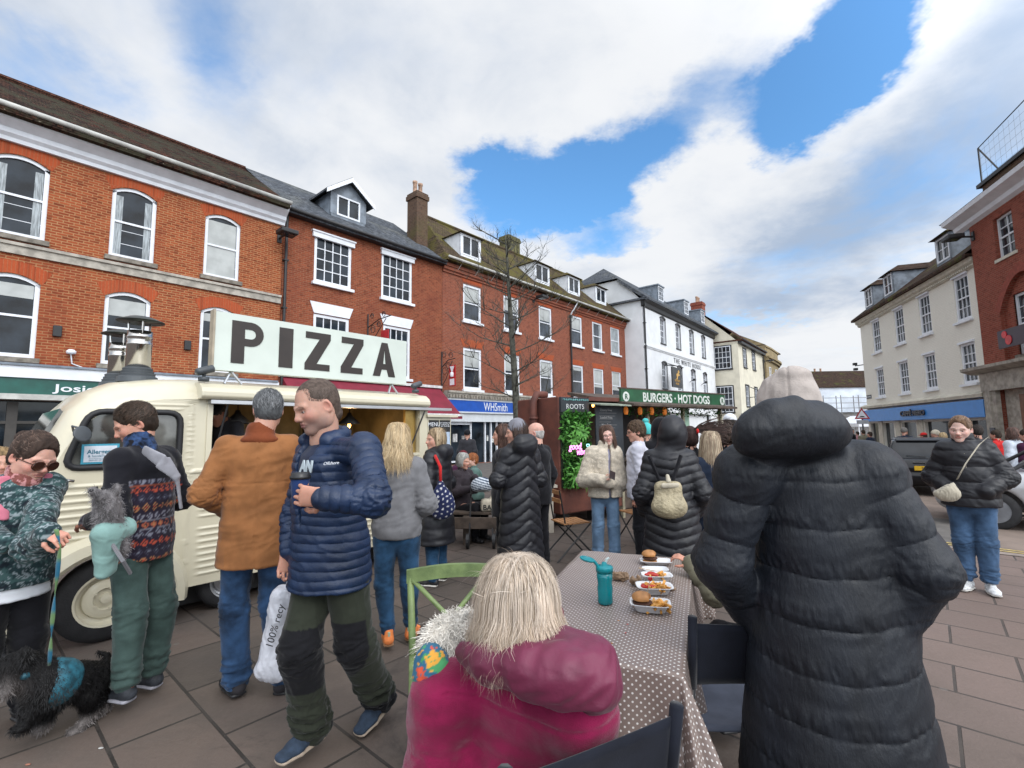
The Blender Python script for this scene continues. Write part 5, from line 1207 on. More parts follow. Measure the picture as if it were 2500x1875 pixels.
bm,PB,RB,HB=person('man walking in blue quilted hooded jacket and black-kneed olive trousers, holding a coffee cup',lc,yw,1.86,h=.0075,girth=1.06,
  pose=dict(hr=(20,-3,-15),head=(-.0,-.10,1.635),neck=(0,-.055,1.47),chest=(0,-.035,1.26),pelvis=(0,0,.95),
   px=dict(shL=(888,1098,2.35),elL=(915,1218,2.12),wrL=(790,1216,2.05),elR=(722,1262,2.68),wrR=(706,1345,2.58),kneeR=(730,1585,2.44),ankR=(762,1765,2.55),kneeL=(868,1575,2.56),ankL=(925,1697,2.82)),
   footR=4,footL=8,pitchL=12,pitchR=0),
  head=dict(h=.0026,stubble=.75,fat=.07,scale=1.10,jaw=1.1,hairc=(.10,.06,.04),rosy=.45),skin=(.52,.30,.225),
  top=[dict(T=.012,m=C_navy,hem=.86,collar=0,sleeve=.85,name='t_shirt',fold=.005,belly=.02),
       dict(T=.034,m=C_blue,hem=.77,quilt=qz(.044,.010,wv=.003,pw=.38),aquilt=lambda s:qs(.043,.010,s,wv=.004,pw=.38),collar=.0,extra=bhood,open=bopen,fold=.007,belly=.02,h=.0055,sleeve=1.0,flare=.025)],
  legs=dict(m=C_col,T=.013,colfn=knee_patch,fold=.013,w=(.090,.070,.058),hem=-.2),shoes=dict(m=S_navy,sm=S_sand,w=1.05,high=.015,sole=.016,h=.005),
  hands=[dict(s='R',d=dir_local(yw,(-.1,-.1,-1)),n=dir_local(yw,(.6,-.7,0)),side=-1,curl=.55,sc=1.1),
         dict(s='L',d=dir_local(yw,(-.98,.12,.10)),n=dir_local(yw,(.08,.98,.08)),side=1,curl=.55,sc=1.10,h=.0026,thumb=.2)],
  hair=None)
bu=SDF(); bu.ell((0,.0145,.046),(.0795,.0985,.0885),k=0); bu.ec((0,.05,.0),(0,.06,-.05),(.068,.05),(.055,.042),k=.03)
bu.plane((0,-.052,.075),(0,-.95,-.30)); bu.plane((0,0,-.055),(0,-1.0,-1.05))
for x in (-1,1): bu.ell((x*.055,-.085,.088),(.030,.04,.03),k=.02,op='s'); bu.ell((x*.087,.006,-.012),(.025,.026,.040),k=.01,op='s')
sobj('hair',bu,.003,mat('cropped_hair',(1,1,1),.75,.3,60,.7,420,attr=True,spec=.2,bdist=.002),bm,None,lambda V:V3((.115,.085,.070))*(1+.12*wob(V,60,2)[:,None]),T=(RB*1.10*(1.86/1.75)**.35,HB))
hair_short('hair_strands',bm,HB,RB*1.10*(1.86/1.75)**.35,6500,(.07,.05,.04),(.17,.125,.10),length=.008,rad=(.080,.099,.089),lift=.05,width=.0011,low=-.035,comb=(0,-.4,-1))
# chest logo and t-shirt print
text('chest_logo','Offshore',.020,M_white,bm,tuple(LX(808,1131,2.235)),rot=(R_(88),R_(-4),R_(30)),ext=.0015,shear=.3,sx=1.)
text('shirt_print','AN',.075,mat('pale_print',(.45,.52,.56),.8),bm,tuple(LX(748,1140,2.34)),rot=(R_(84),0,R_(-8)),ext=.002,bold=.004)
# ---------- grey sweatshirt blonde ----------
person('blonde woman in grey sweatshirt, skinny jeans and orange trainers, facing the pizza van',ppx(972,3.72),188,1.65,fem=True,h=.010,girth=1.06,
  pose=dict(hr=(4,0,-12),elL=(.235,.04,1.12),wrL=(.13,-.17,1.02),elR=(-.235,.05,1.12),wrR=(-.14,-.17,1.0),px=dict(ankL=(948,1545,3.70),ankR=(1003,1532,3.85)),footL=12,footR=-14),
  head=dict(h=.005),top=dict(T=.030,m=C_grey,hem=.87,collar=.012,fold=.009,sleeve=1.12,flare=-.004),legs=dict(m=C_jean2,T=.008,fold=.006,w=(.092,.060,.040),hem=.35),shoes=dict(m=S_orange,sm=S_gum,w=.95,accent=S_mint),
  hair=hairl((.36,.25,.13),(.74,.58,.36),(.42,.29,.15),n=1500,length=.42,wave=.008,flare=.16,width=.0042,seed=3,back=.05,face=50,layer=.3))
# ---------- black long coat blonde with tote ----------
lc=ppx(1066,5.25)
person('blonde woman in long black padded coat and headband, carrying a navy tote on her shoulder',lc,-108,1.62,fem=True,h=.013,girth=1.08,
  pose=dict(hr=(2,0,52),elL=(.22,.0,1.12),wrL=(.20,-.20,1.05),elR=(-.23,.05,1.12),wrR=(-.15,-.15,.98),footL=0,footR=-5),head=dict(h=.005,hairc=(.2,.13,.07)),
  top=dict(T=.050,m=C_blk,hem=.47,quilt=qz(.12,.012,pw=.4),aquilt=lambda s:qs(.1,.010,s),collar=.05,extra=hood_down(.085,(0,.10,.01)),fold=.006,flare=.05),legs=dict(m=C_jean2,w=(.085,.06,.05)),shoes=dict(m=M_black,sm=S_wsole),
  hair=hairl((.28,.2,.12),(.62,.50,.34),(.38,.27,.16),n=700,length=.28,h=.007,wave=.004,width=.005,seed=5,face=70,tuck=.2))
# ---------- chevron coat woman ----------
lc=ppx(1268,4.95)
person('woman in ankle-length black coat with chevron quilting and grey cap',lc,-150,1.69,fem=True,h=.010,girth=1.05,
  pose=dict(hr=(4,0,62),head=(.02,-.03,1.635),elL=(.26,-.02,1.15),wrL=(.10,-.26,1.12),elR=(-.24,.02,1.14),wrR=(-.06,-.25,1.12),footL=0,footR=0),head=dict(h=.005),
  top=dict(T=.055,m=C_blk,hem=.33,quilt=qz(.105,.020,chev=.75,pw=.38),aquilt=lambda s:qs(.105,.015,s,pw=.4),extra=hood_down(.105,(0,.105,.03)),collar=.05,fold=.006,flare=.05),legs=dict(m=C_blk2,w=(.085,.06,.055)),shoes=dict(m=M_black,sm=M_black),
  hair=(lambda *A:(hairl((.05,.03,.025),(.10,.06,.045),(.04,.025,.02),n=350,length=.30,h=.008,width=.005,seed=6,face=62)(*A),beanie(fabric('grey_lilac_knit',(.20,.20,.23)),cuff=False,rad=(.094,.100,.112))(*A))))
def cap_on(label,root_loc,yaw,H,m,hr=(0,0,0),band=None): pass
# ---------- bald man ----------
person('bald man in black jacket standing behind the woman in the chevron coat',ppx(1309,5.65),-128,1.675,h=.012,
  pose=dict(hr=(4,0,20),elL=(.25,.04,1.13),wrL=(.2,-.12,.92)),head=dict(h=.0045,fat=.1,rosy=.5),skin=(.60,.34,.27),top=dict(T=.04,m=C_blk2,hem=.80,collar=.06,fold=.008),legs=dict(m=C_blk2),shoes=dict(m=M_black,sm=M_black),
  hair=lambda root,hc,Rh,S: hair_base('hair',root,hc,Rh,(.50,.48,.46),.006,rad=(.0785,.0985,.080),extra=lambda s:s.plane((0,0,.03),(0,0,1)),low=-.04))
person('woman with long brown hair and glasses half hidden behind the chevron coat',ppx(1229,5.5),-95,1.66,fem=True,h=.014,head=dict(h=.006),top=dict(T=.03,m=C_dk,hem=.7),legs=dict(m=C_blk2),shoes=dict(m=M_black,sm=M_black),
  hair=hairl((.06,.03,.02),(.14,.07,.05),(.05,.025,.018),n=350,length=.5,width=.006,seed=8,face=60))
# ---------- cream coat girl ----------
lc=ppx(1472,5.9); yw=-4
def cream_open(s,P,S,Rh,hc): s.ec(P['neck']+V3((.03,-.12,.02)),V3((.045,-.16,.80))*S,(.022,.09),(.016,.07),k=.01,op='s')
cg,PC,RC,HC_=person('smiling young woman in cream fleece coat and light jeans, phone in hand',lc,yw,1.63,fem=True,h=.010,girth=1.0,
  pose=dict(hr=(3,-8,-2),head=(.055,-.01,1.64),neck=(.03,.01,1.485),px=dict(wrL=(1478,1178,5.66),elL=(1515,1180,5.90),elR=(1426,1172,5.88),wrR=(1470,1172,5.62)),footL=6,footR=-8),head=dict(h=.0038,hairc=(.10,.06,.04)),skin=(.66,.42,.35),
  top=[dict(T=.006,m=fabric('lilac_top',(.35,.35,.48)),hem=.86,collar=0,name='top'),dict(T=.055,m=C_cream,hem=.86,collar=.035,collarr=.098,fold=.008,open=cream_open,sleeve=1.15,flare=.02,disp=lambda V,N_:.004*wob(V,60,3))],
  legs=dict(m=C_jeanl,T=.010,w=(.088,.066,.058)),shoes=dict(m=S_wshoe,sm=S_wsole),
  hands=[dict(s='R',d=dir_local(yw,(.95,-.2,.1)),n=dir_local(yw,(0,.1,1)),side=-1,curl=.7,h=.005)],
  hair=hairl((.09,.05,.035),(.20,.12,.09),(.08,.045,.03),n=900,length=.46,width=.0045,seed=9,face=36,wave=.004,tuck=-.05,h=.007))
ph=MB(); ph.box(-.035,.035,-.005,.005,-.07,.07); po=ph.build('phone',mat('dark_phone',(.02,.012,.012),.25),bevel=.004); po.location=at(1495,1160,5.53); po.rotation_euler=(R_(-55),R_(25),0); tag(po,'dark phone held by the woman in the cream coat','phone')
def specs(root,hc,Rh,m=M_lens,r=.021,h=.0022,dark=None,name='glasses'):
    b=MB()
    for x in (-1,1):
        b.tube([tuple(V3((x*.033+r*1.1*math.cos(a),-.108+.008*abs(math.cos(a)) if x*math.cos(a)>0 else -.108,.0+r*math.sin(a)))) for a in np.linspace(0,2*math.pi,17)],h,5,caps=False)
        b.tube([(x*.056,-.100,.006),(x*.080,-.03,.006),(x*.082,.01,.0)],h*.9,5)
    b.tube([(-.011,-.109,.004),(.011,-.109,.004)],h,5)
    o=b.build(name,m,root,smooth=True)
    if dark:
        g=MB()
        for x in (-1,1): g.lathe([(r*1.05,-.0008),(r*1.05,.0008)],16,mt=Matrix.Translation((x*.033,-.107,0))@Matrix.Rotation(R_(90),4,'X'))
        build_each(g,'lens',dark,o)
    o.matrix_local=Matrix.Translation(Vector(hc))@Matrix(Rh.tolist()).to_4x4(); return o
specs(cg,HC_,RC,mat('thin_metal_frame',(.25,.2,.18),.3,metal=.8),.025,.0012)
# ---------- white sweatshirt guy ----------
wg,PW,RW,HW=person('young man in pale sweatshirt and glasses turned towards the woman in the cream coat',ppx(1556,5.75),-105,1.68,h=.010,girth=.98,
  pose=dict(hr=(8,0,12),elL=(.23,.05,1.10),wrL=(.185,-.05,.86),elR=(-.23,.05,1.1),wrR=(-.2,-.1,.9)),head=dict(h=.0045,hairc=(.07,.04,.025)),
  top=dict(T=.03,m=C_wht,hem=.84,collar=.01,fold=.012,sleeve=1.15),legs=dict(m=C_blk2,T=.02),shoes=dict(m=M_black,sm=M_black),
  hands=[dict(s='L',d=(0,-.05,-1),n=(-1,0,0),curl=.5,h=.006)],
  hair=hairf((.08,.05,.03),((.06,.035,.025),(.20,.12,.08)),n=1600,L=.06,comb=(0,-.25,-.5),lift=.12,disp=.008,low=-.05,w=.004,rad=(.088,.108,.104)))
specs(wg,HW,RW,M_lens,.020,.002)
# ---------- beanie people ----------
def both(*fs):
    def f(*a):
        for q in fs: q(*a)
    return f
person('person in black coat and turquoise knitted bobble hat, facing the burger stall',ppx(1577,6.9),178,1.66,h=.016,head=dict(h=.007),top=dict(T=.045,m=C_blk,hem=.6,collar=.06),legs=dict(m=C_blk2),shoes=dict(m=M_black,sm=M_black),hair=beanie(fabric('turquoise_knit',(.07,.42,.42)),pom=True))
ex,cut=hood_up()
hb,PH,RH,HH=person('person in black hooded padded coat wearing a gold quilted backpack',ppx(1632,4.15),166,1.66,h=.010,fem=True,girth=1.12,
  pose=dict(hr=(4,0,-8),head=(-.035,-.01,1.635),elL=(.25,.06,1.12),wrL=(.24,-.10,.93),elR=(-.26,.05,1.12),wrR=(-.22,-.12,.93)),head=dict(h=.008),
  top=dict(T=.055,m=C_blk,hem=.58,quilt=qz(.07,.016,chev=-.25,pw=.4,wv=.003),aquilt=lambda s:qs(.065,.013,s),extra=ex,open=cut,neckcut=False,collar=0,fold=.006,flare=.05,h=.009),legs=dict(m=C_jeanl,w=(.088,.07,.06)),shoes=dict(m=S_wshoe,sm=S_wsole),hair=None)
ex2,cut2=hood_up()
person('person in plain black hooded jacket queuing between the turquoise hat and the backpack',ppx(1614,6.2),185,1.70,h=.018,head=dict(h=.010),top=dict(T=.05,m=C_blk2,hem=.7,extra=ex2,open=cut2,neckcut=False,collar=0),legs=dict(m=C_blk2),shoes=dict(m=M_black,sm=M_black))
def streaming(root,hc,Rh,S):
    hair_base('hair',root,hc,Rh,(.04,.02,.018),.008)
    r=np.random.default_rng(4); n=260; m=12; t=np.linspace(0,1,m)
    o=V3((0,.09,.06)); L=r.uniform(.20,.42,(n,1)); sp=r.normal(size=(n,2))*.035
    x=-t[None,:]*L*.96; z=.06+t[None,:]*L*.22+sp[:,0:1]*t*1.6+.03*np.sin(t*5)[None,:]; y=.09+sp[:,1:2]*t+0*x
    P_=np.stack([x,y,z],2); V,Q,c=ribbons(P_,np.full(n,.006),V3((0,3,0)),np.tile(V3((.055,.03,.025)),(n,1))*r.uniform(.5,1.5,(n,1)))
    obj('ponytail',fastmesh('ponytail',V@Rh.T+V3(hc),Q,M_hair,c),root)
    b=MB(); b.lathe([(.02,-.012),(.032,0),(.02,.012)],12,mt=Matrix.Translation(Vector(hc)+Vector((-.06,.09,.08)))@Matrix.Rotation(R_(90),4,'Y')); b.build('hair_tie',C_red,root,smooth=True)
person('dark-haired person in black jacket whose long hair is blown sideways by the wind',ppx(1684,5.0),172,1.60,fem=True,h=.014,head=dict(h=.007),top=dict(T=.04,m=C_blk2,hem=.7,collar=.04),legs=dict(m=C_blk2),shoes=dict(m=M_black,sm=M_black),hair=streaming)
person('woman with long straight ash-blonde hair beside the padded coat shoulder',ppx(1733,4.75),186,1.545,fem=True,h=.014,head=dict(h=.006),top=dict(T=.04,m=fabric('navy_cloth',(.012,.02,.04)),hem=.7,collar=.03),legs=dict(m=C_blk2),shoes=dict(m=M_black,sm=M_black),
  hair=hairl((.26,.19,.12),(.66,.54,.38),(.26,.17,.11),n=1100,length=.44,width=.0045,seed=12,face=50,flare=.12,wave=.002))
person('person with short curly dark hair behind the ash-blonde woman',ppx(1772,5.4),190,1.60,h=.016,head=dict(h=.007),top=dict(T=.04,m=C_blk2,hem=.75,collar=.05),legs=dict(m=C_blk2),shoes=dict(m=M_black,sm=M_black),
  hair=hairf((.045,.03,.024),((.04,.027,.02),(.13,.08,.06)),n=900,L=.06,disp=.012,rad=(.092,.11,.108),lift=.8,w=.007))
def capm(m):
    def f(root,hc,Rh,S):
        hair_base('hair',root,hc,Rh,(.04,.03,.025),.008)
        s=SDF(); s.ell((0,.012,.055),(.088,.105,.090),k=0); s.plane((0,0,.038),(0,.12,-1)); s.ec((0,-.10,.045),(0,-.155,.038),(.07,.006),(.05,.005),w=(1,0,0),k=.01); sobj('cap',s,.006,m,root,T=(Rh,hc))
    return f
person('person in a white baseball cap behind the crowd near the burger stall',ppx(1784,6.6),150,1.78,h=.018,head=dict(h=.007),top=dict(T=.04,m=C_dk,hem=.75,collar=.04),legs=dict(m=C_blk2),shoes=dict(m=M_black,sm=M_black),hair=capm(fabric('white_cotton',(.62,.64,.68))))
person('person in profile with a pale green beanie facing right behind the blonde woman',ppx(1738,7.4),88,1.60,h=.018,head=dict(h=.006),top=dict(T=.04,m=C_blk2,hem=.75,collar=.04),legs=dict(m=C_blk2),shoes=dict(m=M_black,sm=M_black),hair=beanie(fabric('mint_knit',(.30,.42,.36))))
# ---------- foreground padded coat man ----------
yw=157; lc=(1.13,1.80)
def coat_hood(s,P,S,Rh,hc):
    L=lambda u,v,Y:to_local(lc,yw,0,(u,v,Y))
    ring=[(1826,1080,1.60),(1846,1042,1.58),(1888,1014,1.56),(1938,1006,1.56),(1992,1022,1.58),(2045,1058,1.62)]
    q=lambda X,Y,Z,s_:.010*np.abs(np.sin((X*9+Y*6)*3.1))**.5*0+.006*np.sin(X*70+Z*20)
    for i in range(5): s.ec(L(*ring[i]),L(*ring[i+1]),(.035,.046),(.036,.046),k=.04)
    s.ec(L(1842,1066,1.58),L(2015,1050,1.58),(.056,.056),(.050,.05),k=.05); s.ec(L(1862,1100,1.69),L(2020,1090,1.69),(.055,.045),(.055,.045),k=.04); s.ec(L(1945,955,1.50),L(1950,1100,1.46),.006,.006,k=.012,op='s'); s.ec(L(1855,985,1.50),L(1835,1110,1.48),.005,.005,k=.012,op='s'); s.ec(L(2035,1000,1.52),L(2060,1115,1.50),.005,.005,k=.012,op='s')
    s.ec(L(1880,1050,1.60),L(1985,1055,1.60),.078,.078,k=.05)
def rib(V):  # hand-placed seams that bow and dip as on a worn coat
    return 0
def coatq(X,Y,Z,s_):
    c=(Z-.02+.030*np.cos(X*6.)+.03*X+.002*np.sin(X*37+Z*11))/.158
    return .012*(1-np.abs(np.sin(np.pi*c))**.26)
cm,PCm,RCm,HCm=person('man in long black padded coat and beige beanie, seen from behind, right foreground',lc,yw,1.80,h=.0065,girth=1.20,
  pose=dict(hr=(0,0,-6),head=(.07,-.035,1.60),neck=(.03,.0,1.475),chest=(0,.0,1.27),pelvis=(0,.0,.95),px=dict(shR=(2118,1150,1.70),shL=(1822,1155,1.74),elR=(2255,1390,1.62),wrR=(2150,1570,1.74),elL=(1762,1375,1.80),wrL=(1830,1500,1.98))),
  head=dict(h=.006),top=dict(T=.055,m=C_coat,hem=.25,quilt=coatq,aquilt=lambda s:qs(.15,.014,s+.06,pw=.30,wv=.004),extra=coat_hood,collar=0,k=.045,fold=.003,flare=.098,h=.0062,sleeve=1.06,neckcut=False,
   disp=lambda V,N_:.0055*ridge(V*np.array([2.0,2.0,.45]),30,31)*np.clip(1-np.abs(np.sin(np.pi*(V[:,2]-.02)/.158)),0,1)**1.2+.0022*ridge(V@np.array([[1.,.2,.9],[.1,1.,.4],[-.8,.3,.7]]),15,37,2)*np.clip(np.abs(V[:,0])/.22,0.15,1)),
  legs=dict(m=C_blk2),shoes=dict(m=M_black,sm=M_black),
  hair=None)
s=SDF(); s.ell((0,.014,.060),(.104,.122,.104),k=0); s.ec((0,.012,-.02),(0,.016,.03),(.118,.136),(.108,.126),k=.015); s.ell((-.02,.05,.142),(.055,.06,.028),k=.03); s.plane((0,0,-.045),(0,-.1,-1))
sobj('beanie',s,.005,fabric('beige_fleece',(.42,.37,.34),.98,.12,14,.6,140),cm,lambda V,N_:.004*ridge(V,20,4)+.003*wob(V,30,6)-.006*np.exp(-((V[:,0]-.0)/.004)**2)*(V[:,1]>0),T=(RCm,HCm+V3((0,0,.012))))
# ---------- seated magenta lady ----------
yw=197; lc=(.06,1.50)   # sits at the near end of the table
L=lambda u,v,Y:to_local(lc,yw,0,(u,v,Y))
def mag_hood(s,P,S,Rh,hc): 
    s.ec(L(1150,1650,1.39),L(1300,1690,1.32),.05,.05,k=.05)
ml,PM,RM,HM=person('blonde woman in magenta coat seated at the foreground table, seen from behind',lc,yw,1.68,fem=True,h=.007,girth=1.18,
  pose=dict(hr=(8,0,4),pelvis=(0,0,.50),chest=(0,.0,.80),neck=(0,-.012,1.005),px=dict(head=(1262,1495,1.47),shL=(1090,1712,1.51),shR=(1405,1735,1.39),elL=(1075,1920,1.47),elR=(1435,1925,1.56)),
    hipL=(.09,0,.46),kneeL=(.12,-.42,.48),ankL=(.12,-.42,.09),hipR=(-.09,0,.46),kneeR=(-.12,-.42,.48),ankR=(-.12,-.42,.09),wrL=(.13,-.33,.72),wrR=(-.15,-.33,.72)),
  head=dict(h=.005),top=dict(T=.040,m=C_mag,hem=.44,collar=.05,collarr=.088,fold=.008,h=.006,flare=.03,sleeve=1.12,k=.11,
    disp=lambda V,N_:-.006*np.exp(-((V[:,2]-(.845+.10*(np.abs(V[:,0])-.05)))/.004)**2)*(V[:,1]>.0)),legs=dict(m=C_blk2),shoes=dict(m=M_black,sm=M_black),hair=None)
s=SDF(); pts=[(1130,1590,1.44),(1195,1620,1.36),(1290,1635,1.30),(1375,1650,1.27),(1445,1660,1.29)]
rr=[(.026,.018),(.036,.028),(.044,.038),(.052,.044),(.044,.040)]
for i in range(4): s.ec(L(*pts[i]),L(*pts[i+1]),rr[i],rr[i+1],w=(0,0,1),k=.07)
s.ec(L(1340,1590,1.39),L(1440,1625,1.33),.045,.05,k=.07); s.ec(L(1280,1560,1.43),L(1360,1580,1.39),.038,.042,k=.06); s.ec(L(1440,1630,1.34),L(1455,1680,1.31),.055,.05,k=.07)
s.ec(L(1330,1610,1.34),L(1400,1645,1.29),.018,.022,k=.03,op='s')
sobj('hood',s,.006,C_mag2,ml,lambda V,N_:.008*ridge(V@np.array([[1.2,.5,.3],[-.3,1.,.6],[.2,-.5,1.6]]),9,3,2)+.0022*ridge(V,26,5))
hair_base('hair',ml,HM,RM,(.42,.32,.22),.006,rad=(.092,.112,.108),length=.05,face=.05)
s=SDF(); s.ec(L(1352,1500,1.47),L(1345,1565,1.42),(.028,.03),(.036,.036),k=0); s.ec(L(1200,1590,1.43),L(1345,1575,1.40),(.045,.04),(.045,.04),k=.04); sobj('scarf',s,.005,fabric('dark_red_scarf',(.10,.008,.022)),ml,lambda V,N_:.004*ridge(V,24,3))
def mag_hair(n,seed,c1,c2,length,wd,lift,jag,wave,wind):
    hair_long('hair_strands',ml,HM,RM,n,length,c1,c2,rad=(.098,.118,.112),face=38,flare=.17,width=wd,seed=seed,wave=wave,lift=lift,layer=.5,jag=jag,m=18,wind=wind)
mag_hair(9000,21,(.76,.62,.49),(.50,.385,.27),.285,.0015,.022,.16,.009,(.07,0,.0))
mag_hair(2600,22,(.80,.69,.58),(.60,.48,.37),.20,.0013,.030,.3,.012,(.25,.1,.05))
def flyaway():
    r=np.random.default_rng(5); n=90; m=10; t=np.linspace(0,1,m); az=r.uniform(0,6.28,n); th=r.uniform(.1,1.3,n)
    d=np.stack([np.sin(th)*np.cos(az),np.sin(th)*np.sin(az),np.cos(th)],1); o=d*V3((.098,.118,.112))+V3((0,.012,.022)); L_=r.uniform(.02,.07,n)
    tg=r.normal(size=(n,3))*.5+V3((1.1,.3,-.1)); P_=o[:,None,:]+tg[:,None,:]*(L_[:,None]*t[None,:])[...,None]+d[:,None,:]*(L_[:,None]*np.sin(t*2.6)[None,:]*.35)[...,None]
    V,Q,c=ribbons(P_,np.full(n,.0011),V3((0,.01,0)),np.tile(V3((.75,.65,.55)),(n,1))); obj('loose_hairs',fastmesh('loose_hairs',V@RM.T+HM,Q,M_hair,c),ml)
flyaway()
# ---------- woman on the right ----------
lc=ppx(2352,4.80); yw=-46
rw,PR,RRw,HR=person('woman in short black puffer jacket and blue jeans with a cream crossbody bag, far right',lc,yw,1.67,fem=True,h=.008,girth=1.14,
  pose=dict(hr=(8,2,-8),head=(-.02,-.03,1.63),elL=(.27,.04,1.15),wrL=(.13,-.16,1.02),elR=(-.27,.04,1.13),wrR=(-.15,-.15,1.02),footL=14,footR=-14,ankL=(.085,.015,.09),ankR=(-.085,.015,.09),kneeL=(.085,-.01,.50),kneeR=(-.085,-.01,.50)),
  head=dict(h=.0034,hairc=(.20,.12,.07),scale=1.05),skin=(.68,.45,.38),
  top=dict(T=.058,m=C_blk,hem=.86,quilt=qz(.15,.014,pw=.45),aquilt=lambda s:qs(.13,.012,s),collar=.07,collarr=.085,fold=.008,sleeve=1.15,belly=.01,h=.0075),legs=dict(m=C_jeanr,T=.006,w=(.094,.072,.058),fold=.008,hem=.5),shoes=dict(m=S_wshoe,sm=S_wsole,w=1.12,h=.0055),
  hair=hairf((.16,.09,.05),((.18,.11,.07),(.32,.21,.14)),n=2200,L=.06,comb=(0,1,-.1),lift=.06,w=.003,low=-.03,extra=lambda s:(s.ell((0,.11,.03),(.03,.035,.035),k=.01),s.ell((0,-.108,.045),(.062,.050,.048),k=.012,op='s'))))
b=MB(); b.tube([(0.0,-.165,1.33),(0.004,-.172,1.15)],.004,5); b.build('zip',mat('zip_metal',(.4,.36,.3),.35,metal=.7),rw)
# ---------- leash woman at the left ----------
lc=(-2.86,2.80); yw=62
def camo(V):
    n=wob(V,42,3,2); m_=np.abs(wob(V,64,9,2)); c=np.tile(V3((.022,.045,.05)),(len(V),1)); c=np.where((n>.15)[:,None],V3((.05,.10,.10)),c); c=np.where(((m_<.07))[:,None],V3((.26,.31,.33)),c); return np.where((n<-.45)[:,None],V3((.012,.018,.025)),c)
lw,PL,RL,HL=person('woman in sunglasses, patterned teal fleece and pink backpack straps, holding a dog leash',lc,yw,1.62,fem=True,h=.009,girth=1.16,
  pose=dict(hr=(24,4,16),head=(.03,-.085,1.60),neck=(.01,-.03,1.475),px=dict(elL=(82,1335,2.52),wrL=(118,1300,2.40),elR=(-60,1280,2.80),wrR=(10,1330,2.50)),footL=8),
  head=dict(h=.003,hairc=(.05,.03,.02),rosy=.4,fat=.06,scale=1.12),skin=(.64,.36,.28),
  top=[dict(T=.012,m=M_white,hem=.76,collar=0,name='shirt',sleeve=.8),dict(T=.032,m=C_col,hem=.84,colfn=camo,collar=.03,fold=.010,sleeve=1.0,h=.007)],legs=dict(m=C_blk2,w=(.092,.064,.045)),shoes=dict(m=M_black,sm=M_black),
  hands=[dict(s='L',d=dir_local(yw,(.75,-.1,-.25)),n=dir_local(yw,(-.2,.5,-.8)),side=-1,curl=.9,h=.0035)],
  hair=None)
def pulled(root,hc,Rh,S):
    hair_base('hair',root,hc,Rh,(.05,.03,.022),.005,rad=(.086,.106,.100),extra=lambda s:(s.ell((0,.12,.06),(.035,.04,.04),k=.02),s.ell((0,-.108,.048),(.062,.050,.046),k=.012,op='s')))
    hair_short('hair_strands',root,hc,Rh,2400,(.05,.03,.02),(.15,.09,.065),length=.075,comb=(0,1,.15),lift=.08,width=.0026)
pulled(lw,HL,RL*1.10,1)
specs(lw,HL,RL*1.10,mat('tortoise_frame',(.10,.035,.02),.25),.024,.0032,dark=mat('brown_lens',(.06,.025,.015),.08,spec=.8),name='sunglasses')
s=SDF(); nk=PL['neck']; s.ec(nk+V3((0,0,-.02)),nk+V3((0,-.015,.05)),(.088,.085),(.076,.074),k=0); s.ell(nk+V3((0,-.07,-.01)),(.06,.04,.05),k=.03); s.ec(nk+V3((0,-.02,.04)),nk+V3((0,-.03,.15)),.058,.07,k=.005,op='s')
def leop(V): n=wob(V,70,5,2); return np.where((n>.15)[:,None],V3((.50,.24,.24)),V3((.20,.07,.06)))
sobj('scarf',s,.005,C_col,lw,lambda V,N_:.005*ridge(V*np.array([1,1,2.]),28,3),leop)
M_pink=fabric('pink_webbing',(.52,.16,.22)); 
for x in (-1,1):
    s=SDF(); sh_=PL['shL'] if x>0 else PL['shR']; a=PL['neck']+(sh_-PL['neck'])*.62
    s.ec(a+V3((0,.06,.055)),a+V3((0,-.06,.045)),(.030,.010),(.034,.010),w=(1,0,0),k=.01); s.ec(a+V3((0,-.06,.045)),a+V3((x*.01,-.135,-.17)),(.034,.010),(.020,.008),w=(1,0,0),k=.02); sobj('backpack_strap',s,.006,M_pink,lw)
# ---------- far-left passer-by ----------
person('blond passer-by at the left edge behind the woman in sunglasses',ppx(2,3.6),60,1.5,fem=True,h=.016,head=dict(h=.008),top=dict(T=.04,m=C_blk2,hem=.7),legs=dict(m=C_blk2),shoes=dict(m=M_black,sm=M_black),hair=hairl((.3,.2,.1),(.55,.38,.2),(.3,.2,.1),n=300,length=.3,seed=31))
# ---------- seated children right of the table ----------
lc=(1.42,2.72); yw=-82
def leopard(V): n=wob(V,34,7,2); return np.where((n>.42)[:,None],V3((.50,.24,.05)),V3((.018,.016,.02)))
person('seated child in olive padded coat and black leggings with yellow leopards, right of the table',lc,yw,1.35,h=.010,group=None,
  pose=dict(hr=(12,0,0),pelvis=(0,0,.60),chest=(0,-.04,.90),neck=(0,-.05,1.10),head=(0,-.08,1.25),shL=(.14,-.05,1.05),shR=(-.14,-.05,1.05),hipL=(.08,0,.58),hipR=(-.08,0,.58),kneeL=(.10,-.36,.62),kneeR=(-.10,-.36,.62),ankL=(.10,-.36,.18),ankR=(-.10,-.36,.18),
   px=dict(elR=(1745,1450,2.75),wrR=(1682,1372,2.90)),elL=(.22,-.1,.86),wrL=(.12,-.3,.86)),head=dict(h=.006),
  top=dict(T=.045,m=C_olive,hem=.56,aquilt=lambda s:qs(.09,.010,s),collar=.04,fold=.008),legs=dict(m=C_col,colfn=leopard,T=.012,cut=False),shoes=dict(m=M_black,sm=M_black),hair=hairf((.05,.03,.02)),
  hands=[dict(s='R',d=dir_local(yw,(-.9,.2,.5)),n=dir_local(yw,(0,.3,-1)),curl=.6,h=.005)])
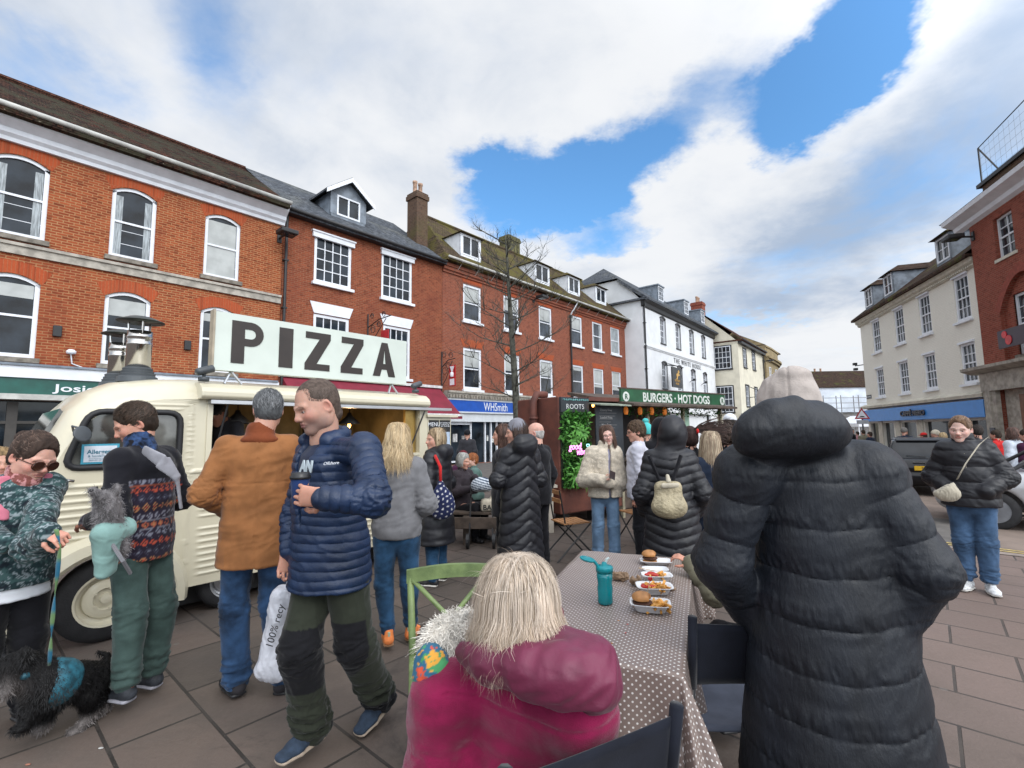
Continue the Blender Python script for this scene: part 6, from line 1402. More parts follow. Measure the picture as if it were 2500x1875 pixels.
# ---------- seated group by the bench ----------
def seat(label,u,Y,yaw,H,m,hairfn,hd=None,skin=SK,arm=None):
    return person(label,ppx(u,Y),yaw,H,h=.014,fem=True,skin=skin,pose=dict(hr=(8,0,0),pelvis=(0,0,.53),chest=(0,-.02,.84),neck=(0,-.03,1.06),head=(0,-.06,1.21),shL=(.15,-.03,.99),shR=(-.15,-.03,.99),hipL=(.09,0,.50),hipR=(-.09,0,.50),kneeL=(.10,-.40,.52),kneeR=(-.10,-.40,.52),ankL=(.10,-.38,.10),ankR=(-.10,-.38,.10),elL=(.22,-.10,.76),wrL=(.08,-.24,.96),elR=(-.22,-.08,.76),wrR=(-.12,-.30,.80)),
     head=dict(h=.006,**(hd or {})),top=dict(T=.045,m=m,hem=.48,collar=.04,fold=.008),legs=dict(m=C_blk2,cut=False),shoes=dict(m=M_black,sm=M_black),hair=hairfn)
seat('elderly woman with grey bob in dark coat, seated and eating by the bench',1124,7.4,55,1.66,fabric('charcoal_wool',(.035,.028,.034)),hairl((.40,.40,.38),(.60,.60,.57),(.38,.38,.36),n=500,length=.24,h=.008,face=50,seed=41,width=.006))
seat('ginger boy in grey-green jacket seated behind the elderly woman',1160,8.5,-70,1.58,C_teal,hairf((.38,.13,.045),((.3,.1,.04),(.55,.22,.08)),n=500,L=.05),skin=(.68,.42,.33))
seat('seated person in maroon hat behind the ginger boy',1130,9.0,10,1.6,C_purp,beanie(fabric('maroon_knit',(.11,.008,.015))))
person('man in dark jacket and flat cap at the stationer shop door',ppx(1141,13.5),175,1.62,h=.02,head=dict(h=.009,hairc=(.2,.2,.2)),top=dict(T=.05,m=C_dk,hem=.78,collar=.04),legs=dict(m=C_blk2),shoes=dict(m=M_black,sm=M_black),hair=beanie(C_blk2,cuff=False,dn=-.01))
# ---------- crowd by the cafe ----------
def bgp(label,u,vt,Y,yaw,m,hairfn=None,fem=False,lm=None,**k):
    lc=ppx(u,Y); r=ray(u,vt); zt=EYE+r.z*Y-gz(lc[0]); zt=min(1.92,max(1.45,zt))
    return person(label,lc,yaw,zt,fem=fem,h=.02,head=dict(h=.009),top=dict(T=.045,m=m,hem=k.get('hem',.75),collar=.05),legs=dict(m=lm or C_blk2),shoes=dict(m=M_black,sm=M_black),hair=hairfn or hairf((.05,.035,.025),h=.009),pose=k.get('pose'))
bgp('man in black hooded jacket seen from behind near the grey stone bank pillar',2386,1040,9.4,175,C_blk,hairf((.035,.028,.024),((.03,.02,.02),(.09,.07,.06)),n=500,L=.05,h=.008))
bgp('woman with wavy brown hair in a pale blue-white coat by the bank',2472,1046,9.9,190,C_pale,hairl((.09,.05,.04),(.17,.09,.07),(.08,.045,.035),n=500,length=.30,seed=51,width=.008,wave=.012,flare=.2),fem=True,lm=C_pale)
bgp('person in plum coat carrying a tote at the right edge',2507,1050,9.0,190,C_purp,None,fem=True)
bgp('person in a red cap beyond the black hatchback',2255,1058,16.5,200,C_dk,capm(C_red))
bgp('person in flat cap and navy coat beyond the black hatchback roof',2208,1046,16.0,120,fabric('navy_cloth'),beanie(fabric('tweed',(.16,.15,.14)),cuff=False))
bgp('person in a cream bucket hat beside the red cap',2284,1052,15.5,210,C_dk,beanie(fabric('cream_knit',(.5,.45,.36))))
bgp('fair-haired person just left of the woman with the crossbody bag',2302,1058,14.5,160,C_dk,hairl((.4,.28,.14),(.6,.45,.25),(.4,.28,.15),n=250,length=.25,seed=52,width=.01),fem=True)
bgp('dark-clothed person left of the man in the black hooded jacket',2372,1046,11.,170,C_dk)
bgp('person in red top right of the man in the black hooded jacket',2432,1052,11.5,200,C_red)
bgp('dark-haired man in black near the warning sign post',2080,1048,27.,30,C_blk2)
bgp('person in olive coat beside the warning sign post',2108,1050,24.,170,C_olive)
bgp('person in navy near the corner of the cafe building',2124,1055,22.,200,fabric('navy_cloth'))
bgp('person in pink top near the white gazebo',2094,1054,30.,180,fabric('pink_cloth',(.5,.25,.27)))
# ---------- pizza vendor inside the van ----------
vnd=person('pizza vendor in black cap bending over the counter inside the van',(-2.97,5.15,.42),-10,1.62,h=.016,pose=dict(hr=(38,0,-10),chest=(0,-.10,1.24),neck=(0,-.20,1.42),head=(0,-.30,1.50),shL=(.15,-.17,1.36),shR=(-.15,-.17,1.36),elL=(.22,-.2,1.08),wrL=(.15,-.38,1.0),elR=(-.22,-.2,1.08),wrR=(-.15,-.38,1.0)),head=dict(h=.005),skin=(.30,.14,.09),
  top=dict(T=.02,m=C_dk,hem=.8,collar=.02),legs=dict(m=C_blk2),shoes=dict(m=M_black,sm=M_black),hair=capm(C_blk2))
# ================= pizza van =================
VP=(-3.26,3.85,0.); VR=R_(90-41)
M_vc=mat('cream_van_paint',(.60,.555,.42),.32,.06,1.2,.03,30,coat=.4,spec=.5)
M_rub_=mat('black_rubber',(.012,.012,.014),.6,.2); M_tyre=mat('tyre_rubber',(.014,.014,.016),.75,.25,12,.3,80)
M_steel=mat('polished_steel',(.62,.60,.57),.16,.15,3,.05,8,metal=1.); M_alu=mat('aluminium',(.5,.51,.53),.35,.1,metal=.9); M_dgrey=mat('dark_grey_plastic',(.07,.08,.09),.5)
M_vglass=mat('van_glass',(.11,.11,.10),.05,.6,2.2,spec=1.)  # grey-tan base colour stands in for the pale reflection and interior behind the pane
VN=empty('food_van',VP,VR,'cream corrugated food van with big PIZZA sign, open serving hatch and two steel flues','food van')
prof=[(-.50,.42),(-.56,.8),(-.52,1.18),(-.42,1.32),(-.34,1.58),(-.24,1.83),(-.12,1.98),(.06,2.08),(.35,2.13),(.62,2.15),(3.25,2.15)]
ys=[0,.015,.05,.12,.25,.5,.95]; es=[1,.82,.55,.30,.12,.03,0]
def vpt(p,e): x,z=p; return (x+e*.10*max(0,min(1,(.4-x)/.4)), z-e*max(0,z-1.3)*.262)
st_=[(y,e) for y,e in zip(ys,es)]; st_+=[(1.9-y,e) for y,e in zip(ys[::-1][1:],es[::-1][1:])]
def dens(p,n=4):
    o=[]
    for a,b in zip(p[:-1],p[1:]):
        for k in range(n): o.append((a[0]+(b[0]-a[0])*k/n,a[1]+(b[1]-a[1])*k/n))
    return o+[p[-1]]
pd_=dens(prof,3); V=[];Q=[]
for y,e in st_:
    for p in pd_: x,z=vpt(p,e); V.append((x,y,z))
n_=len(pd_)
for i in range(len(st_)-1):
    for j in range(n_-1): Q.append((i*n_+j,(i+1)*n_+j,(i+1)*n_+j+1,i*n_+j+1))
obj('roof_and_nose',fastmesh('roof_and_nose',np.array(V),np.array(Q),M_vc),VN)
p0=[vpt(p,1) for p in pd_]; zs_=np.array([p[1] for p in p0]); xs_=np.array([p[0] for p in p0])
def inpoly(x,z,poly):
    c=False; n=len(poly)
    for i in range(n):
        x1,z1=poly[i];x2,z2=poly[(i+1)%n]
        if (z1>z)!=(z2>z) and x<(x2-x1)*(z-z1)/(z2-z1)+x1: c=not c
    return c
def rounded(poly,r=.05,n=5):
    o=[]; m=len(poly)
    for i in range(m):
        a,b,c=V3(poly[i-1]),V3(poly[i]),V3(poly[(i+1)%m]); u=a-b; w_=c-b; d=min(r,np.linalg.norm(u)*.45,np.linalg.norm(w_)*.45); p=b+nrm(u)*d; q=b+nrm(w_)*d
        for t in np.linspace(0,1,n): o.append(tuple((1-t)**2*p+2*t*(1-t)*b+t*t*q))
    return o
wpoly=rounded([(-.245,1.36),(-.11,1.80),(.50,1.80),(.50,1.345)],.10)
V=[];Q=[];zr=list(np.arange(.28,1.93,.0085))+[1.93]; NXc=190
for z in zr:
    xf=np.interp(z,[.28,.42,.8,1.15,1.3]+list(zs_[(zs_>1.31)]),[-.40,-.40,-.46,-.42,-.32]+list(xs_[(zs_>1.31)])) if z<1.93 else xs_[zs_>1.925][0] if (zs_>1.925).any() else .5
    xf=min(xf,.62)
    for k in range(NXc+1):
        x=xf+(3.25-xf)*k/NXc; y=0.
        rib=(.36<z<1.25) and not(.79<z<.86 and x>.6)
        if rib:
            ed=min(1,max(0,(x-(-.30))/.05)) if x<.58 else min(1,max(0,(x-.66)/.05)); 
            if x<.58: ed*=min(1,max(0,(.50-x)/.05))
            ed*=min(1,max(0,(3.2-x)/.05)); y=-.012*max(0,math.sin(2*math.pi*(z-.36)/.056))*ed
        if abs(x-.58)<.012: y=-.008
        if z>1.84 and x<.55: y=-.006 if abs(z-1.865)<.012 else 0
        if 1.26<z<1.30 and x>.6: y=-.014
        if 1.815<z<1.84 and -.05<x<.5: y=-.006*math.sin((z-1.815)/.025*math.pi)
        V.append((x,y,z))
n1_=NXc+1
for i in range(len(zr)-1):
    for k in range(NXc):
        a=i*n1_+k; cx=(V[a][0]+V[a+1+n1_][0])/2; cz=(zr[i]+zr[i+1])/2
        if inpoly(cx,cz,wpoly) or (.74<cx<3.12 and 1.34<cz<1.925) or ((cx-.07)**2+(cz-.28)**2<.44**2) : continue
        Q.append((a,a+1,a+1+n1_,a+n1_))
obj('side_panel',fastmesh('side_panel',np.array(V),np.array(Q),M_vc),VN)
b=MB(); b.tube([(x,-.004,z) for x,z in wpoly+wpoly[:2]],.024,8,caps=False); b.build('window_gasket',M_rub_,VN,smooth=True)
b=MB(); b.prism(wpoly,.012,.02); vw=b.build('cab_window',M_vglass,VN)
b=MB(); b.box(-.145,.085,-.004,.010,1.385,1.54); nt_=b.build('notice',mat('teal_border',(.05,.30,.42),.4),VN); b=MB(); b.box(-.13,.07,-.006,-.0045,1.40,1.525); b.build('paper',mat('paper_white',(.62,.66,.72),.5),nt_)
M_tealtx=mat('teal_text',(.03,.15,.22),.5); text('notice_lettering','Allergens',.046,M_tealtx,nt_,(-.03,-.0075,1.478),ext=.0006,sx=.95,bold=.001); text('notice_lettering','& Intolerances',.026,M_tealtx,nt_,(-.03,-.0075,1.446),ext=.0006); text('notice_lettering','If you have any food allergy,\nplease ask a member of staff',.012,M_tealtx,nt_,(-.03,-.0075,1.42),ext=.0004)
b=MB(); b.prism([(-.40,1.36),(-.315,1.60),(-.235,1.80),(-.255,1.83),(-.36,1.60),(-.43,1.38)],.32,1.58); b.build('windscreen',M_vglass,VN)
b=MB(); b.box(.5,.56,.02,1.88,1.0,1.9); b.build('cab_bulkhead',mat('cream_inner',(.40,.35,.23),.7),VN)
# hatch opening
b=MB(); b.box(.70,.745,-.014,.03,1.30,1.93); b.box(3.12,3.25,-.016,.05,.3,1.93); b.box(.745,3.12,-.02,.35,1.305,1.34); b.build('hatch_frame',M_vc,VN)
b=MB(); b.box(.70,3.60,-.10,.02,1.885,1.918); b.build('hatch_rail',M_alu,VN)
b=MB(); b.prism([(.0,1.92),(-.09,1.925),(-.115,1.95),(-.115,1.99),(-.09,2.03),(-.03,2.07),(.05,2.085),(.14,2.085),(.14,1.92)],.62,3.22,ax='x'); b.build('hatch_hood',M_vc,VN,bevel=.01)
M_in=mat('van_interior',(.26,.19,.08),.7,.25,3)
b=MB(); b.box(.7,3.12,1.55,1.6,.9,2.05); b.box(.70,.72,.03,1.55,.9,2.05); b.box(3.1,3.12,.05,1.55,.9,2.05); b.box(.7,3.12,.04,1.6,2.03,2.06); b.box(.7,3.12,.35,1.6,.85,.9); b.build('interior',M_in,VN)
b=MB(); b.box(2.95,3.1,.06,.10,1.34,1.9); b.build('brass_panel',mat('brass_sheet',(.5,.33,.10),.35,.2,metal=.6),VN)
b=MB(); b.box(.9,1.5,.9,1.5,.9,1.35); b.box(1.6,2.9,1.2,1.5,.9,1.15); b.box(1.9,2.9,1.45,1.5,1.55,1.57); b.box(2.3,2.32,1.4,1.5,1.2,1.8); b.box(2.6,2.62,1.4,1.5,1.2,1.8); b.build('kitchen_counter',mat('dark_wood',(.05,.025,.012),.6,.3),VN)
s=SDF(); s.ell((-.02,.9,1.45),(.42,.35,.32),k=0); sobj('dome_oven',s,.03,mat('cream_oven',(.45,.38,.25),.4),VN)
for x in (1.15,2.45):
    b=MB(); b.lathe([(.02,.14),(.035,.10),(.14,.0),(.135,-.005),(.03,.09),(.015,.13)],20,c=(x,.55,1.72)); b.tube([(x,.55,1.85),(x,.55,2.03)],.006,5); lm=b.build('lamp_shade',M_black,VN,smooth=True)
    b=MB(); b.lathe([(.008,.04),(.02,.01),(.022,-.01),(.008,-.035)],12,c=(x,.55,1.70)); b.build('bulb',mat('warm_filament',(1.,.45,.10),.3,emit=9.),lm,smooth=True)
    pl=bpy.data.lights.new('lamp_light','POINT'); pl.energy=7; pl.color=(1,.62,.28); pl.shadow_soft_size=.04; po=bpy.data.objects.new('lamp_light',pl); col.objects.link(po); po.parent=lm; po.location=(x,.55,1.66)
b=MB(); b.tube([(3.15,-.08,1.87),(2.98,-.02,1.42)],.010,6); b.build('gas_strut',M_rub_,VN); b=MB(); b.tube([(.85,-.06,1.88),(.80,.02,1.5)],.010,6); b.build('gas_strut',M_rub_,VN)
for i,(x,c_) in enumerate(((.82,(.5,.48,.45)),(.93,(.5,.48,.45)),(1.05,(.45,.3,.05)),(1.9,(.4,.05,.04)),(2.2,(.3,.3,.28)),(2.75,(.15,.2,.35)))):
    b=MB(); b.lathe([(.035,0),(.04,.12),(.036,.13),(.01,.14)],14,c=(x,.12+.05*(i%2),1.34)); b.build('tub',mat('tub_%d'%i,c_,.4),VN,smooth=True)
# wheels
def wheel(par,x,z,r,wd,y,rim,cream=True,name='wheel'):
    T=Matrix.Translation((x,y,z))@Matrix.Rotation(R_(90),4,'X'); b=MB(); rr=r*.60
    b.lathe([(rr,-wd/2),(r*.86,-wd/2),(r*.97,-wd*.36),(r,-wd*.2),(r,wd*.2),(r*.97,wd*.36),(r*.86,wd/2),(rr,wd/2)],40,mt=T,caps=False); w_=b.build('wheel',M_tyre,par,smooth=True)
    b=MB(); b.lathe([(rr*1.06,wd*.46),(rr*1.06,wd*.52),(rr*.98,wd*.50),(rr*.93,wd*.12),(rr*.78,wd*.06),(rr*.74,wd*.20),(rr*.60,wd*.26),(rr*.42,wd*.30),(rr*.38,wd*.14),(rr*.20,wd*.14),(rr*.18,wd*.36),(.001,wd*.40)],36,mt=T,caps=False); rm=b.build('rim',rim,w_)
    b=MB()
    for k in range(5): a=k*2*math.pi/5; b.lathe([(r*.035,wd*.30),(r*.03,wd*.34),(.001,wd*.34)],8,mt=T@Matrix.Translation((rr*.42*math.cos(a),rr*.42*math.sin(a),0)))
    for bo in build_each(b,'wheel_nut',M_vc if cream else M_dgrey,rm): pass
    return w_
wheel(VN,.07,.325,.325,.15,.06,M_vc); wheel(VN,.97,.25,.25,.14,.14,M_alu,False); wheel(VN,1.60,.25,.25,.14,.14,M_alu,False)
b=MB(); b.box(.4,3.2,.3,1.7,.05,.27); b.build('chassis',mat('black_paint'),VN)
# fender
b=MB(); n=26; c0=(.07,.28)
for k in range(n):
    a0=R_(-8+k*196/n); a1=R_(-8+(k+1)*196/n)
    def pr(a): 
        w_=.06+.05*max(0,math.cos(a-math.pi*.75)); R0,R1=.415,.49+w_*.35; return [(R0,-.10),(R0+.03,-.125),(R1-.01,-.11),(R1+.035,-.02),(R1+.035,.0),(R0,.0)]
    A_=[(c0[0]+r*math.cos(a0),y,c0[1]+r*math.sin(a0)) for r,y in pr(a0)]; B_=[(c0[0]+r*math.cos(a1),y,c0[1]+r*math.sin(a1)) for r,y in pr(a1)]
    m=len(A_)
    for j in range(m): b.quad(A_[j],B_[j],B_[(j+1)%m],A_[(j+1)%m])
b.build('fender',M_vc,VN,smooth=False)
b=MB(); b.prism([(-.52,.30),(-.38,.30),(-.36,.44),(-.40,.62),(-.50,.75),(-.58,.60)],-.10,.1); b.build('front_fender',M_vc,VN,bevel=.03); b=MB(); b.box(-.50,-.47,-.115,-.10,.44,.49); b.build('side_marker',mat('amber_lens',(.5,.15,.02),.2),VN)
b=MB(); b.tube([(-.60,-.08,.34),(-.60,1.9,.34)],.03,8); b.build('bumper',M_dgrey,VN)
# mirror, door handle, roof spotlights
b=MB(); b.tube([(-.20,-.0,1.64),(-.22,-.10,1.68),(-.17,-.14,1.66)],.008,6); b.lathe([(.052,-.006),(.062,-.004),(.062,.004),(.052,.008)],24,mt=Matrix.Translation((-.165,-.15,1.62))@Matrix.Rotation(R_(75),4,'X')@Matrix.Rotation(R_(25),4,'Y')); b.build('wing_mirror',M_dgrey,VN,smooth=True)
b=MB(); b.tube([(-.29,-.01,1.29),(-.27,-.05,1.285),(-.18,-.06,1.262)],.012,8); b.build('door_handle',M_steel,VN,smooth=True)
for x,z,dx in ((.66,2.08,.05),(3.06,2.10,-.06)):
    b=MB(); b.lathe([(.045,-.02),(.045,.02)],14,c=(x,-.0,z+.03)); T=Matrix.Translation((x,-.02,z+.11))@Matrix.Rotation(R_(70),4,'Y' if x<1 else 'Y'); b.lathe([(.03,-.07),(.035,-.05),(.035,.07),(.03,.075)],14,mt=T); b.tube([(x,0,z+.04),(x,-.01,z+.09)],.015,6); b.build('spotlight',M_dgrey,VN,smooth=True)
# flues
for (x,y,zb,zt,cr) in ((.29,.62,2.16,2.59,.19),(.24,1.12,2.14,2.53,.17)):
    b=MB(); b.lathe([(.098,zb),(.098,zt-.14),(.102,zt-.135),(.102,zt-.12),(.098,zt-.115),(.098,zt-.07),(.102,zt-.065),(.102,zt-.05),(.098,zt-.045),(.098,zt),(.085,zt)],28,c=(x,y,0)); fl_=b.build('flue',M_steel,VN,smooth=True)
    b=MB(); b.lathe([(.16,zb-.06),(.155,zb-.01),(.135,zb),(.138,zb+.02),(.125,zb+.025),(.128,zb+.045),(.115,zb+.05),(.118,zb+.07),(.104,zb+.08)],28,c=(x,y,0)); b.build('rubber_collar',M_dgrey,fl_,smooth=False)
    b=MB(); b.lathe([(cr,zt+.09),(cr*.98,zt+.095),(cr*.5,zt+.135),(.01,zt+.15)],32,c=(x,y,0)); b.build('rain_cap',mat('dark_cap',(.05,.055,.05),.3,metal=.5),fl_,smooth=True)
    for a in (.5,2.6,4.7): b=MB(); b.tube([(x+.09*math.cos(a),y+.09*math.sin(a),zt-.03),(x+.10*math.cos(a),y+.10*math.sin(a),zt+.12)],.009,5); b.build('cap_strut',M_steel,fl_)
# PIZZA sign
def vsx(u,v,off=0.):
    r=ray(u,v); d=Vector((math.sin(R_(41)),math.cos(R_(41)))); n=Vector((-d.y,d.x)); o=Vector(VP[:2])+n*off; t=(o@n if False else o.dot(n))/(r.x*n.x+r.y*n.y); p=Vector((r.x*t,r.y*t)); return (p-Vector(VP[:2])).dot(d), EYE+r.z*t
b=MB(); b.box(.735,2.915,.0,.09,2.205,2.765); sg_=b.build('pizza_sign',mat('pale_mint_board',(.60,.66,.60),.45,.06,2),VN); b=MB(); b.box(.715,.733,-.005,.095,2.19,2.78); b.build('sign_edge',mat('tan_edge',(.42,.36,.27),.6),sg_)
M_let=mat('dark_brown_letter',(.028,.020,.017),.5)
lets={'P':(566,644),'I':(682,716),'Z':(745,807),'Z2':(833,887),'A':(911,965)}
y0,y1=-.006,-.0005
for k,(ua,ub) in lets.items():
    vb={'P':870,'I':880,'Z':890,'Z2':898,'A':908}[k]; x0=vsx(ua,vb-60)[0]; x1=vsx(ub,vb-60)[0]; zb,zt=2.285,2.70; W=x1-x0; Hh=zt-zb; b=MB()
    if k=='P':
        sw=W*.40; b.box(x0,x0+sw,y0,y1,zb,zt); n=12; cz=zt-Hh*.29; ro,ri=Hh*.29,Hh*.115
        xm=x0+W-ro; b.box(x0+sw,xm,y0,y1,zt-(ro-ri),zt); b.box(x0+sw,xm,y0,y1,cz-ro,cz-ri)
        for i in range(n):
            a,c=R_(-90+180*i/n),R_(-90+180*(i+1)/n); b.prism([(xm+ri*math.cos(a),cz+ri*math.sin(a)),(xm+ro*math.cos(a),cz+ro*math.sin(a)),(xm+ro*math.cos(c),cz+ro*math.sin(c)),(xm+ri*math.cos(c),cz+ri*math.sin(c))],y0,y1)
    elif k=='I': b.box(x0,x1,y0,y1,zb,zt)
    elif k[0]=='Z':
        h_=Hh*.17; b.prism([(x0+W*.02,zt),(x1,zt),(x1,zt-h_),(x0+W*.46,zb+h_),(x1-W*.02,zb+h_),(x1-W*.02,zb),(x0,zb),(x0,zb+h_),(x0+W*.56,zt-h_),(x0+W*.02,zt-h_)],y0,y1)
    else:
        xm=(x0+x1)/2; t=W*.13
        L=lambda z,o:x0+(xm-t-x0)*(z-zb)/Hh+o; w_=W*.31
        zc0,zc1=zb+Hh*.20,zb+Hh*.37; xi=lambda z:min(L(z,w_),xm); zp=zb+Hh*.82
        b.prism([(x0,zb),(x0+w_,zb),(L(zc0,w_),zc0),(L(zc0,0),zc0)],y0,y1); b.prism([(2*xm-x0-w_,zb),(2*xm-x0,zb),(2*xm-L(zc0,0),zc0),(2*xm-L(zc0,w_),zc0)],y0,y1)
        b.prism([(L(zc0,0),zc0),(2*xm-L(zc0,0),zc0),(2*xm-L(zc1,0),zc1),(L(zc1,0),zc1)],y0,y1)
        b.prism([(L(zc1,0),zc1),(L(zc1,w_),zc1),(xm,zp),(L(zp,0),zp)],y0,y1); b.prism([(2*xm-L(zc1,w_),zc1),(2*xm-L(zc1,0),zc1),(2*xm-L(zp,0),zp),(xm,zp)],y0,y1)
        b.prism([(L(zp,0),zp),(2*xm-L(zp,0),zp),(xm+t,zt),(xm-t,zt)],y0,y1)
    b.build('letter',M_let,sg_)
for x in (.9,2.72): b=MB(); b.tube([(x,.05,2.21),(x-.07,.0,2.08)],.012,5); b.tube([(x,.05,2.21),(x+.10,.05,2.09)],.012,5); b.build('sign_bracket',M_alu,VN)
# rear door with menu boards
b=MB(); b.box(3.26,3.66,-.01,.03,.45,1.80); b.box(3.22,3.75,-.06,.05,1.80,1.83); b.build('menu_panel',M_vc,VN)
for x0,x1 in ((3.275,3.44),(3.46,3.64)):
    b=MB(); b.box(x0,x1,-.02,-.0105,1.1,1.76); mb_=b.build('menu_board',mat('black_board',(.02,.02,.022),.5),VN)
    text('board_lettering','MENU' if x0<3.4 else 'NOT SUITABLE FOR\nCOELIACS OR\nNUT ALLERGIES',.075 if x0<3.4 else .022,M_white,mb_,((x0+x1)/2,-.0215,1.70),ext=.0006)
    b=MB()
    for r in range(11): b.box(x0+.02,x0+.02+(x1-x0-.04)*(.5+.5*((r*7)%5)/5),-.0212,-.0202,1.14+r*.045,1.148+r*.045)
    if x0<3.4: b.build('menu_lines',mat('chalk_grey',(.3,.3,.3),.8),mb_)
    else: q=MB(); q.box(x0+.01,x1-.01,-.024,-.0205,1.2,1.60); q.build('paper',mat('pale_blue_paper',(.45,.55,.68),.6),mb_)
# ================= table, cloth, food =================
TA=R_(21.6); TP=(.565,1.76,0.); TR=-TA
tb=empty('trestle_table',TP,TR,'long trestle table under a spotted taupe cloth in the foreground','table')
b=MB(); b.box(-.70,-.0,.02,1.60,.715,.738); b.build('table_top',mat('plywood',(.25,.17,.09),.7),tb)
for x in (-.62,-.08):
    for y in (.12,1.5): b=MB(); b.tube([(x,y,0),(x,y,.715)],.018,8); b.build('leg',M_alu,tb)
M_cl=bpy.data.materials.new('spotted_oilcloth'); M_cl.use_nodes=True; nt=M_cl.node_tree; Bn=nt.nodes['Principled BSDF']
uv=nt.nodes.new('ShaderNodeUVMap').outputs[0]; V_=N(nt,'ShaderNodeMapping',None,Vector=uv,Rotation=(0,0,R_(45)),Scale=(50,50,50)).outputs[0]
fr=N(nt,'ShaderNodeVectorMath',{'operation':'FRACTION'},i0=V_).outputs[0]; ds=N(nt,'ShaderNodeVectorMath',{'operation':'DISTANCE'},i0=fr,i1=(.5,.5,0)).outputs['Value']
dot=mapr(nt,ds,.205,.165); O=nt.nodes.new('ShaderNodeTexCoord').outputs['Object']
basec=mixc(nt,dot,mixc(nt,noise(nt,O,3.,4),(.215,.165,.145),(.165,.125,.11)),(.62,.60,.58)); nt.links.new(basec,Bn.inputs['Base Color']); Bn.inputs['Roughness'].default_value=.38; Bn.inputs['Specular IOR Level'].default_value=.45
nt.links.new(N(nt,'ShaderNodeBump',None,Strength=.25,Distance=.004,Height=noise(nt,O,18.,4)).outputs[0],Bn.inputs['Normal'])
def cloth():
    nx,ny=110,190; D=.52; x0,x1,y0,y1=-.71,.01,.01,1.61; V=np.zeros((nx,ny,3)); UV=np.zeros((nx,ny,2))
    A=np.linspace(x0-D*.75,x1+D*.75,nx); B=np.linspace(y0-D,y1+D*.5,ny)
    a,b=np.meshgrid(A,B,indexing='ij'); cx=np.clip(a,x0,x1); cy=np.clip(b,y0,y1); dx,dy=a-cx,b-cy; d=np.hypot(dx,dy); n=np.stack([dx,dy],-1)/np.maximum(d,1e-6)[...,None]
    ang=np.arctan2(dy,dx); both_=np.minimum(np.abs(dx),np.abs(dy))/np.maximum(d,1e-6)
    per=np.where(np.abs(dy)>np.abs(dx),cx,cy); wv=np.sin(per*17+.6)*.5+.5*np.sin(per*31+1.); out=.012+d*(.10+.09*wv)+both_*d*.42+.10*d*np.sin(ang*9)*(both_>0.02)
    drop=d*np.sqrt(np.clip(1-(.13+.05*wv)**2,0,1))*(1-.12*both_)
    V[...,0]=cx+n[...,0]*out; V[...,1]=cy+n[...,1]*out; V[...,2]=.745+.0015*np.sin(a*23+b*7)*np.sin(b*19)-np.where(d>0,np.maximum(drop-.012,drop*.5),0); UV[...,0]=a; UV[...,1]=b
    idx=np.arange(nx*ny).reshape(nx,ny); Q=np.stack([idx[:-1,:-1],idx[1:,:-1],idx[1:,1:],idx[:-1,1:]],-1).reshape(-1,4)
    me=fastmesh('tablecloth',V.reshape(-1,3),Q,M_cl); ul=me.uv_layers.new(name='UVMap'); U=UV.reshape(-1,2)[Q.ravel()].astype(np.float32); ul.data.foreach_set('uv',U.ravel()); return me
cl=obj('tablecloth',cloth(),None,TP,(0,0,TR)); tag(cl,'taupe oilcloth with white spots draped over the foreground table','tablecloth'); sm_=cl.modifiers.new('thickness','SOLIDIFY'); sm_.thickness=.0015; sm_.offset=-1
def ont(u,v,z=.75): r=ray(u,v); t=(z-EYE)/r.z; return Vector((r.x*t,r.y*t,z))
M_tealp=mat('teal_clear_plastic',(.0,.27,.31),.12,.1,4,.1,25,spec=.6,trans=.35)
bt=empty('drinking_bottle',ont(1478,1472,.748),0,'teal sports bottle with its flip lid open on the spotted cloth','bottle'); bt.scale=(1.14,1.14,.80)
b=MB(); b.lathe([(.030,0),(.033,.01),(.032,.05),(.034,.09),(.031,.12),(.034,.15),(.034,.19)],24); b.build('bottle_body',M_tealp,bt,smooth=True)
b=MB(); b.lathe([(.037,.188),(.037,.215),(.034,.222),(.012,.225),(.010,.245),(.001,.246)],24); b.build('screw_top',mat('teal_plastic',(.0,.25,.29),.35),bt,smooth=True)
s=SDF(); s.ell((-.072,.005,.262),(.036,.030,.016),eul(0,22,0),k=0); s.ell((-.070,.0,.270),(.029,.024,.014),eul(0,22,0),k=.004,op='s'); s.ec((-.04,0,.245),(-.028,0,.222),.008,.008,k=.005); sobj('flip_lid',s,.003,mat('teal_plastic'),bt)
b=MB(); b.tube([(.002,0,.225),(.012,0,.262),(.022,.004,.27)],.006,8); b.build('spout',mat('clear_spout',(.5,.6,.6),.2),bt)
M_tray=mat('white_pulp_tray',(.66,.67,.69),.6,.08,8,.15,100); M_bun=mat('toasted_bun',(.42,.19,.06),.5,.35,14,.2,60); M_fry=mat('golden_fries',(.68,.33,.07),.5,.3,30); M_ket=mat('ketchup',(.42,.02,.01),.25); M_pat=mat('beef_patty',(.07,.025,.012),.8,.3,30,.5,80); M_nap=mat('brown_napkin',(.26,.17,.105),.85,.25,12,.4,40); M_wood=mat('birch_fork',(.55,.40,.24),.7)
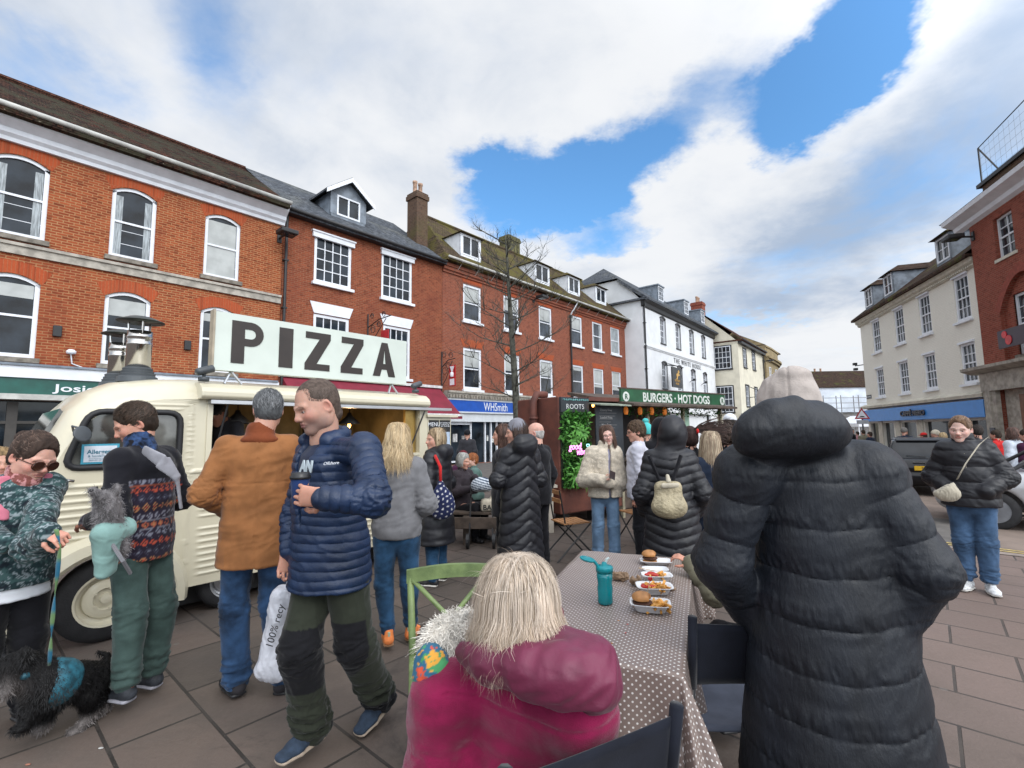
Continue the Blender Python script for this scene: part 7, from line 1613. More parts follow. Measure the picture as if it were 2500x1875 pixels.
def tray(u,v,rz,label,w=.155,l=.105,hh=.034,food='fries',group='white takeaway trays on the spotted cloth'):
    t=empty('food_tray',ont(u,v,.749),R_(rz),label,'food tray',group); t.scale=(1.17,1.17,1.17)
    def ring(sx,sy,z,n=28):
        return [(sx*math.copysign(abs(math.cos(a))**.45,math.cos(a)),sy*math.copysign(abs(math.sin(a))**.45,math.sin(a)),z) for a in np.linspace(0,2*math.pi,n,endpoint=False)]
    rs=[ring(w*.34,l*.32,.0),ring(w*.36,l*.34,.002),ring(w*.46,l*.44,hh*.9),ring(w*.52,l*.52,hh),ring(w*.52,l*.52,hh-.004),ring(w*.45,l*.43,hh*.86),ring(w*.34,l*.32,.005)]
    b=MB(); n=28
    for r in rs: b.v+=r
    for k in range(len(rs)-1):
        for j in range(n): b.f.append((k*n+j,k*n+(j+1)%n,(k+1)*n+(j+1)%n,(k+1)*n+j)); b.m.append(0)
    b.f.append(tuple(range(n-1,-1,-1))); b.m.append(0); b.f.append(tuple((len(rs)-1)*n+j for j in range(n))); b.m.append(0)
    b.build('tray',M_tray,t,smooth=True); r=random.Random(int(u))
    if food in('fries','burger','few'):
        b=MB(); ox=.03 if food=='burger' else 0
        for k in range({'fries':46,'burger':26,'few':9}[food]):
            T=Matrix.Translation((ox+r.uniform(-.04,.045)*(1 if food=='fries' else .8),r.uniform(-.028,.028),.012+r.uniform(0,.022)))@Matrix.Rotation(r.uniform(0,6.28),4,'Z')@Matrix.Rotation(r.uniform(-.5,.5),4,'Y'); L_=r.uniform(.018,.034); b.box(-L_,L_,-.0042,.0042,-.0042,.0042,mt=T)
        o=b.build('fries',M_fry,t); o['kind']='stuff'
        if food!='burger':
            s=SDF(); 
            for k in range(7): s.ell((r.uniform(-.05,.0),r.uniform(-.02,.02),.032),(.014,.01,.006),k=.01)
            sobj('ketchup',s,.003,M_ket,t)
    if food in ('burger','bun'):
        s=SDF(); s.ell((-.032,0,.048),(.040,.038,.024),k=0); s.plane((0,0,.040),(0,0,-1)); s.ell((.015,-.01,.05),(.022,.022,.03),k=.005,op='s'); sobj('bun',s,.003,M_bun,t)
        s=SDF(); s.ell((-.03,0,.030),(.040,.039,.009),k=0); sobj('patty',s,.0035,M_pat,t,lambda V,N_:.002*wob(V,150,3)); s=SDF(); s.ell((-.030,0,.014),(.038,.037,.010),k=0); sobj('bun_base',s,.0035,M_bun,t)
    return t
t1=tray(1588,1490,-14,'white tray with a bitten burger and chips, nearest the table corner',food='burger')
tray(1598,1447,-6,'white tray heaped with chips and ketchup, second from the front',food='fries')
tray(1604,1419,-4,'white tray with only a few chips left, third from the front',food='few',w=.14,l=.085)
tray(1600,1397,-2,'shallow white tray holding a wooden fork, fourth from the front',food='none',w=.125,l=.08,hh=.02)
tray(1601,1376,-10,'white tray with a half eaten burger at the far end of the table',food='bun',w=.16,l=.09,hh=.02)
b=MB(); T=Matrix.Translation(ont(1590,1392,.785))@Matrix.Rotation(R_(-40),4,'Z'); b.box(-.075,.03,-.004,.004,-.001,.001,mt=T); b.box(.03,.05,-.009,.009,-.001,.001,mt=T); 
for k in (-1,0,1): b.box(.05,.075,k*.006-.0018,k*.006+.0018,-.001,.001,mt=T)
tag(b.build('wooden_fork',M_wood),'wooden fork lying across the far trays','fork')
b=MB(); p=ont(1578,1462,.79); b.tube([tuple(p),tuple(p+Vector((.02,.0,.085)))],.0018,5); pk=b.build('cocktail_stick',M_wood); tag(pk,'cocktail stick with a red heart stuck in the chips','cocktail stick')
s=SDF(); q=p+Vector((.022,0,.09)); s.ell(q+Vector((-.004,0,.004)),(.007,.004,.008),k=0); s.ell(q+Vector((.005,0,.004)),(.007,.004,.008),k=.003); s.ell(q+Vector((0,0,-.004)),(.004,.003,.007),k=.004); sobj('heart',s,.0015,mat('red_heart',(.5,.02,.03),.4),pk)
s=SDF(); c=V3(ont(1512,1412,.757)); r=np.random.default_rng(3)
for k in range(9): s.ec(c+V3((r.uniform(-.03,.03),r.uniform(-.02,.02),r.uniform(0,.02))),c+V3((r.uniform(-.05,.05),r.uniform(-.03,.03),r.uniform(0,.03))),(.006,.02),(.004,.016),k=.003)
o=sobj('crumpled_napkin',s,.0035,M_nap,None,lambda V,N_:.004*ridge(V,80,4)); tag(o,'crumpled brown napkins beside the bitten food scraps','napkin')
s=SDF(); c=V3(ont(1553,1425,.757))
for k in range(8): s.ec(c+V3((r.uniform(-.03,.03),r.uniform(-.03,.03),r.uniform(0,.02))),c+V3((r.uniform(-.04,.04),r.uniform(-.03,.03),r.uniform(0,.035))),(.005,.018),(.004,.014),k=.003)
o=sobj('crumpled_napkin',s,.0035,M_nap,None,lambda V,N_:.004*ridge(V,80,5)); tag(o,'twisted brown paper napkin left of the chip trays','napkin')
s=SDF(); s.ell(ont(1640,1437,.756),(.02,.014,.008),k=0); o=sobj('paper_scrap',s,.003,M_nap,None,lambda V,N_:.003*ridge(V,110,6)); tag(o,'small brown paper scrap right of the chip trays','paper scrap')
s=SDF(); s.ell(ont(1508,1404,.757),(.052,.028,.014),k=0); s.ell(ont(1508,1404,.770),(.042,.020,.012),k=.003,op='s'); o=sobj('cardboard_boat',s,.003,mat('brown_card',(.30,.15,.075),.8),None); tag(o,'brown card food boat left of the napkins','food tray')
for i,(u,v) in enumerate(((1510,1515),(1527,1545),(1494,1570),(1532,1524))): s=SDF(); s.ell(ont(u,v,.749),(.005,.003,.002),k=0); tag(sobj('crumb',s,.0015,M_ket if i%2 else M_bun,None),('dark red crumb on the cloth, nearest the bottle','brown crumb on the cloth, right of the other crumbs','dark red crumb lowest on the bare cloth','brown crumb on the cloth between the bottle and the first tray')[i],'crumb','crumbs on the spotted cloth')
# ================= chairs =================
M_gch=mat('worn_green_paint',(.165,.225,.085),.5,.3,9,.2,60,c2=(.10,.145,.055))
gc=empty('cafe_chair',(-.30,2.42,0),R_(12),'worn green wooden cross-back chair behind the white dog','chair')
def curvebar(y,z0,z1,w,th,n=12,bow=.05):
    b=MB(); V=[]
    for k in range(n):
        a=-w/2+w*k/n; c=-w/2+w*(k+1)/n; f=lambda x:y-bow*math.cos(x/w*math.pi)
        g=lambda x:.03*math.cos(x/w*math.pi)
        b.quad((a,f(a),z0+g(a)),(c,f(c),z0+g(c)),(c,f(c),z1+g(c)),(a,f(a),z1+g(a))); b.quad((a,f(a)+th,z0+g(a)),(a,f(a)+th,z1+g(a)),(c,f(c)+th,z1+g(c)),(c,f(c)+th,z0+g(c)))
        b.quad((a,f(a),z1+g(a)),(c,f(c),z1+g(c)),(c,f(c)+th,z1+g(c)),(a,f(a)+th,z1+g(a))); b.quad((a,f(a),z0+g(a)),(a,f(a)+th,z0+g(a)),(c,f(c)+th,z0+g(c)),(c,f(c),z0+g(c)))
    b.quad((-w/2,y,z0),(-w/2,y,z1),(-w/2,y+th,z1),(-w/2,y+th,z0)); b.quad((w/2,y,z0),(w/2,y+th,z0),(w/2,y+th,z1),(w/2,y,z1)); return b
curvebar(.19,.82,.885,.45,.028).build('top_rail',M_gch,gc)
for x in (-1,1): 
    b=MB(); b.tube([(x*.185,.20,0),(x*.19,.19,.45),(x*.205,.20,.85)],[.016,.019,.017],8); b.build('leg',M_gch,gc,smooth=True)
    b=MB(); b.tube([(x*.19,-.18,0),(x*.18,-.17,.44)],[.015,.018],8); b.build('leg',M_gch,gc,smooth=True)
    b=MB(); b.tube([(x*-.19,.19,.47),(0,.15,.64),(x*.195,.19,.84)],.013,6); b.build('cross_slat',M_gch,gc,smooth=True)
b=MB(); b.box(-.21,.21,-.20,.21,.44,.47); b.build('seat',M_gch,gc,bevel=.01)
M_cnav=fabric('navy_camp_canvas',(.010,.012,.020),.85); M_cseat=fabric('grey_camp_canvas',(.075,.085,.115),.85)
def camp(loc,rz,label,sag=.06,w=.50):
    c=empty('camping_chair',loc,rz,label,'chair','folding camping chairs')
    V=[];Q=[];nx,nz=16,8
    for i in range(nx+1):
        for j in range(nz+1):
            t=i/nx; z=.62+.24*j/nz-.0*math.sin(t*math.pi); V.append((-w/2+w*t,.0-sag*math.sin(t*math.pi)*-1*(1-.3*j/nz)*-1+.04*(j/nz),z-.02*math.sin(t*math.pi)))
    for i in range(nx):
        for j in range(nz): a=i*(nz+1)+j; Q.append((a,a+nz+1,a+nz+2,a+1))
    o=obj('backrest',fastmesh('backrest',np.array(V),np.array(Q),M_cnav),c); m=o.modifiers.new('s','SOLIDIFY'); m.thickness=.006
    V=[];Q=[]
    for i in range(9):
        for j in range(9): V.append((-w/2+.02+(w-.04)*i/8,-.45+.42*j/8,.44-.03*math.sin(i/8*math.pi)*math.sin(j/8*math.pi)))
    for i in range(8):
        for j in range(8): a=i*9+j; Q.append((a,a+9,a+10,a+1))
    o=obj('seat',fastmesh('seat',np.array(V),np.array(Q),M_cseat),c); m=o.modifiers.new('s','SOLIDIFY'); m.thickness=.008
    for x in (-1,1):
        b=MB(); b.tube([(x*w/2,.045,.87),(x*w/2,.0,.60),(x*w/2,-.02,.46)],.011,8); b.tube([(x*w/2,-.02,.46),(x*w/2,-.10,.25),(x*w/2,-.42,.012)],.011,8); b.build('back_tube',M_alu,c,smooth=True); b=MB(); b.tube([(x*w/2,.047,.885),(x*w/2,.0,.61)],.018,8); b.build('canvas_sleeve',M_cnav,c,smooth=True)
        b=MB(); b.tube([(x*(w/2-.015),-.46,.43),(x*(w/2-.015),-.36,.455),(x*(w/2-.015),-.10,.455),(x*(w/2-.015),-.03,.40),(x*(w/2-.015),.02,.16),(x*(w/2-.015),.06,.012)],.011,8); b.build('leg_tube',M_alu,c,smooth=True)
    b=MB(); b.tube([(-w/2,.06,.012),(w/2,.06,.012)],.010,8); b.build('foot_bar',M_alu,c); b=MB(); b.tube([(-w/2,-.42,.012),(w/2,-.42,.012)],.010,8); b.build('foot_bar',M_alu,c)
    return c
camp((.175,1.245,0),math.atan2(.23,.44)+math.pi*0+R_(180)*0+0.0 if False else math.atan2(.23,.44)+math.pi,'dark canvas camping chair under the woman in the magenta coat',sag=.03)
camp((.93,1.93,0),R_(176),'camping chair with navy back and grey seat at the right side of the table')
# ================= dogs =================
def fur(name,par,V,N_,n,c1,c2,L,w=.004,droop=.5,curl=0.,seed=0,colfn=None):
    r=np.random.default_rng(seed); i=r.integers(0,len(V),n); P_=V[i]; Nn=N_[i]; m=6; t=np.linspace(0,1,m); l=L*r.uniform(.5,1.2,n)
    d=Nn*.7+r.normal(size=(n,3))*.35; path=P_[:,None,:]+d[:,None,:]*(l[:,None]*t)[...,None]+V3((0,0,-1))*droop*(l[:,None]*t**2)[...,None]
    if curl: ph=r.uniform(0,6.28,n); path=path+curl*np.stack([np.sin(t[None,:]*7+ph[:,None]),np.cos(t[None,:]*7+ph[:,None]),0*t[None,:]+0*ph[:,None]],2)*t[None,:,None]
    f=r.uniform(0,1,(n,1)); c=(V3(c1)*(1-f)+V3(c2)*f)*r.uniform(.75,1.15,(n,1))
    if colfn is not None: c=c*0+colfn(P_)*r.uniform(.7,1.3,(n,1))
    cen=P_.mean(0); VV,Q,cc=ribbons(path,r.uniform(.6,1.3,n)*w,cen,c); return obj(name,fastmesh(name,VV,Q,M_hair,cc),par)
def black_dog():
    d=empty('dog',(-2.72,2.72,0),0,'small black dog with grey-white legs and muzzle in a teal harness, on the leash','dog')
    W=lambda u,v,Y:V3(at(u,v,Y)-Vector((-2.72,2.72,0)))
    s=SDF(); ch=W(115,1668,2.66); rp=W(225,1660,2.86); 
    s.ec(ch,rp,(.105,.115),(.092,.095),w=(0,1,0),k=0); s.ec(ch,W(60,1625,2.60),.09,.07,k=.05)
    hd=W(30,1630,2.56); s.ell(hd,(.075,.065,.065),k=.04); s.ec(hd,W(10,1690,2.50),.042,.030,k=.03); s.ell(W(62,1600,2.52),(.03,.02,.045),k=.02)
    for (a,b_,c) in ((W(95,1710,2.62),W(72,1745,2.58),W(62,1783,2.56)),(W(128,1710,2.74),W(112,1745,2.74),W(110,1778,2.74)),(W(215,1700,2.80),W(225,1735,2.86),W(195,1788,2.78)),(W(240,1690,2.90),W(250,1725,2.94),W(232,1770,2.90))):
        s.ec(a,b_,.055,.038,k=.04); s.ec(b_,c+V3((0,0,.02)),.036,.028,k=.02); s.ell(c+V3((-.015,-.015,.018)),(.038,.035,.022),k=.015)
    s.ec(rp+V3((.05,.03,.05)),W(262,1600,2.95),.018,.014,k=.02); s.ec(W(262,1600,2.95),W(240,1592,2.95),.014,.01,k=.01)
    def cf(V):
        z=V[:,2]; g=np.clip((.085-z)/.05,0,1)[:,None]; mz=np.exp(-((np.linalg.norm(V-W(8,1695,2.5),axis=1))/.06)**2)[:,None]
        return V3((.006,.0055,.006))*(1-g)*(1-mz)+V3((.28,.25,.24))*np.clip(g+mz,0,1)*(.8+.3*wob(V,40,3)[:,None])
    V,Q=s.mesh(.008); N_=vnormals(V,Q); V=V+N_*(.006*wob(V,50,2))[:,None]
    obj('body',fastmesh('body',V,Q,M_hairs,cf(V)),d); fur('fur',d,V,N_,12000,(0,0,0),(0,0,0),.017,.0024,droop=.9,seed=3,colfn=cf)
    h=SDF(); c=ch+(rp-ch)*.12; h.ec(c-(rp-ch)*.03,c+(rp-ch)*.06,(.118,.128),(.116,.126),w=(0,1,0),k=0); h.ec(ch+V3((.0,-.02,.05)),W(60,1650,2.55),.02,.02,k=.02)
    m_=mat('teal_harness_web',(.02,.12,.17),.6,.4,30); sobj('harness',h,.007,m_,d)
    e=MB(); 
    return d,W
dog,WD=black_dog()
b=MB(); pts=[(138,1292,2.36),(146,1330,2.37),(138,1420,2.44),(130,1500,2.50),(124,1560,2.54),(120,1625,2.60)]
P_=[at(*p) for p in pts]; r=.0
LN=[]
for k in range(len(P_)-1):
    for t in np.linspace(0,1,6,endpoint=False): LN.append(P_[k].lerp(P_[k+1],t))
LN.append(P_[-1]); V=[];Q=[];C=[]
for k,p in enumerate(LN):
    a=k*.35; w_=Vector((math.cos(a),.3*math.sin(a),0))*.011; V+=[tuple(p-w_),tuple(p+w_)]; C+= [((.03,.17,.28) if (k//3)%2 else (.16,.28,.12))]*2
Q=[(2*k,2*k+1,2*k+3,2*k+2) for k in range(len(LN)-1)]
o=obj('leash',fastmesh('leash',np.array(V),np.array(Q),C_col,np.array(C))); m=o.modifiers.new('s','SOLIDIFY'); m.thickness=.003; tag(o,'twisted blue and green dog leash hanging from the hand to the harness','leash')
def furry(name,label,center,build,cf,n,L,seed,w=.003,curl=.004,h=.006,droop=.5,cat='dog'):
    d=empty(name,center,0,label,cat); s=SDF(); build(s); V,Q=s.mesh(h); N_=vnormals(V,Q); V=V+N_*(.003*wob(V,70,2))[:,None]
    obj('body',fastmesh('body',V,Q,M_hairs,cf(V)),d); fur('fur',d,V,N_,n,0,0,L,w,droop=droop,curl=curl,seed=seed,colfn=cf); return d
c=at(250,1215,2.62)
W=lambda u,v,Y:V3(at(u,v,Y)-c)
def gd(s): s.ell(W(256,1216,2.60),(.048,.050,.045),k=0); s.ec(W(245,1212,2.56),W(226,1198,2.52),.028,.020,k=.02); s.ec(W(262,1235,2.62),W(275,1340,2.70),.06,.07,k=.03); s.ell(W(285,1195,2.62),(.02,.02,.035),k=.01)
g1=furry('dog','small scruffy grey dog peering out of the mint carrier on the man\'s chest',c,gd,lambda V:V3((.26,.245,.25))*(1+.8*wob(V,34,5)[:,None]).clip(.15,1.9)+0*V,2600,.020,7,curl=.005,w=.0022)
s=SDF(); s.ell(W(224,1197,2.51),(.012,.012,.010),k=0); sobj('nose',s,.003,M_black,g1)
for p_ in ((236,1190,2.535),(250,1192,2.545)): s=SDF(); s.ell(W(*p_),(.007,.007,.007),k=0); sobj('eye',s,.002,M_black,g1)
s=SDF(); o_=Vector((0,0,0)); A_=V3(at(262,1300,2.62)); B_=V3(at(258,1392,2.66)); s.ec(A_,B_,(.060,.075),(.040,.055),w=(1,0,0),k=0); s.ec(A_,V3(at(300,1290,2.74)),.05,.06,k=.04)
o=sobj('pet_carrier',s,.007,fabric('mint_canvas',(.26,.43,.40),.8),None,lambda V,N_:.004*ridge(V,18,3)); tag(o,'mint green pet carrier sling on the front of the man in fleece','pet carrier')
b=MB(); b.tube([tuple(at(262,1310,2.60)),tuple(at(300,1370,2.62)),tuple(at(318,1400,2.70))],.010,5); b.build('strap',mat('grey_web',(.25,.25,.27),.8),o)
c=at(1100,1560,1.62); W=lambda u,v,Y:V3(at(u,v,Y)-c)
def wd(s): s.ell(W(1108,1548,1.62),(.075,.075,.060),k=0); s.ell(W(1065,1580,1.58),(.045,.045,.055),k=.03); s.ell(W(1145,1515,1.66),(.04,.04,.035),k=.03); s.ec(W(1120,1580,1.62),W(1130,1660,1.62),.07,.08,k=.04)
g2=furry('dog','curly white dog beside the woman in the magenta coat',c,wd,lambda V:V3((.85,.80,.72))*(1+.25*wob(V,40,5)[:,None]),5200,.034,8,w=.0022,curl=.007,droop=.7)
s=SDF(); s.ec(W(1092,1610,1.58),W(1150,1568,1.60),(.02,.028),(.02,.028),w=(0,1,0),k=0); sobj('collar',s,.004,fabric('green_collar',(.02,.30,.08)),g2)
def floral(V): n=wob(V,45,3,2); m_=wob(V,55,8,2); c_=np.tile(V3((.03,.12,.20)),(len(V),1)); c_=np.where((n>.2)[:,None],V3((.06,.25,.10)),c_); c_=np.where((m_>.35)[:,None],V3((.60,.30,.05)),c_); return np.where(((n<-.45))[:,None],V3((.55,.08,.04)),c_)
s=SDF(); s.ell(at(1055,1650,1.52),(.055,.06,.085),k=0); s.ec(at(1050,1600,1.52),at(1075,1640,1.5),.03,.03,k=.03); o=sobj('floral_bag',s,.005,C_col,None,lambda V,N_:.006*ridge(V,22,3),floral); tag(o,'blue, green and orange flowered pet bag below the white dog','bag')
# ================= bags, cup =================
cp=empty('coffee_cup',at(731,1240,2.115),0,'dark blue patterned paper coffee cup with black lid in the walking man\'s hand','cup'); cp.scale=(1,1,1.28)
def cupc(V): n=wob(V,70,2,2); return np.where((n>.3)[:,None],V3((.05,.22,.5)),np.where((n<-.5)[:,None],V3((.5,.3,.25)),V3((.012,.03,.10))))
b=MB(); b.lathe([(.029,0),(.039,.10),(.037,.10)],26); me=b.mesh('cup_body',C_col,True); a=me.color_attributes.new('Col','FLOAT_COLOR','POINT'); vv=np.array(b.v); cc=np.ones((len(vv),4)); cc[:,:3]=cupc(vv); a.data.foreach_set('color',cc.astype(np.float32).ravel()); obj('cup_body',me,cp)
b=MB(); b.lathe([(.043,.098),(.044,.106),(.039,.110),(.039,.118),(.034,.118),(.033,.112),(.001,.112)],26); b.build('lid',mat('black_lid',(.015,.015,.017),.35),cp,smooth=True)
s=SDF(); a_=V3(at(690,1455,2.90)); b_=V3(at(668,1630,2.86)); s.ec(a_,b_,(.055,.075),(.085,.055),w=(1,0,0),k=0); s.box(b_+V3((0,0,-.02)),(.075,.045,.03),r=.03,k=.06)
o=sobj('plastic_carrier_bag',s,.007,mat('white_plastic_film',(.56,.57,.62),.3,.08,5,.4,30,spec=.5),None,lambda V,N_:.009*ridge(V*np.array([1,1,.5]),20,3)+.003*ridge(V,45,2)); tag(o,'crumpled white plastic carrier bag hanging beside the tan-jacket man\'s leg','bag')
b=MB(); b.tube([tuple(at(697,1440,2.9)),tuple(at(716,1375,2.85))],.006,5); b.build('handle',mat('white_plastic_film'),o)
text('bag_lettering','100% recy',.055,M_black,o,tuple(at(672,1530,2.78)),rot=(R_(90),R_(-76),R_(22)),ext=.001,shear=.2)
def totec(V):
    c_=np.tile(V3((.016,.022,.07)),(len(V),1)); u=V[:,0]*1.3+V[:,1]; a=(u/.055)%1-.5; b=(V[:,2]/.05+.5*np.floor(u/.055))%1-.5; return np.where(((a*a+b*b)<.035)[:,None],V3((.6,.6,.62)),c_)
c=V3(at(1078,1210,4.98)); s=SDF(); s.ell(c+V3((0,0,-.09)),(.150,.055,.15),eul(0,0,-20),k=0); s.ec(c+V3((0,0,-.02)),c+V3((-.01,0,.13)),(.10,.04),(.03,.02),k=.06)
o=sobj('tote_bag',s,.011,C_col,None,lambda V,N_:.006*ridge(V*np.array([1,1,.5]),14,3),totec); tag(o,'navy tote bag with small white dogs and a red strap on the blonde woman\'s shoulder','bag')
b=MB(); b.tube([tuple(c+V3((-.01,0,.12))),tuple(V3(at(1075,1140,5.0))),tuple(V3(at(1062,1112,5.06)))],[.016,.018,.018],6); b.build('strap',C_red,o,smooth=True)
c=V3(at(2308,1200,4.48)); s=SDF(); s.ell(c,(.105,.05,.085),eul(0,18,-40),k=0); s.ec(c+V3((.02,0,.05)),c+V3((.07,-.02,.12)),(.04,.03),(.02,.015),k=.04); s.plane(c+V3((0,0,.045)),(-.5,.3,.85),k=.03)
o=sobj('crossbody_bag',s,.006,fabric('cream_nylon',(.42,.38,.30),.7),None,lambda V,N_:.006*ridge(V*np.array([1.5,1.5,.6]),22,3)); tag(o,'cream crossbody bag hanging at the hip of the woman in the short puffer','bag')
pts=[(2338,1170,4.50),(2360,1130,4.50),(2392,1085,4.55),(2415,1065,4.72)]
b=MB(); P_=[at(*p) for p in pts]
V=[];Q=[]
for k,p in enumerate(P_): V+=[tuple(p+Vector((-.020,-.012,-.004))),tuple(p+Vector((.020,.012,.004)))]
Q=[(2*k,2*k+1,2*k+3,2*k+2) for k in range(len(P_)-1)]; st_o=obj('strap',fastmesh('strap',np.array(V),np.array(Q),fabric('cream_nylon')),o); m=st_o.modifiers.new('s','SOLIDIFY'); m.thickness=.005
c=V3(at(1632,1215,3.86)); s=SDF(); s.box(c,(.105,.05,.13),eul(0,0,-15),r=.05,k=0); s.ell(c+V3((0,-.01,-.07)),(.135,.085,.09),eul(0,0,-15),k=.05)
M_gq=mat('gold_quilted_leather',(.40,.34,.22),.45,.2,8,.9,34,spec=.5,bdist=.02); o=sobj('backpack',s,.007,M_gq,None,lambda V,N_:.004*wob(V,60,2)); tag(o,'small gold quilted backpack on the back of the hooded coat','backpack')
s=SDF(); s.ec(c+V3((-.06,-.055,.10)),c+V3((.06,-.055,.10)),(.02,.012),(.02,.012),k=0); s.ec(c+V3((0,-.02,.13)),c+V3((0,.0,.17)),.02,.015,k=.01); sobj('flap',s,.006,fabric('beige_leather',(.42,.38,.30),.5),o)
for x in (-1,1): b=MB(); b.tube([tuple(c+V3((x*.05,.04,.12))),tuple(c+V3((x*.13,.05,.33)))],.016,5); b.build('strap',C_blk2,o)
# ================= bench, bag, bistro chair =================
M_bw=mat('weathered_bench_wood',(.085,.062,.048),.85,.35,5,.4,40,stretch=(1,8,1))
bn=empty('bench',(-.95,7.25,0),R_(-6),'weathered wooden slatted bench with rounded edge carrying a canvas bag','bench')
for k in range(6):
    b=MB(); y=-.32+k*.105; z=.45-(.05 if k==0 else 0)-(.0 if k else .02); b.box(0,1.15,y,y+.095,z-.04,z); b.build('slat',M_bw,bn,bevel=.008)
b=MB(); b.box(0,1.15,-.36,-.33,.24,.40); b.build('slat',M_bw,bn,bevel=.008)
for x in (.25,.9): b=MB(); b.box(x,x+.1,-.25,.2,0,.40); b.build('leg',M_bw,bn,bevel=.01)
s=SDF(); c=V3((-.32,7.05,.54)); s.box(c,(.15,.07,.085),eul(0,0,8),r=.04,k=0); s.ec(c+V3((.03,0,.07)),c+V3((.03,.0,.15)),.05,.03,k=.05); s.ec(c+V3((.04,0,.14)),c+V3((.16,-.03,-.05)),.008,.008,k=.01)
o=sobj('canvas_bag',s,.009,fabric('natural_canvas',(.50,.45,.36)),None,lambda V,N_:.006*ridge(V,16,3)); tag(o,'cream drawstring bag printed BAG lying on the wooden bench','bag')
text('bag_print','BAG',.10,M_black,o,(-.34,6.965,.515),rot=(R_(88),0,R_(6)),ext=.002,bold=.002)
def bistro(loc,rz,label,seat=True):
    c=empty('folding_chair',loc,rz,label,'chair','slatted folding chairs by the brown food stall')
    for k in range(6): b=MB(); b.box(-.19,.19,-.18+k*.062,-.13+k*.062,.44,.455); b.build('slat',mat('oiled_slat',(.42,.20,.08),.6,.2),c)
    for x in (-1,1):
        b=MB(); b.tube([(x*.18,-.2,.44),(x*.19,.28,.0)],.011,5); b.build('leg',M_iron,c); b=MB(); b.tube([(x*.17,.22,.86),(x*.17,.15,.44),(x*.18,-.28,0)],.011,5); b.build('leg',M_iron,c)
    for z in (.70,.80): b=MB(); b.box(-.17,.17,.20,.215,z,z+.05); b.build('back_slat',mat('oiled_slat'),c)
    return c
bistro((.72,6.25,0),R_(110),'slatted folding chair left of the woman in the cream coat'); bistro((1.75,6.9,0),R_(200),'folding chair half hidden behind the young man in the pale sweatshirt')
# bistro table by seated group
bt_=empty('picnic_table',(-.05,7.9,0),R_(10),'pale picnic table with papers beside the seated elderly woman','table'); b=MB(); b.box(-.3,.7,-.35,.35,.70,.74); b.build('table_top',mat('pale_table',(.42,.38,.32),.7),bt_)
for x in (-.2,.6): b=MB(); b.box(x-.04,x+.04,-.3,.3,0,.7); b.build('leg',mat('pale_table'),bt_)
for k in range(3):
    b=MB(); T=Matrix.Translation((-.3+k*.22,7.75+.04*k,.745+.006*k))@Matrix.Rotation(k*.7,4,'Z')@Matrix.Rotation(.2*k,4,'X'); b.box(-.09,.09,-.06,.06,0,.02,mt=T); tag(b.build('paper_wrapper',mat('white_paper',(.62,.63,.65),.7)),('flat white wrapper on the picnic table','folded white wrapper in the middle of the picnic table','tilted white wrapper at the right of the picnic table')[k],'wrapper')
def stripes(V): return np.where((((V[:,2]+.3*V[:,0])/.035)%1>.5)[:,None],V3((.55,.6,.65)),V3((.03,.05,.09)))
s=SDF(); s.ell(at(1176,1185,7.0),(.16,.12,.12),k=0); s.plane(at(1176,1200,7.0),(0,-.3,-1)); o=sobj('pushchair',s,.014,C_col,None,None,stripes); tag(o,'striped pushchair hood with black frame next to the elderly woman','pushchair')
b=MB(); c=at(1176,1205,7.0); 
for x in (-.16,.16): b.tube([(c.x+x,c.y,c.z),(c.x+x*.9,c.y+.2,.12)],.012,5); b.tube([(c.x+x,c.y+.1,c.z+.1),(c.x+x,c.y-.25,.10)],.012,5)
for x in (-.18,.18): b.lathe([(.10,-.02),(.10,.02)],16,mt=Matrix.Translation((c.x+x,c.y-.25,.10))@Matrix.Rotation(R_(90),4,'Y'))
b.build('frame',M_iron,o)
# ================= food stalls =================
SP=(.77,8.0,0.); SR=R_(90-54)
M_rust=mat('rusty_brown_steel',(.115,.035,.022),.7,.45,2.5,.35,20,c2=(.07,.022,.016)); M_leafs=[mat('leaf_%d'%i,c_,.55,.3,20,spec=.4) for i,c_ in enumerate(((.035,.14,.02),(.06,.22,.03),(.02,.08,.015),(.10,.30,.05)))]
ST=empty('food_stall',SP,SR,'rust-brown steel food stall with leafy green wall panel and neon words','food stall')
b=MB(); b.box(0,.72,0,1.15,.22,2.17); b.build('steel_body',M_rust,ST,bevel=.02)
b=MB(); b.box(.72,1.6,.9,1.15,.22,2.17); b.box(.72,1.6,.02,.9,.22,.95); b.box(.72,1.6,.0,1.15,2.12,2.19); b.build('steel_body_rear',M_rust,ST)
b=MB(); b.tube([(.10,.55,1.2),(.10,.55,2.0),(-.02,.55,2.22),(-.09,.55,2.22)],.001,4); 
b=MB(); b.tube([(-.09,.55,.9),(-.09,.55,2.12),(-.02,.55,2.24),(.2,.55,2.24)],.065,12); b.tube([(-.09,.55,1.80),(-.09,.55,1.84)],.08,12); b.build('exhaust_pipe',M_rust,ST,smooth=True)
for x in (.15,.9): b=MB(); b.box(x,x+.12,.1,.3,0,.22); b.build('leg',M_iron,ST)
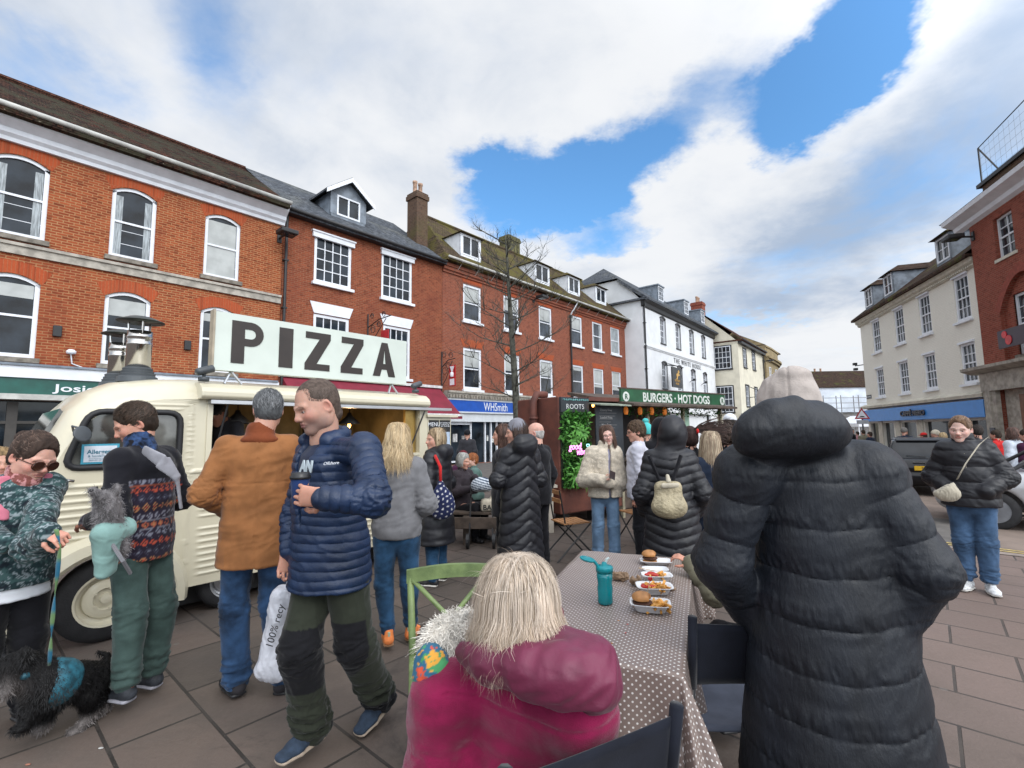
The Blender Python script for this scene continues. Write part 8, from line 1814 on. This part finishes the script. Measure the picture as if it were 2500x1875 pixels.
def leafmesh(n,box,size,seed,m,outn=(0,-1,0)):
    r=np.random.default_rng(seed); x0,x1,y0,y1,z0,z1=box; V=[];Q=[]; 
    c=np.stack([r.uniform(x0,x1,n),r.uniform(y0,y1,n),r.uniform(z0,z1,n)],1); d=r.normal(size=(n,3)); d[:,1]-=1.; d/=np.linalg.norm(d,axis=1,keepdims=True); s_=np.cross(d,r.normal(size=(n,3))); s_/=np.linalg.norm(s_,axis=1,keepdims=True); L_=size*r.uniform(.5,1.4,(n,1))
    up=np.cross(d,s_); A=c; B=c+d*L_*.5+s_*L_*.24+up*L_*.06; C=c+d*L_-up*L_*.15; D_=c+d*L_*.5-s_*L_*.24+up*L_*.06
    V=np.stack([A,B,C,D_],1).reshape(-1,3); Q=np.arange(4*n).reshape(n,4); return fastmesh('foliage',V,Q,m,smooth=False)
pw=empty('plant_wall',SP,SR,'leafy artificial plant panel on the front of the rust-brown stall','plant wall')
b=MB(); b.box(.03,.64,-.03,-.002,.66,1.92); b.build('backing',mat('dark_backing',(.008,.02,.008),.9),pw)
for i in range(4): o=obj('foliage',leafmesh((1500,900,1600,350)[i],(.03,.64,-.09,-.03,.66,1.9),(.05,.07,.04,.10)[i],60+i,M_leafs[i]),pw); o['kind']='stuff'
r=random.Random(2); b=MB()
for (cx,cz) in ((.3,1.62),(.2,1.45),(.42,1.55),(.35,1.0),(.22,.85),(.5,1.15),(.45,.8)):
    for k in range(9):
        a=k*.7+cx*9; L_=r.uniform(.14,.22); p=[(cx+L_*t*math.cos(a),-.10-.07*math.sin(t*2.6),cz+L_*t*math.sin(a)-.04*t*t) for t in (0,.35,.7,1)]
        for q in range(3):
            w0=(.001,.022,.016,.001)[q]; w1=(.001,.022,.016,.001)[q+1]; nx_,nz_=-math.sin(a),math.cos(a); b.quad((p[q][0]-nx_*w0,p[q][1],p[q][2]-nz_*w0),(p[q+1][0]-nx_*w1,p[q+1][1],p[q+1][2]-nz_*w1),(p[q+1][0]+nx_*w1,p[q+1][1],p[q+1][2]+nz_*w1),(p[q][0]+nx_*w0,p[q][1],p[q][2]+nz_*w0))
o=b.build('fern_fronds',M_leafs[3],pw); o['kind']='stuff'
M_neon=mat('pink_neon',(1.,.25,.75),.3,emit=3.2); M_neonb=mat('cyan_neon',(.35,.85,1.),.3,emit=2.2)
ns=empty('neon_sign',SP,SR,'pink neon words good vibes with a blue heart on the plant panel','neon sign'); text('neon_lettering','good',.155,M_neon,ns,(.20,-.17,1.33),ext=.004,shear=.25,sx=.85); text('neon_lettering','vibes',.155,M_neon,ns,(.36,-.17,1.24),ext=.004,shear=.25,sx=.85)
b=MB(); b.tube([(.5+.035*(16*math.sin(t)**3)/16,-.17,1.34+.033*(13*math.cos(t)-5*math.cos(2*t)-2*math.cos(3*t)-math.cos(4*t))/16) for t in np.linspace(0,6.28,24)],.005,5); b.build('heart',M_neonb,ns)
M_chalkb=mat('chalkboard',(.022,.028,.035),.7,.3,3); b=MB(); b.box(.02,.67,-.05,-.003,1.91,2.16); rb=b.build('name_board',M_chalkb,ST); text('board_lettering','ROOTS',.12,mat('chalk_white',(.6,.62,.62),.8),rb,(.34,-.053,2.0),ext=.001,sx=1.,spacing=1.1)
b=MB(); b.tube([(.05+.02*k,-.053,2.12+.012*math.sin(k*.9)) for k in range(30)],.004,4); 
for k in range(12): x=.08+k*.05; b.prism([(x,2.12),(x+.018,2.14),(x+.03,2.12),(x+.014,2.105)],-.056,-.051)
b.build('painted_vine',mat('chalk_teal',(.15,.38,.38),.8),rb)
b=MB(); b.box(.76,1.46,-.12,-.09,1.0,2.06); cb=b.build('chalk_menu',M_chalkb,ST)
for k,tx in enumerate(('Cheesy Fries','Loaded Fries','Meat Free','Halloumi','Vegan Bowl','Drinks')): text('menu_lettering',tx,.06,mat('chalk_grey'),cb,(1.02,-.124,1.95-k*.13),ext=.001)
b=MB()
for k in range(16): b.box(.84,.84+.3+.2*((k*5)%4)/4,-.123,-.1205,1.10+k*.053,1.108+k*.053)
b.build('menu_lines',mat('chalk_dim',(.15,.15,.15),.8),cb)
b=MB(); b.lathe([(.01,.03),(.025,.0),(.01,-.03)],10,c=(.72,-.1,2.03)); b.build('festoon_bulb',mat('warm_filament'),ST,smooth=True)
BG=empty('burger_stall',SP,SR,'green-fronted burger and hot dog stall with white lettering on its long sign','food stall')
b=MB(); b.box(1.52,5.05,-.04,.0,2.07,2.365); bs_=b.build('stall_sign',mat('dark_green_board',(.012,.085,.035),.5,.25,3,.2,20),BG); b=MB(); b.box(1.49,5.08,-.05,.01,2.03,2.07); b.box(1.49,5.08,-.05,.01,2.365,2.39); b.build('sign_frame',M_bw,bs_)
M_cw=mat('painted_off_white',(.62,.66,.62),.6)
text('sign_lettering','BURGERS · HOT DOGS',.245,M_cw,bs_,(3.28,-.045,2.215),ext=.003,sx=.90,bold=.006,spacing=1.02)
for x in (1.66,4.93):
    b=MB(); T=Matrix.Translation((x,-.044,2.22))@Matrix.Rotation(R_(90),4,'X'); b.lathe([(.092,-.002),(.092,.002)],24,mt=T); e=b.build('round_emblem',M_cw,bs_); text('emblem_letter','R',.14,mat('dark_green_board'),e,(x,-.049,2.215),ext=.001,bold=.003)
b=MB(); b.prism([(-.35,2.03),(-.02,2.03),(1.4,2.34),(1.4,2.40),(-.35,2.07)],1.5,5.0,ax='x'); b.build('canopy',M_bw,BG)
b=MB(); b.prism([(-.30,2.02),(.9,2.18),(.9,2.20),(-.30,2.045)],.70,1.5,ax='x'); b.build('awning_board',mat('pale_teal_board',(.30,.34,.27),.7,.4,4),BG)
b=MB(); b.box(1.5,4.9,.25,.3,.1,1.02); b.box(1.5,4.9,.0,.4,1.02,1.06); b.build('counter',M_bw,BG)
b=MB(); b.box(1.5,4.9,1.4,1.45,.1,2.3); b.build('back_wall',mat('stall_brown_wall',(.12,.075,.05),.8,.3),BG); b=MB(); b.box(2.35,3.5,1.3,1.38,.9,2.1); b.build('opening_shade_panel',M_black,BG)  # solid black panel painted in for the dark depth of the stall
for x in (1.52,2.32,2.88,3.48,4.9): b=MB(); b.box(x,x+.06,.0,.06,0,2.05); b.build('post',mat('pale_post',(.30,.27,.19),.8,.2),BG)
b=MB(); b.box(3.56,3.72,.02,.05,1.1,2.05); b.build('green_shutter',mat('pale_green_paint',(.28,.42,.32),.7),BG)
for i in range(3): o=obj('climbing_leaves',leafmesh((260,160,90)[i],(1.7,4.9,-.12,.05,1.86,2.04),.055,80+i,M_leafs[(2,0,1)[i]]),BG); o['kind']='stuff'
for x in (1.6,2.0,2.35,2.75): b=MB(); b.lathe([(.015,.10),(.04,.07),(.045,.0),(.03,-.05)],10,c=(x,-.08,1.93)); b.build('orange_lantern',mat('orange_paper',(.7,.20,.03),.6,emit=.35),BG,smooth=True)
# ================= tree =================
def tree():
    T=empty('bare_tree',(at(1262,1050,15.).x,15.,0),0,'slim bare winter tree in front of the long red brick building','tree'); r=random.Random(11); b=MB()
    tr=[(0,0,0),(.02,0,1.5),(-.03,0,3.),(-.12,0,4.6),(-.2,.0,6.2),(-.26,0,7.4),(-.30,0,8.1)]; rad=[.15,.125,.11,.09,.06,.03,.01]
    b.tube(tr,rad,10); b.build('trunk',mat('grey_bark',(.075,.075,.06),.9,.4,9,.6,50),T,smooth=True); c=MB()
    def branch(p,d,L_,r0,dep):
        pts=[p]; d=d.normalized(); q=p.copy()
        for k in range(5): d=(d+Vector((r.uniform(-.22,.22),r.uniform(-.22,.22),r.uniform(-.05,.16)))).normalized(); q=q+d*L_/5; pts.append(q.copy())
        c.tube([tuple(x) for x in pts],[r0*(1-.8*k/5) for k in range(6)],4 if dep else 5,caps=False)
        if dep<3:
            for k in range((6,4,3)[dep]): i=r.randint(1,5); a=r.uniform(0,6.28); branch(pts[i],(d+Vector((math.cos(a),math.sin(a),r.uniform(-.2,.5)))*.9),L_*r.uniform(.38,.6),r0*.5,dep+1)
    for k in range(26):
        z=2.4+k*.21; i=max(j for j in range(len(tr)) if tr[j][2]<=z); f=(z-tr[i][2])/(tr[min(i+1,6)][2]-tr[i][2]+1e-6) if i<6 else 0; p=Vector(tr[i]).lerp(Vector(tr[min(i+1,6)]),f); a=k*2.4; branch(p,Vector((math.cos(a),math.sin(a)*.8,.35)),(1.75-abs(z-4.)*.28)*r.uniform(.9,1.2),.026,0)
    o=c.build('branches',mat('grey_bark'),T); return T
tree()
# ================= road sign, gazebo =================
p=at(2104,1010,27.); rs=empty('warning_sign',(p.x,p.y,gz(p.x)),R_(35*-1),'red-bordered triangular road hump warning sign on a grey post','road sign')
zb=p.z-gz(p.x); b=MB(); b.tube([(0,0,0),(0,0,zb+.3)],.04,8); b.build('post',M_dgrey,rs); b=MB(); b.prism([(-.36,zb-.3),(.36,zb-.3),(0,zb+.34)],-.05,-.03); t_=b.build('triangle',mat('sign_red',(.4,.02,.03),.4),rs); b=MB(); b.prism([(-.25,zb-.235),(.25,zb-.235),(0,zb+.21)],-.056,-.051); b.build('face',M_white,t_); b=MB(); b.prism([(-.14,zb-.2),(.14,zb-.2),(.06,zb-.13),(-.06,zb-.13)],-.06,-.057); b.build('hump_symbol',M_black,t_); b=MB(); b.box(-.27,.27,-.05,-.03,zb-.58,zb-.36); b.build('sub_plate',mat('plate_grey',(.4,.42,.45),.5),rs)
p=at(2110,1060,44.); gz_=empty('gazebo',(p.x,p.y,-.5),0,'white pop-up gazebo at the far end of the street','gazebo'); b=MB(); b.prism([(-1.6,2.1),(1.6,2.1),(1.6,2.4),(0,3.1),(-1.6,2.4)],-1.6,1.6); b.build('canopy',M_white,gz_)
for x in (-1.5,1.5): b=MB(); b.box(x-.04,x+.04,-1.5,-1.42,0,2.2); b.build('leg',M_white,gz_)
# ================= cars =================
def car(loc,rz,label,paint,dark=True,plate=None):
    """x along the car (front +x), origin at ground centre"""
    C=empty('parked_car',(loc[0],loc[1],gz(loc[0])),rz,label,'car'); L_,W_=3.96,1.74
    s=SDF(); s.box((0,0,.56),(L_/2,W_/2,.30),r=.22,k=0); s.box((-.05,0,.78),(L_/2-.12,W_/2-.03,.16),r=.14,k=.12); s.ell((1.35,0,.72),(.62,.80,.26),k=.15); s.plane((0,0,.24),(0,0,-1),k=.03)
    for x in (-1.22,1.26):
        for y in (-1,1): s.ec((x,y*.55,.31),(x,y*1.0,.31),.365,.365,k=.015,op='s')
    s.ec((-1.98,-.55,.62),(-1.98,.55,.62),(.04,.06),(.04,.06),k=.03,op='s'); cbod=sobj('body',s,.03,paint,C)
    g=SDF(); g.box((-.28,0,1.08),(1.28,W_/2-.10,.34),r=.20,k=0)
    g.plane((.55,0,1.2),(.80,0,.75),k=.10); g.plane((-1.52,0,1.1),(-.90,0,.42),k=.08)
    for y in (-1,1): g.plane((0,y*(W_/2-.10),.98),(0,y*.94,.32),k=.04)
    g.plane((0,0,1.425),(0,0,1),k=.06); g.plane((0,0,.80),(0,0,-1)); sobj('window_glass',g,.028,mat('car_glass',(.02,.023,.028),.08,.3,2,spec=.5),C)
    rf=SDF(); rf.box((-.42,0,1.40),(.93,W_/2-.28,.045),r=.04,k=0); rf.box((-1.30,0,1.375),(.16,W_/2-.30,.022),eul(0,8,0),r=.02,k=.03); sobj('roof',rf,.025,paint,C)
    for y in (-1,1):
        q=SDF(); q.ec((-1.58,y*.74,.92),(-1.22,y*.60,1.36),(.06,.035),(.05,.03),k=0); sobj('rear_pillar',q,.02,paint,C)
        q=SDF(); q.ec((1.02,y*.72,.95),(.42,y*.60,1.37),.032,.03,k=0); sobj('windscreen_pillar',q,.02,M_black,C); q=SDF(); q.ec((-.12,y*.755,.95),(-.16,y*.62,1.38),.03,.03,k=0); sobj('door_pillar',q,.02,M_black,C)
        q=SDF(); q.ell((-1.80,y*.66,.86),(.22,.15,.085),eul(0,-8,y*25),k=0); sobj('tail_light',q,.015,mat('red_lens',(.5,.02,.02),.12,.2,20,spec=.7),C)
        b=MB(); b.box(-.55,-.38,y*.872-.012,y*.872+.012,.80,.825); b.build('door_handle',paint,C,bevel=.006)
        b=MB(); b.box(-.118,-.112,min(y*.86,y*.875),max(y*.86,y*.875),.3,.9); b.build('door_seam',M_black,C)
        b=MB(); b.box(-.80,.85,min(y*.80,y*.885),max(y*.80,y*.885),.22,.30); b.build('sill_trim',paint,C,bevel=.02)
        for x in (-1.22,1.26):
            T=Matrix.Translation((x,y*.78,.31))@Matrix.Rotation(R_(-90*y),4,'X'); b=MB(); b.lathe([(.19,-.09),(.27,-.09),(.31,-.06),(.31,.06),(.27,.09),(.19,.09)],32,mt=T,caps=False); w_=b.build('wheel',M_tyre,C,smooth=True)
            b=MB(); b.lathe([(.20,.085),(.19,.085),(.18,.03),(.06,.02),(.05,.06),(.001,.06)],24,mt=T); [b.box(.03,.19,-.022,.022,.045,.07,mt=T@Matrix.Rotation(k_*2*math.pi/5,4,'Z')) for k_ in range(5)]; rm=b.build('rim',mat('alloy',(.22,.23,.25),.4,metal=.6),w_)
    b=MB(); b.box(-1.995,-1.97,-.26,.26,.66,.77); pl_=b.build('number_plate',mat('yellow_plate',(.70,.42,.02),.4),C); text('plate_lettering',plate or 'JC52 J',.10,M_black,pl_,(-1.998,0.,.715),rot=(R_(90),0,R_(-90)),ext=.001,sx=.95)
    b=MB(); b.box(-1.975,-1.94,-.28,.28,.86,.875); b.build('chrome_strip',M_steel,C)
    b=MB(); b.prism([(-.04,.79),(0,.86),(.05,.84),(.02,.80),(.03,.78)],-1.99,-1.97,ax='x'); b.build('badge',M_steel,C)
    b=MB(); b.box(-1.36,-1.30,-.3,.3,1.36,1.385); b.build('brake_light',mat('red_lens'),C); b=MB(); b.tube([(-1.72,.0,.99),(-1.66,.38,1.02)],.012,5); b.build('rear_wiper',M_black,C)
    return C
car((11.5,13.6),R_(90-37),'black hatchback seen from behind with a yellow number plate',mat('black_car_paint',(.006,.007,.010),.3,.1,spec=.3,coat=.25))
car((9.36,7.82),R_(141),'silver-grey car cut off by the right edge of the photo',mat('silver_car_paint',(.42,.43,.45),.3,.06,coat=.6,metal=.25),plate='HN16 K')
# litter on the paving
for i,(u,v,c_) in enumerate(((262,1552+0,(.6,.6,.58)),(68,1868,(.35,.15,.10)),(246,1828,(.55,.55,.53)))):
    p=ray(u,v); t=-EYE/p.z; s=SDF(); s.ell((p.x*t,p.y*t,.004),(.014,.008,.003),k=0); tag(sobj('litter',s,.003,mat('litter_%d'%i,c_,.8),None),('pale scrap of litter by the front wheel','reddish leaf at the bottom left corner of the paving','white scrap of litter near the lower left paving joint')[i],'litter')
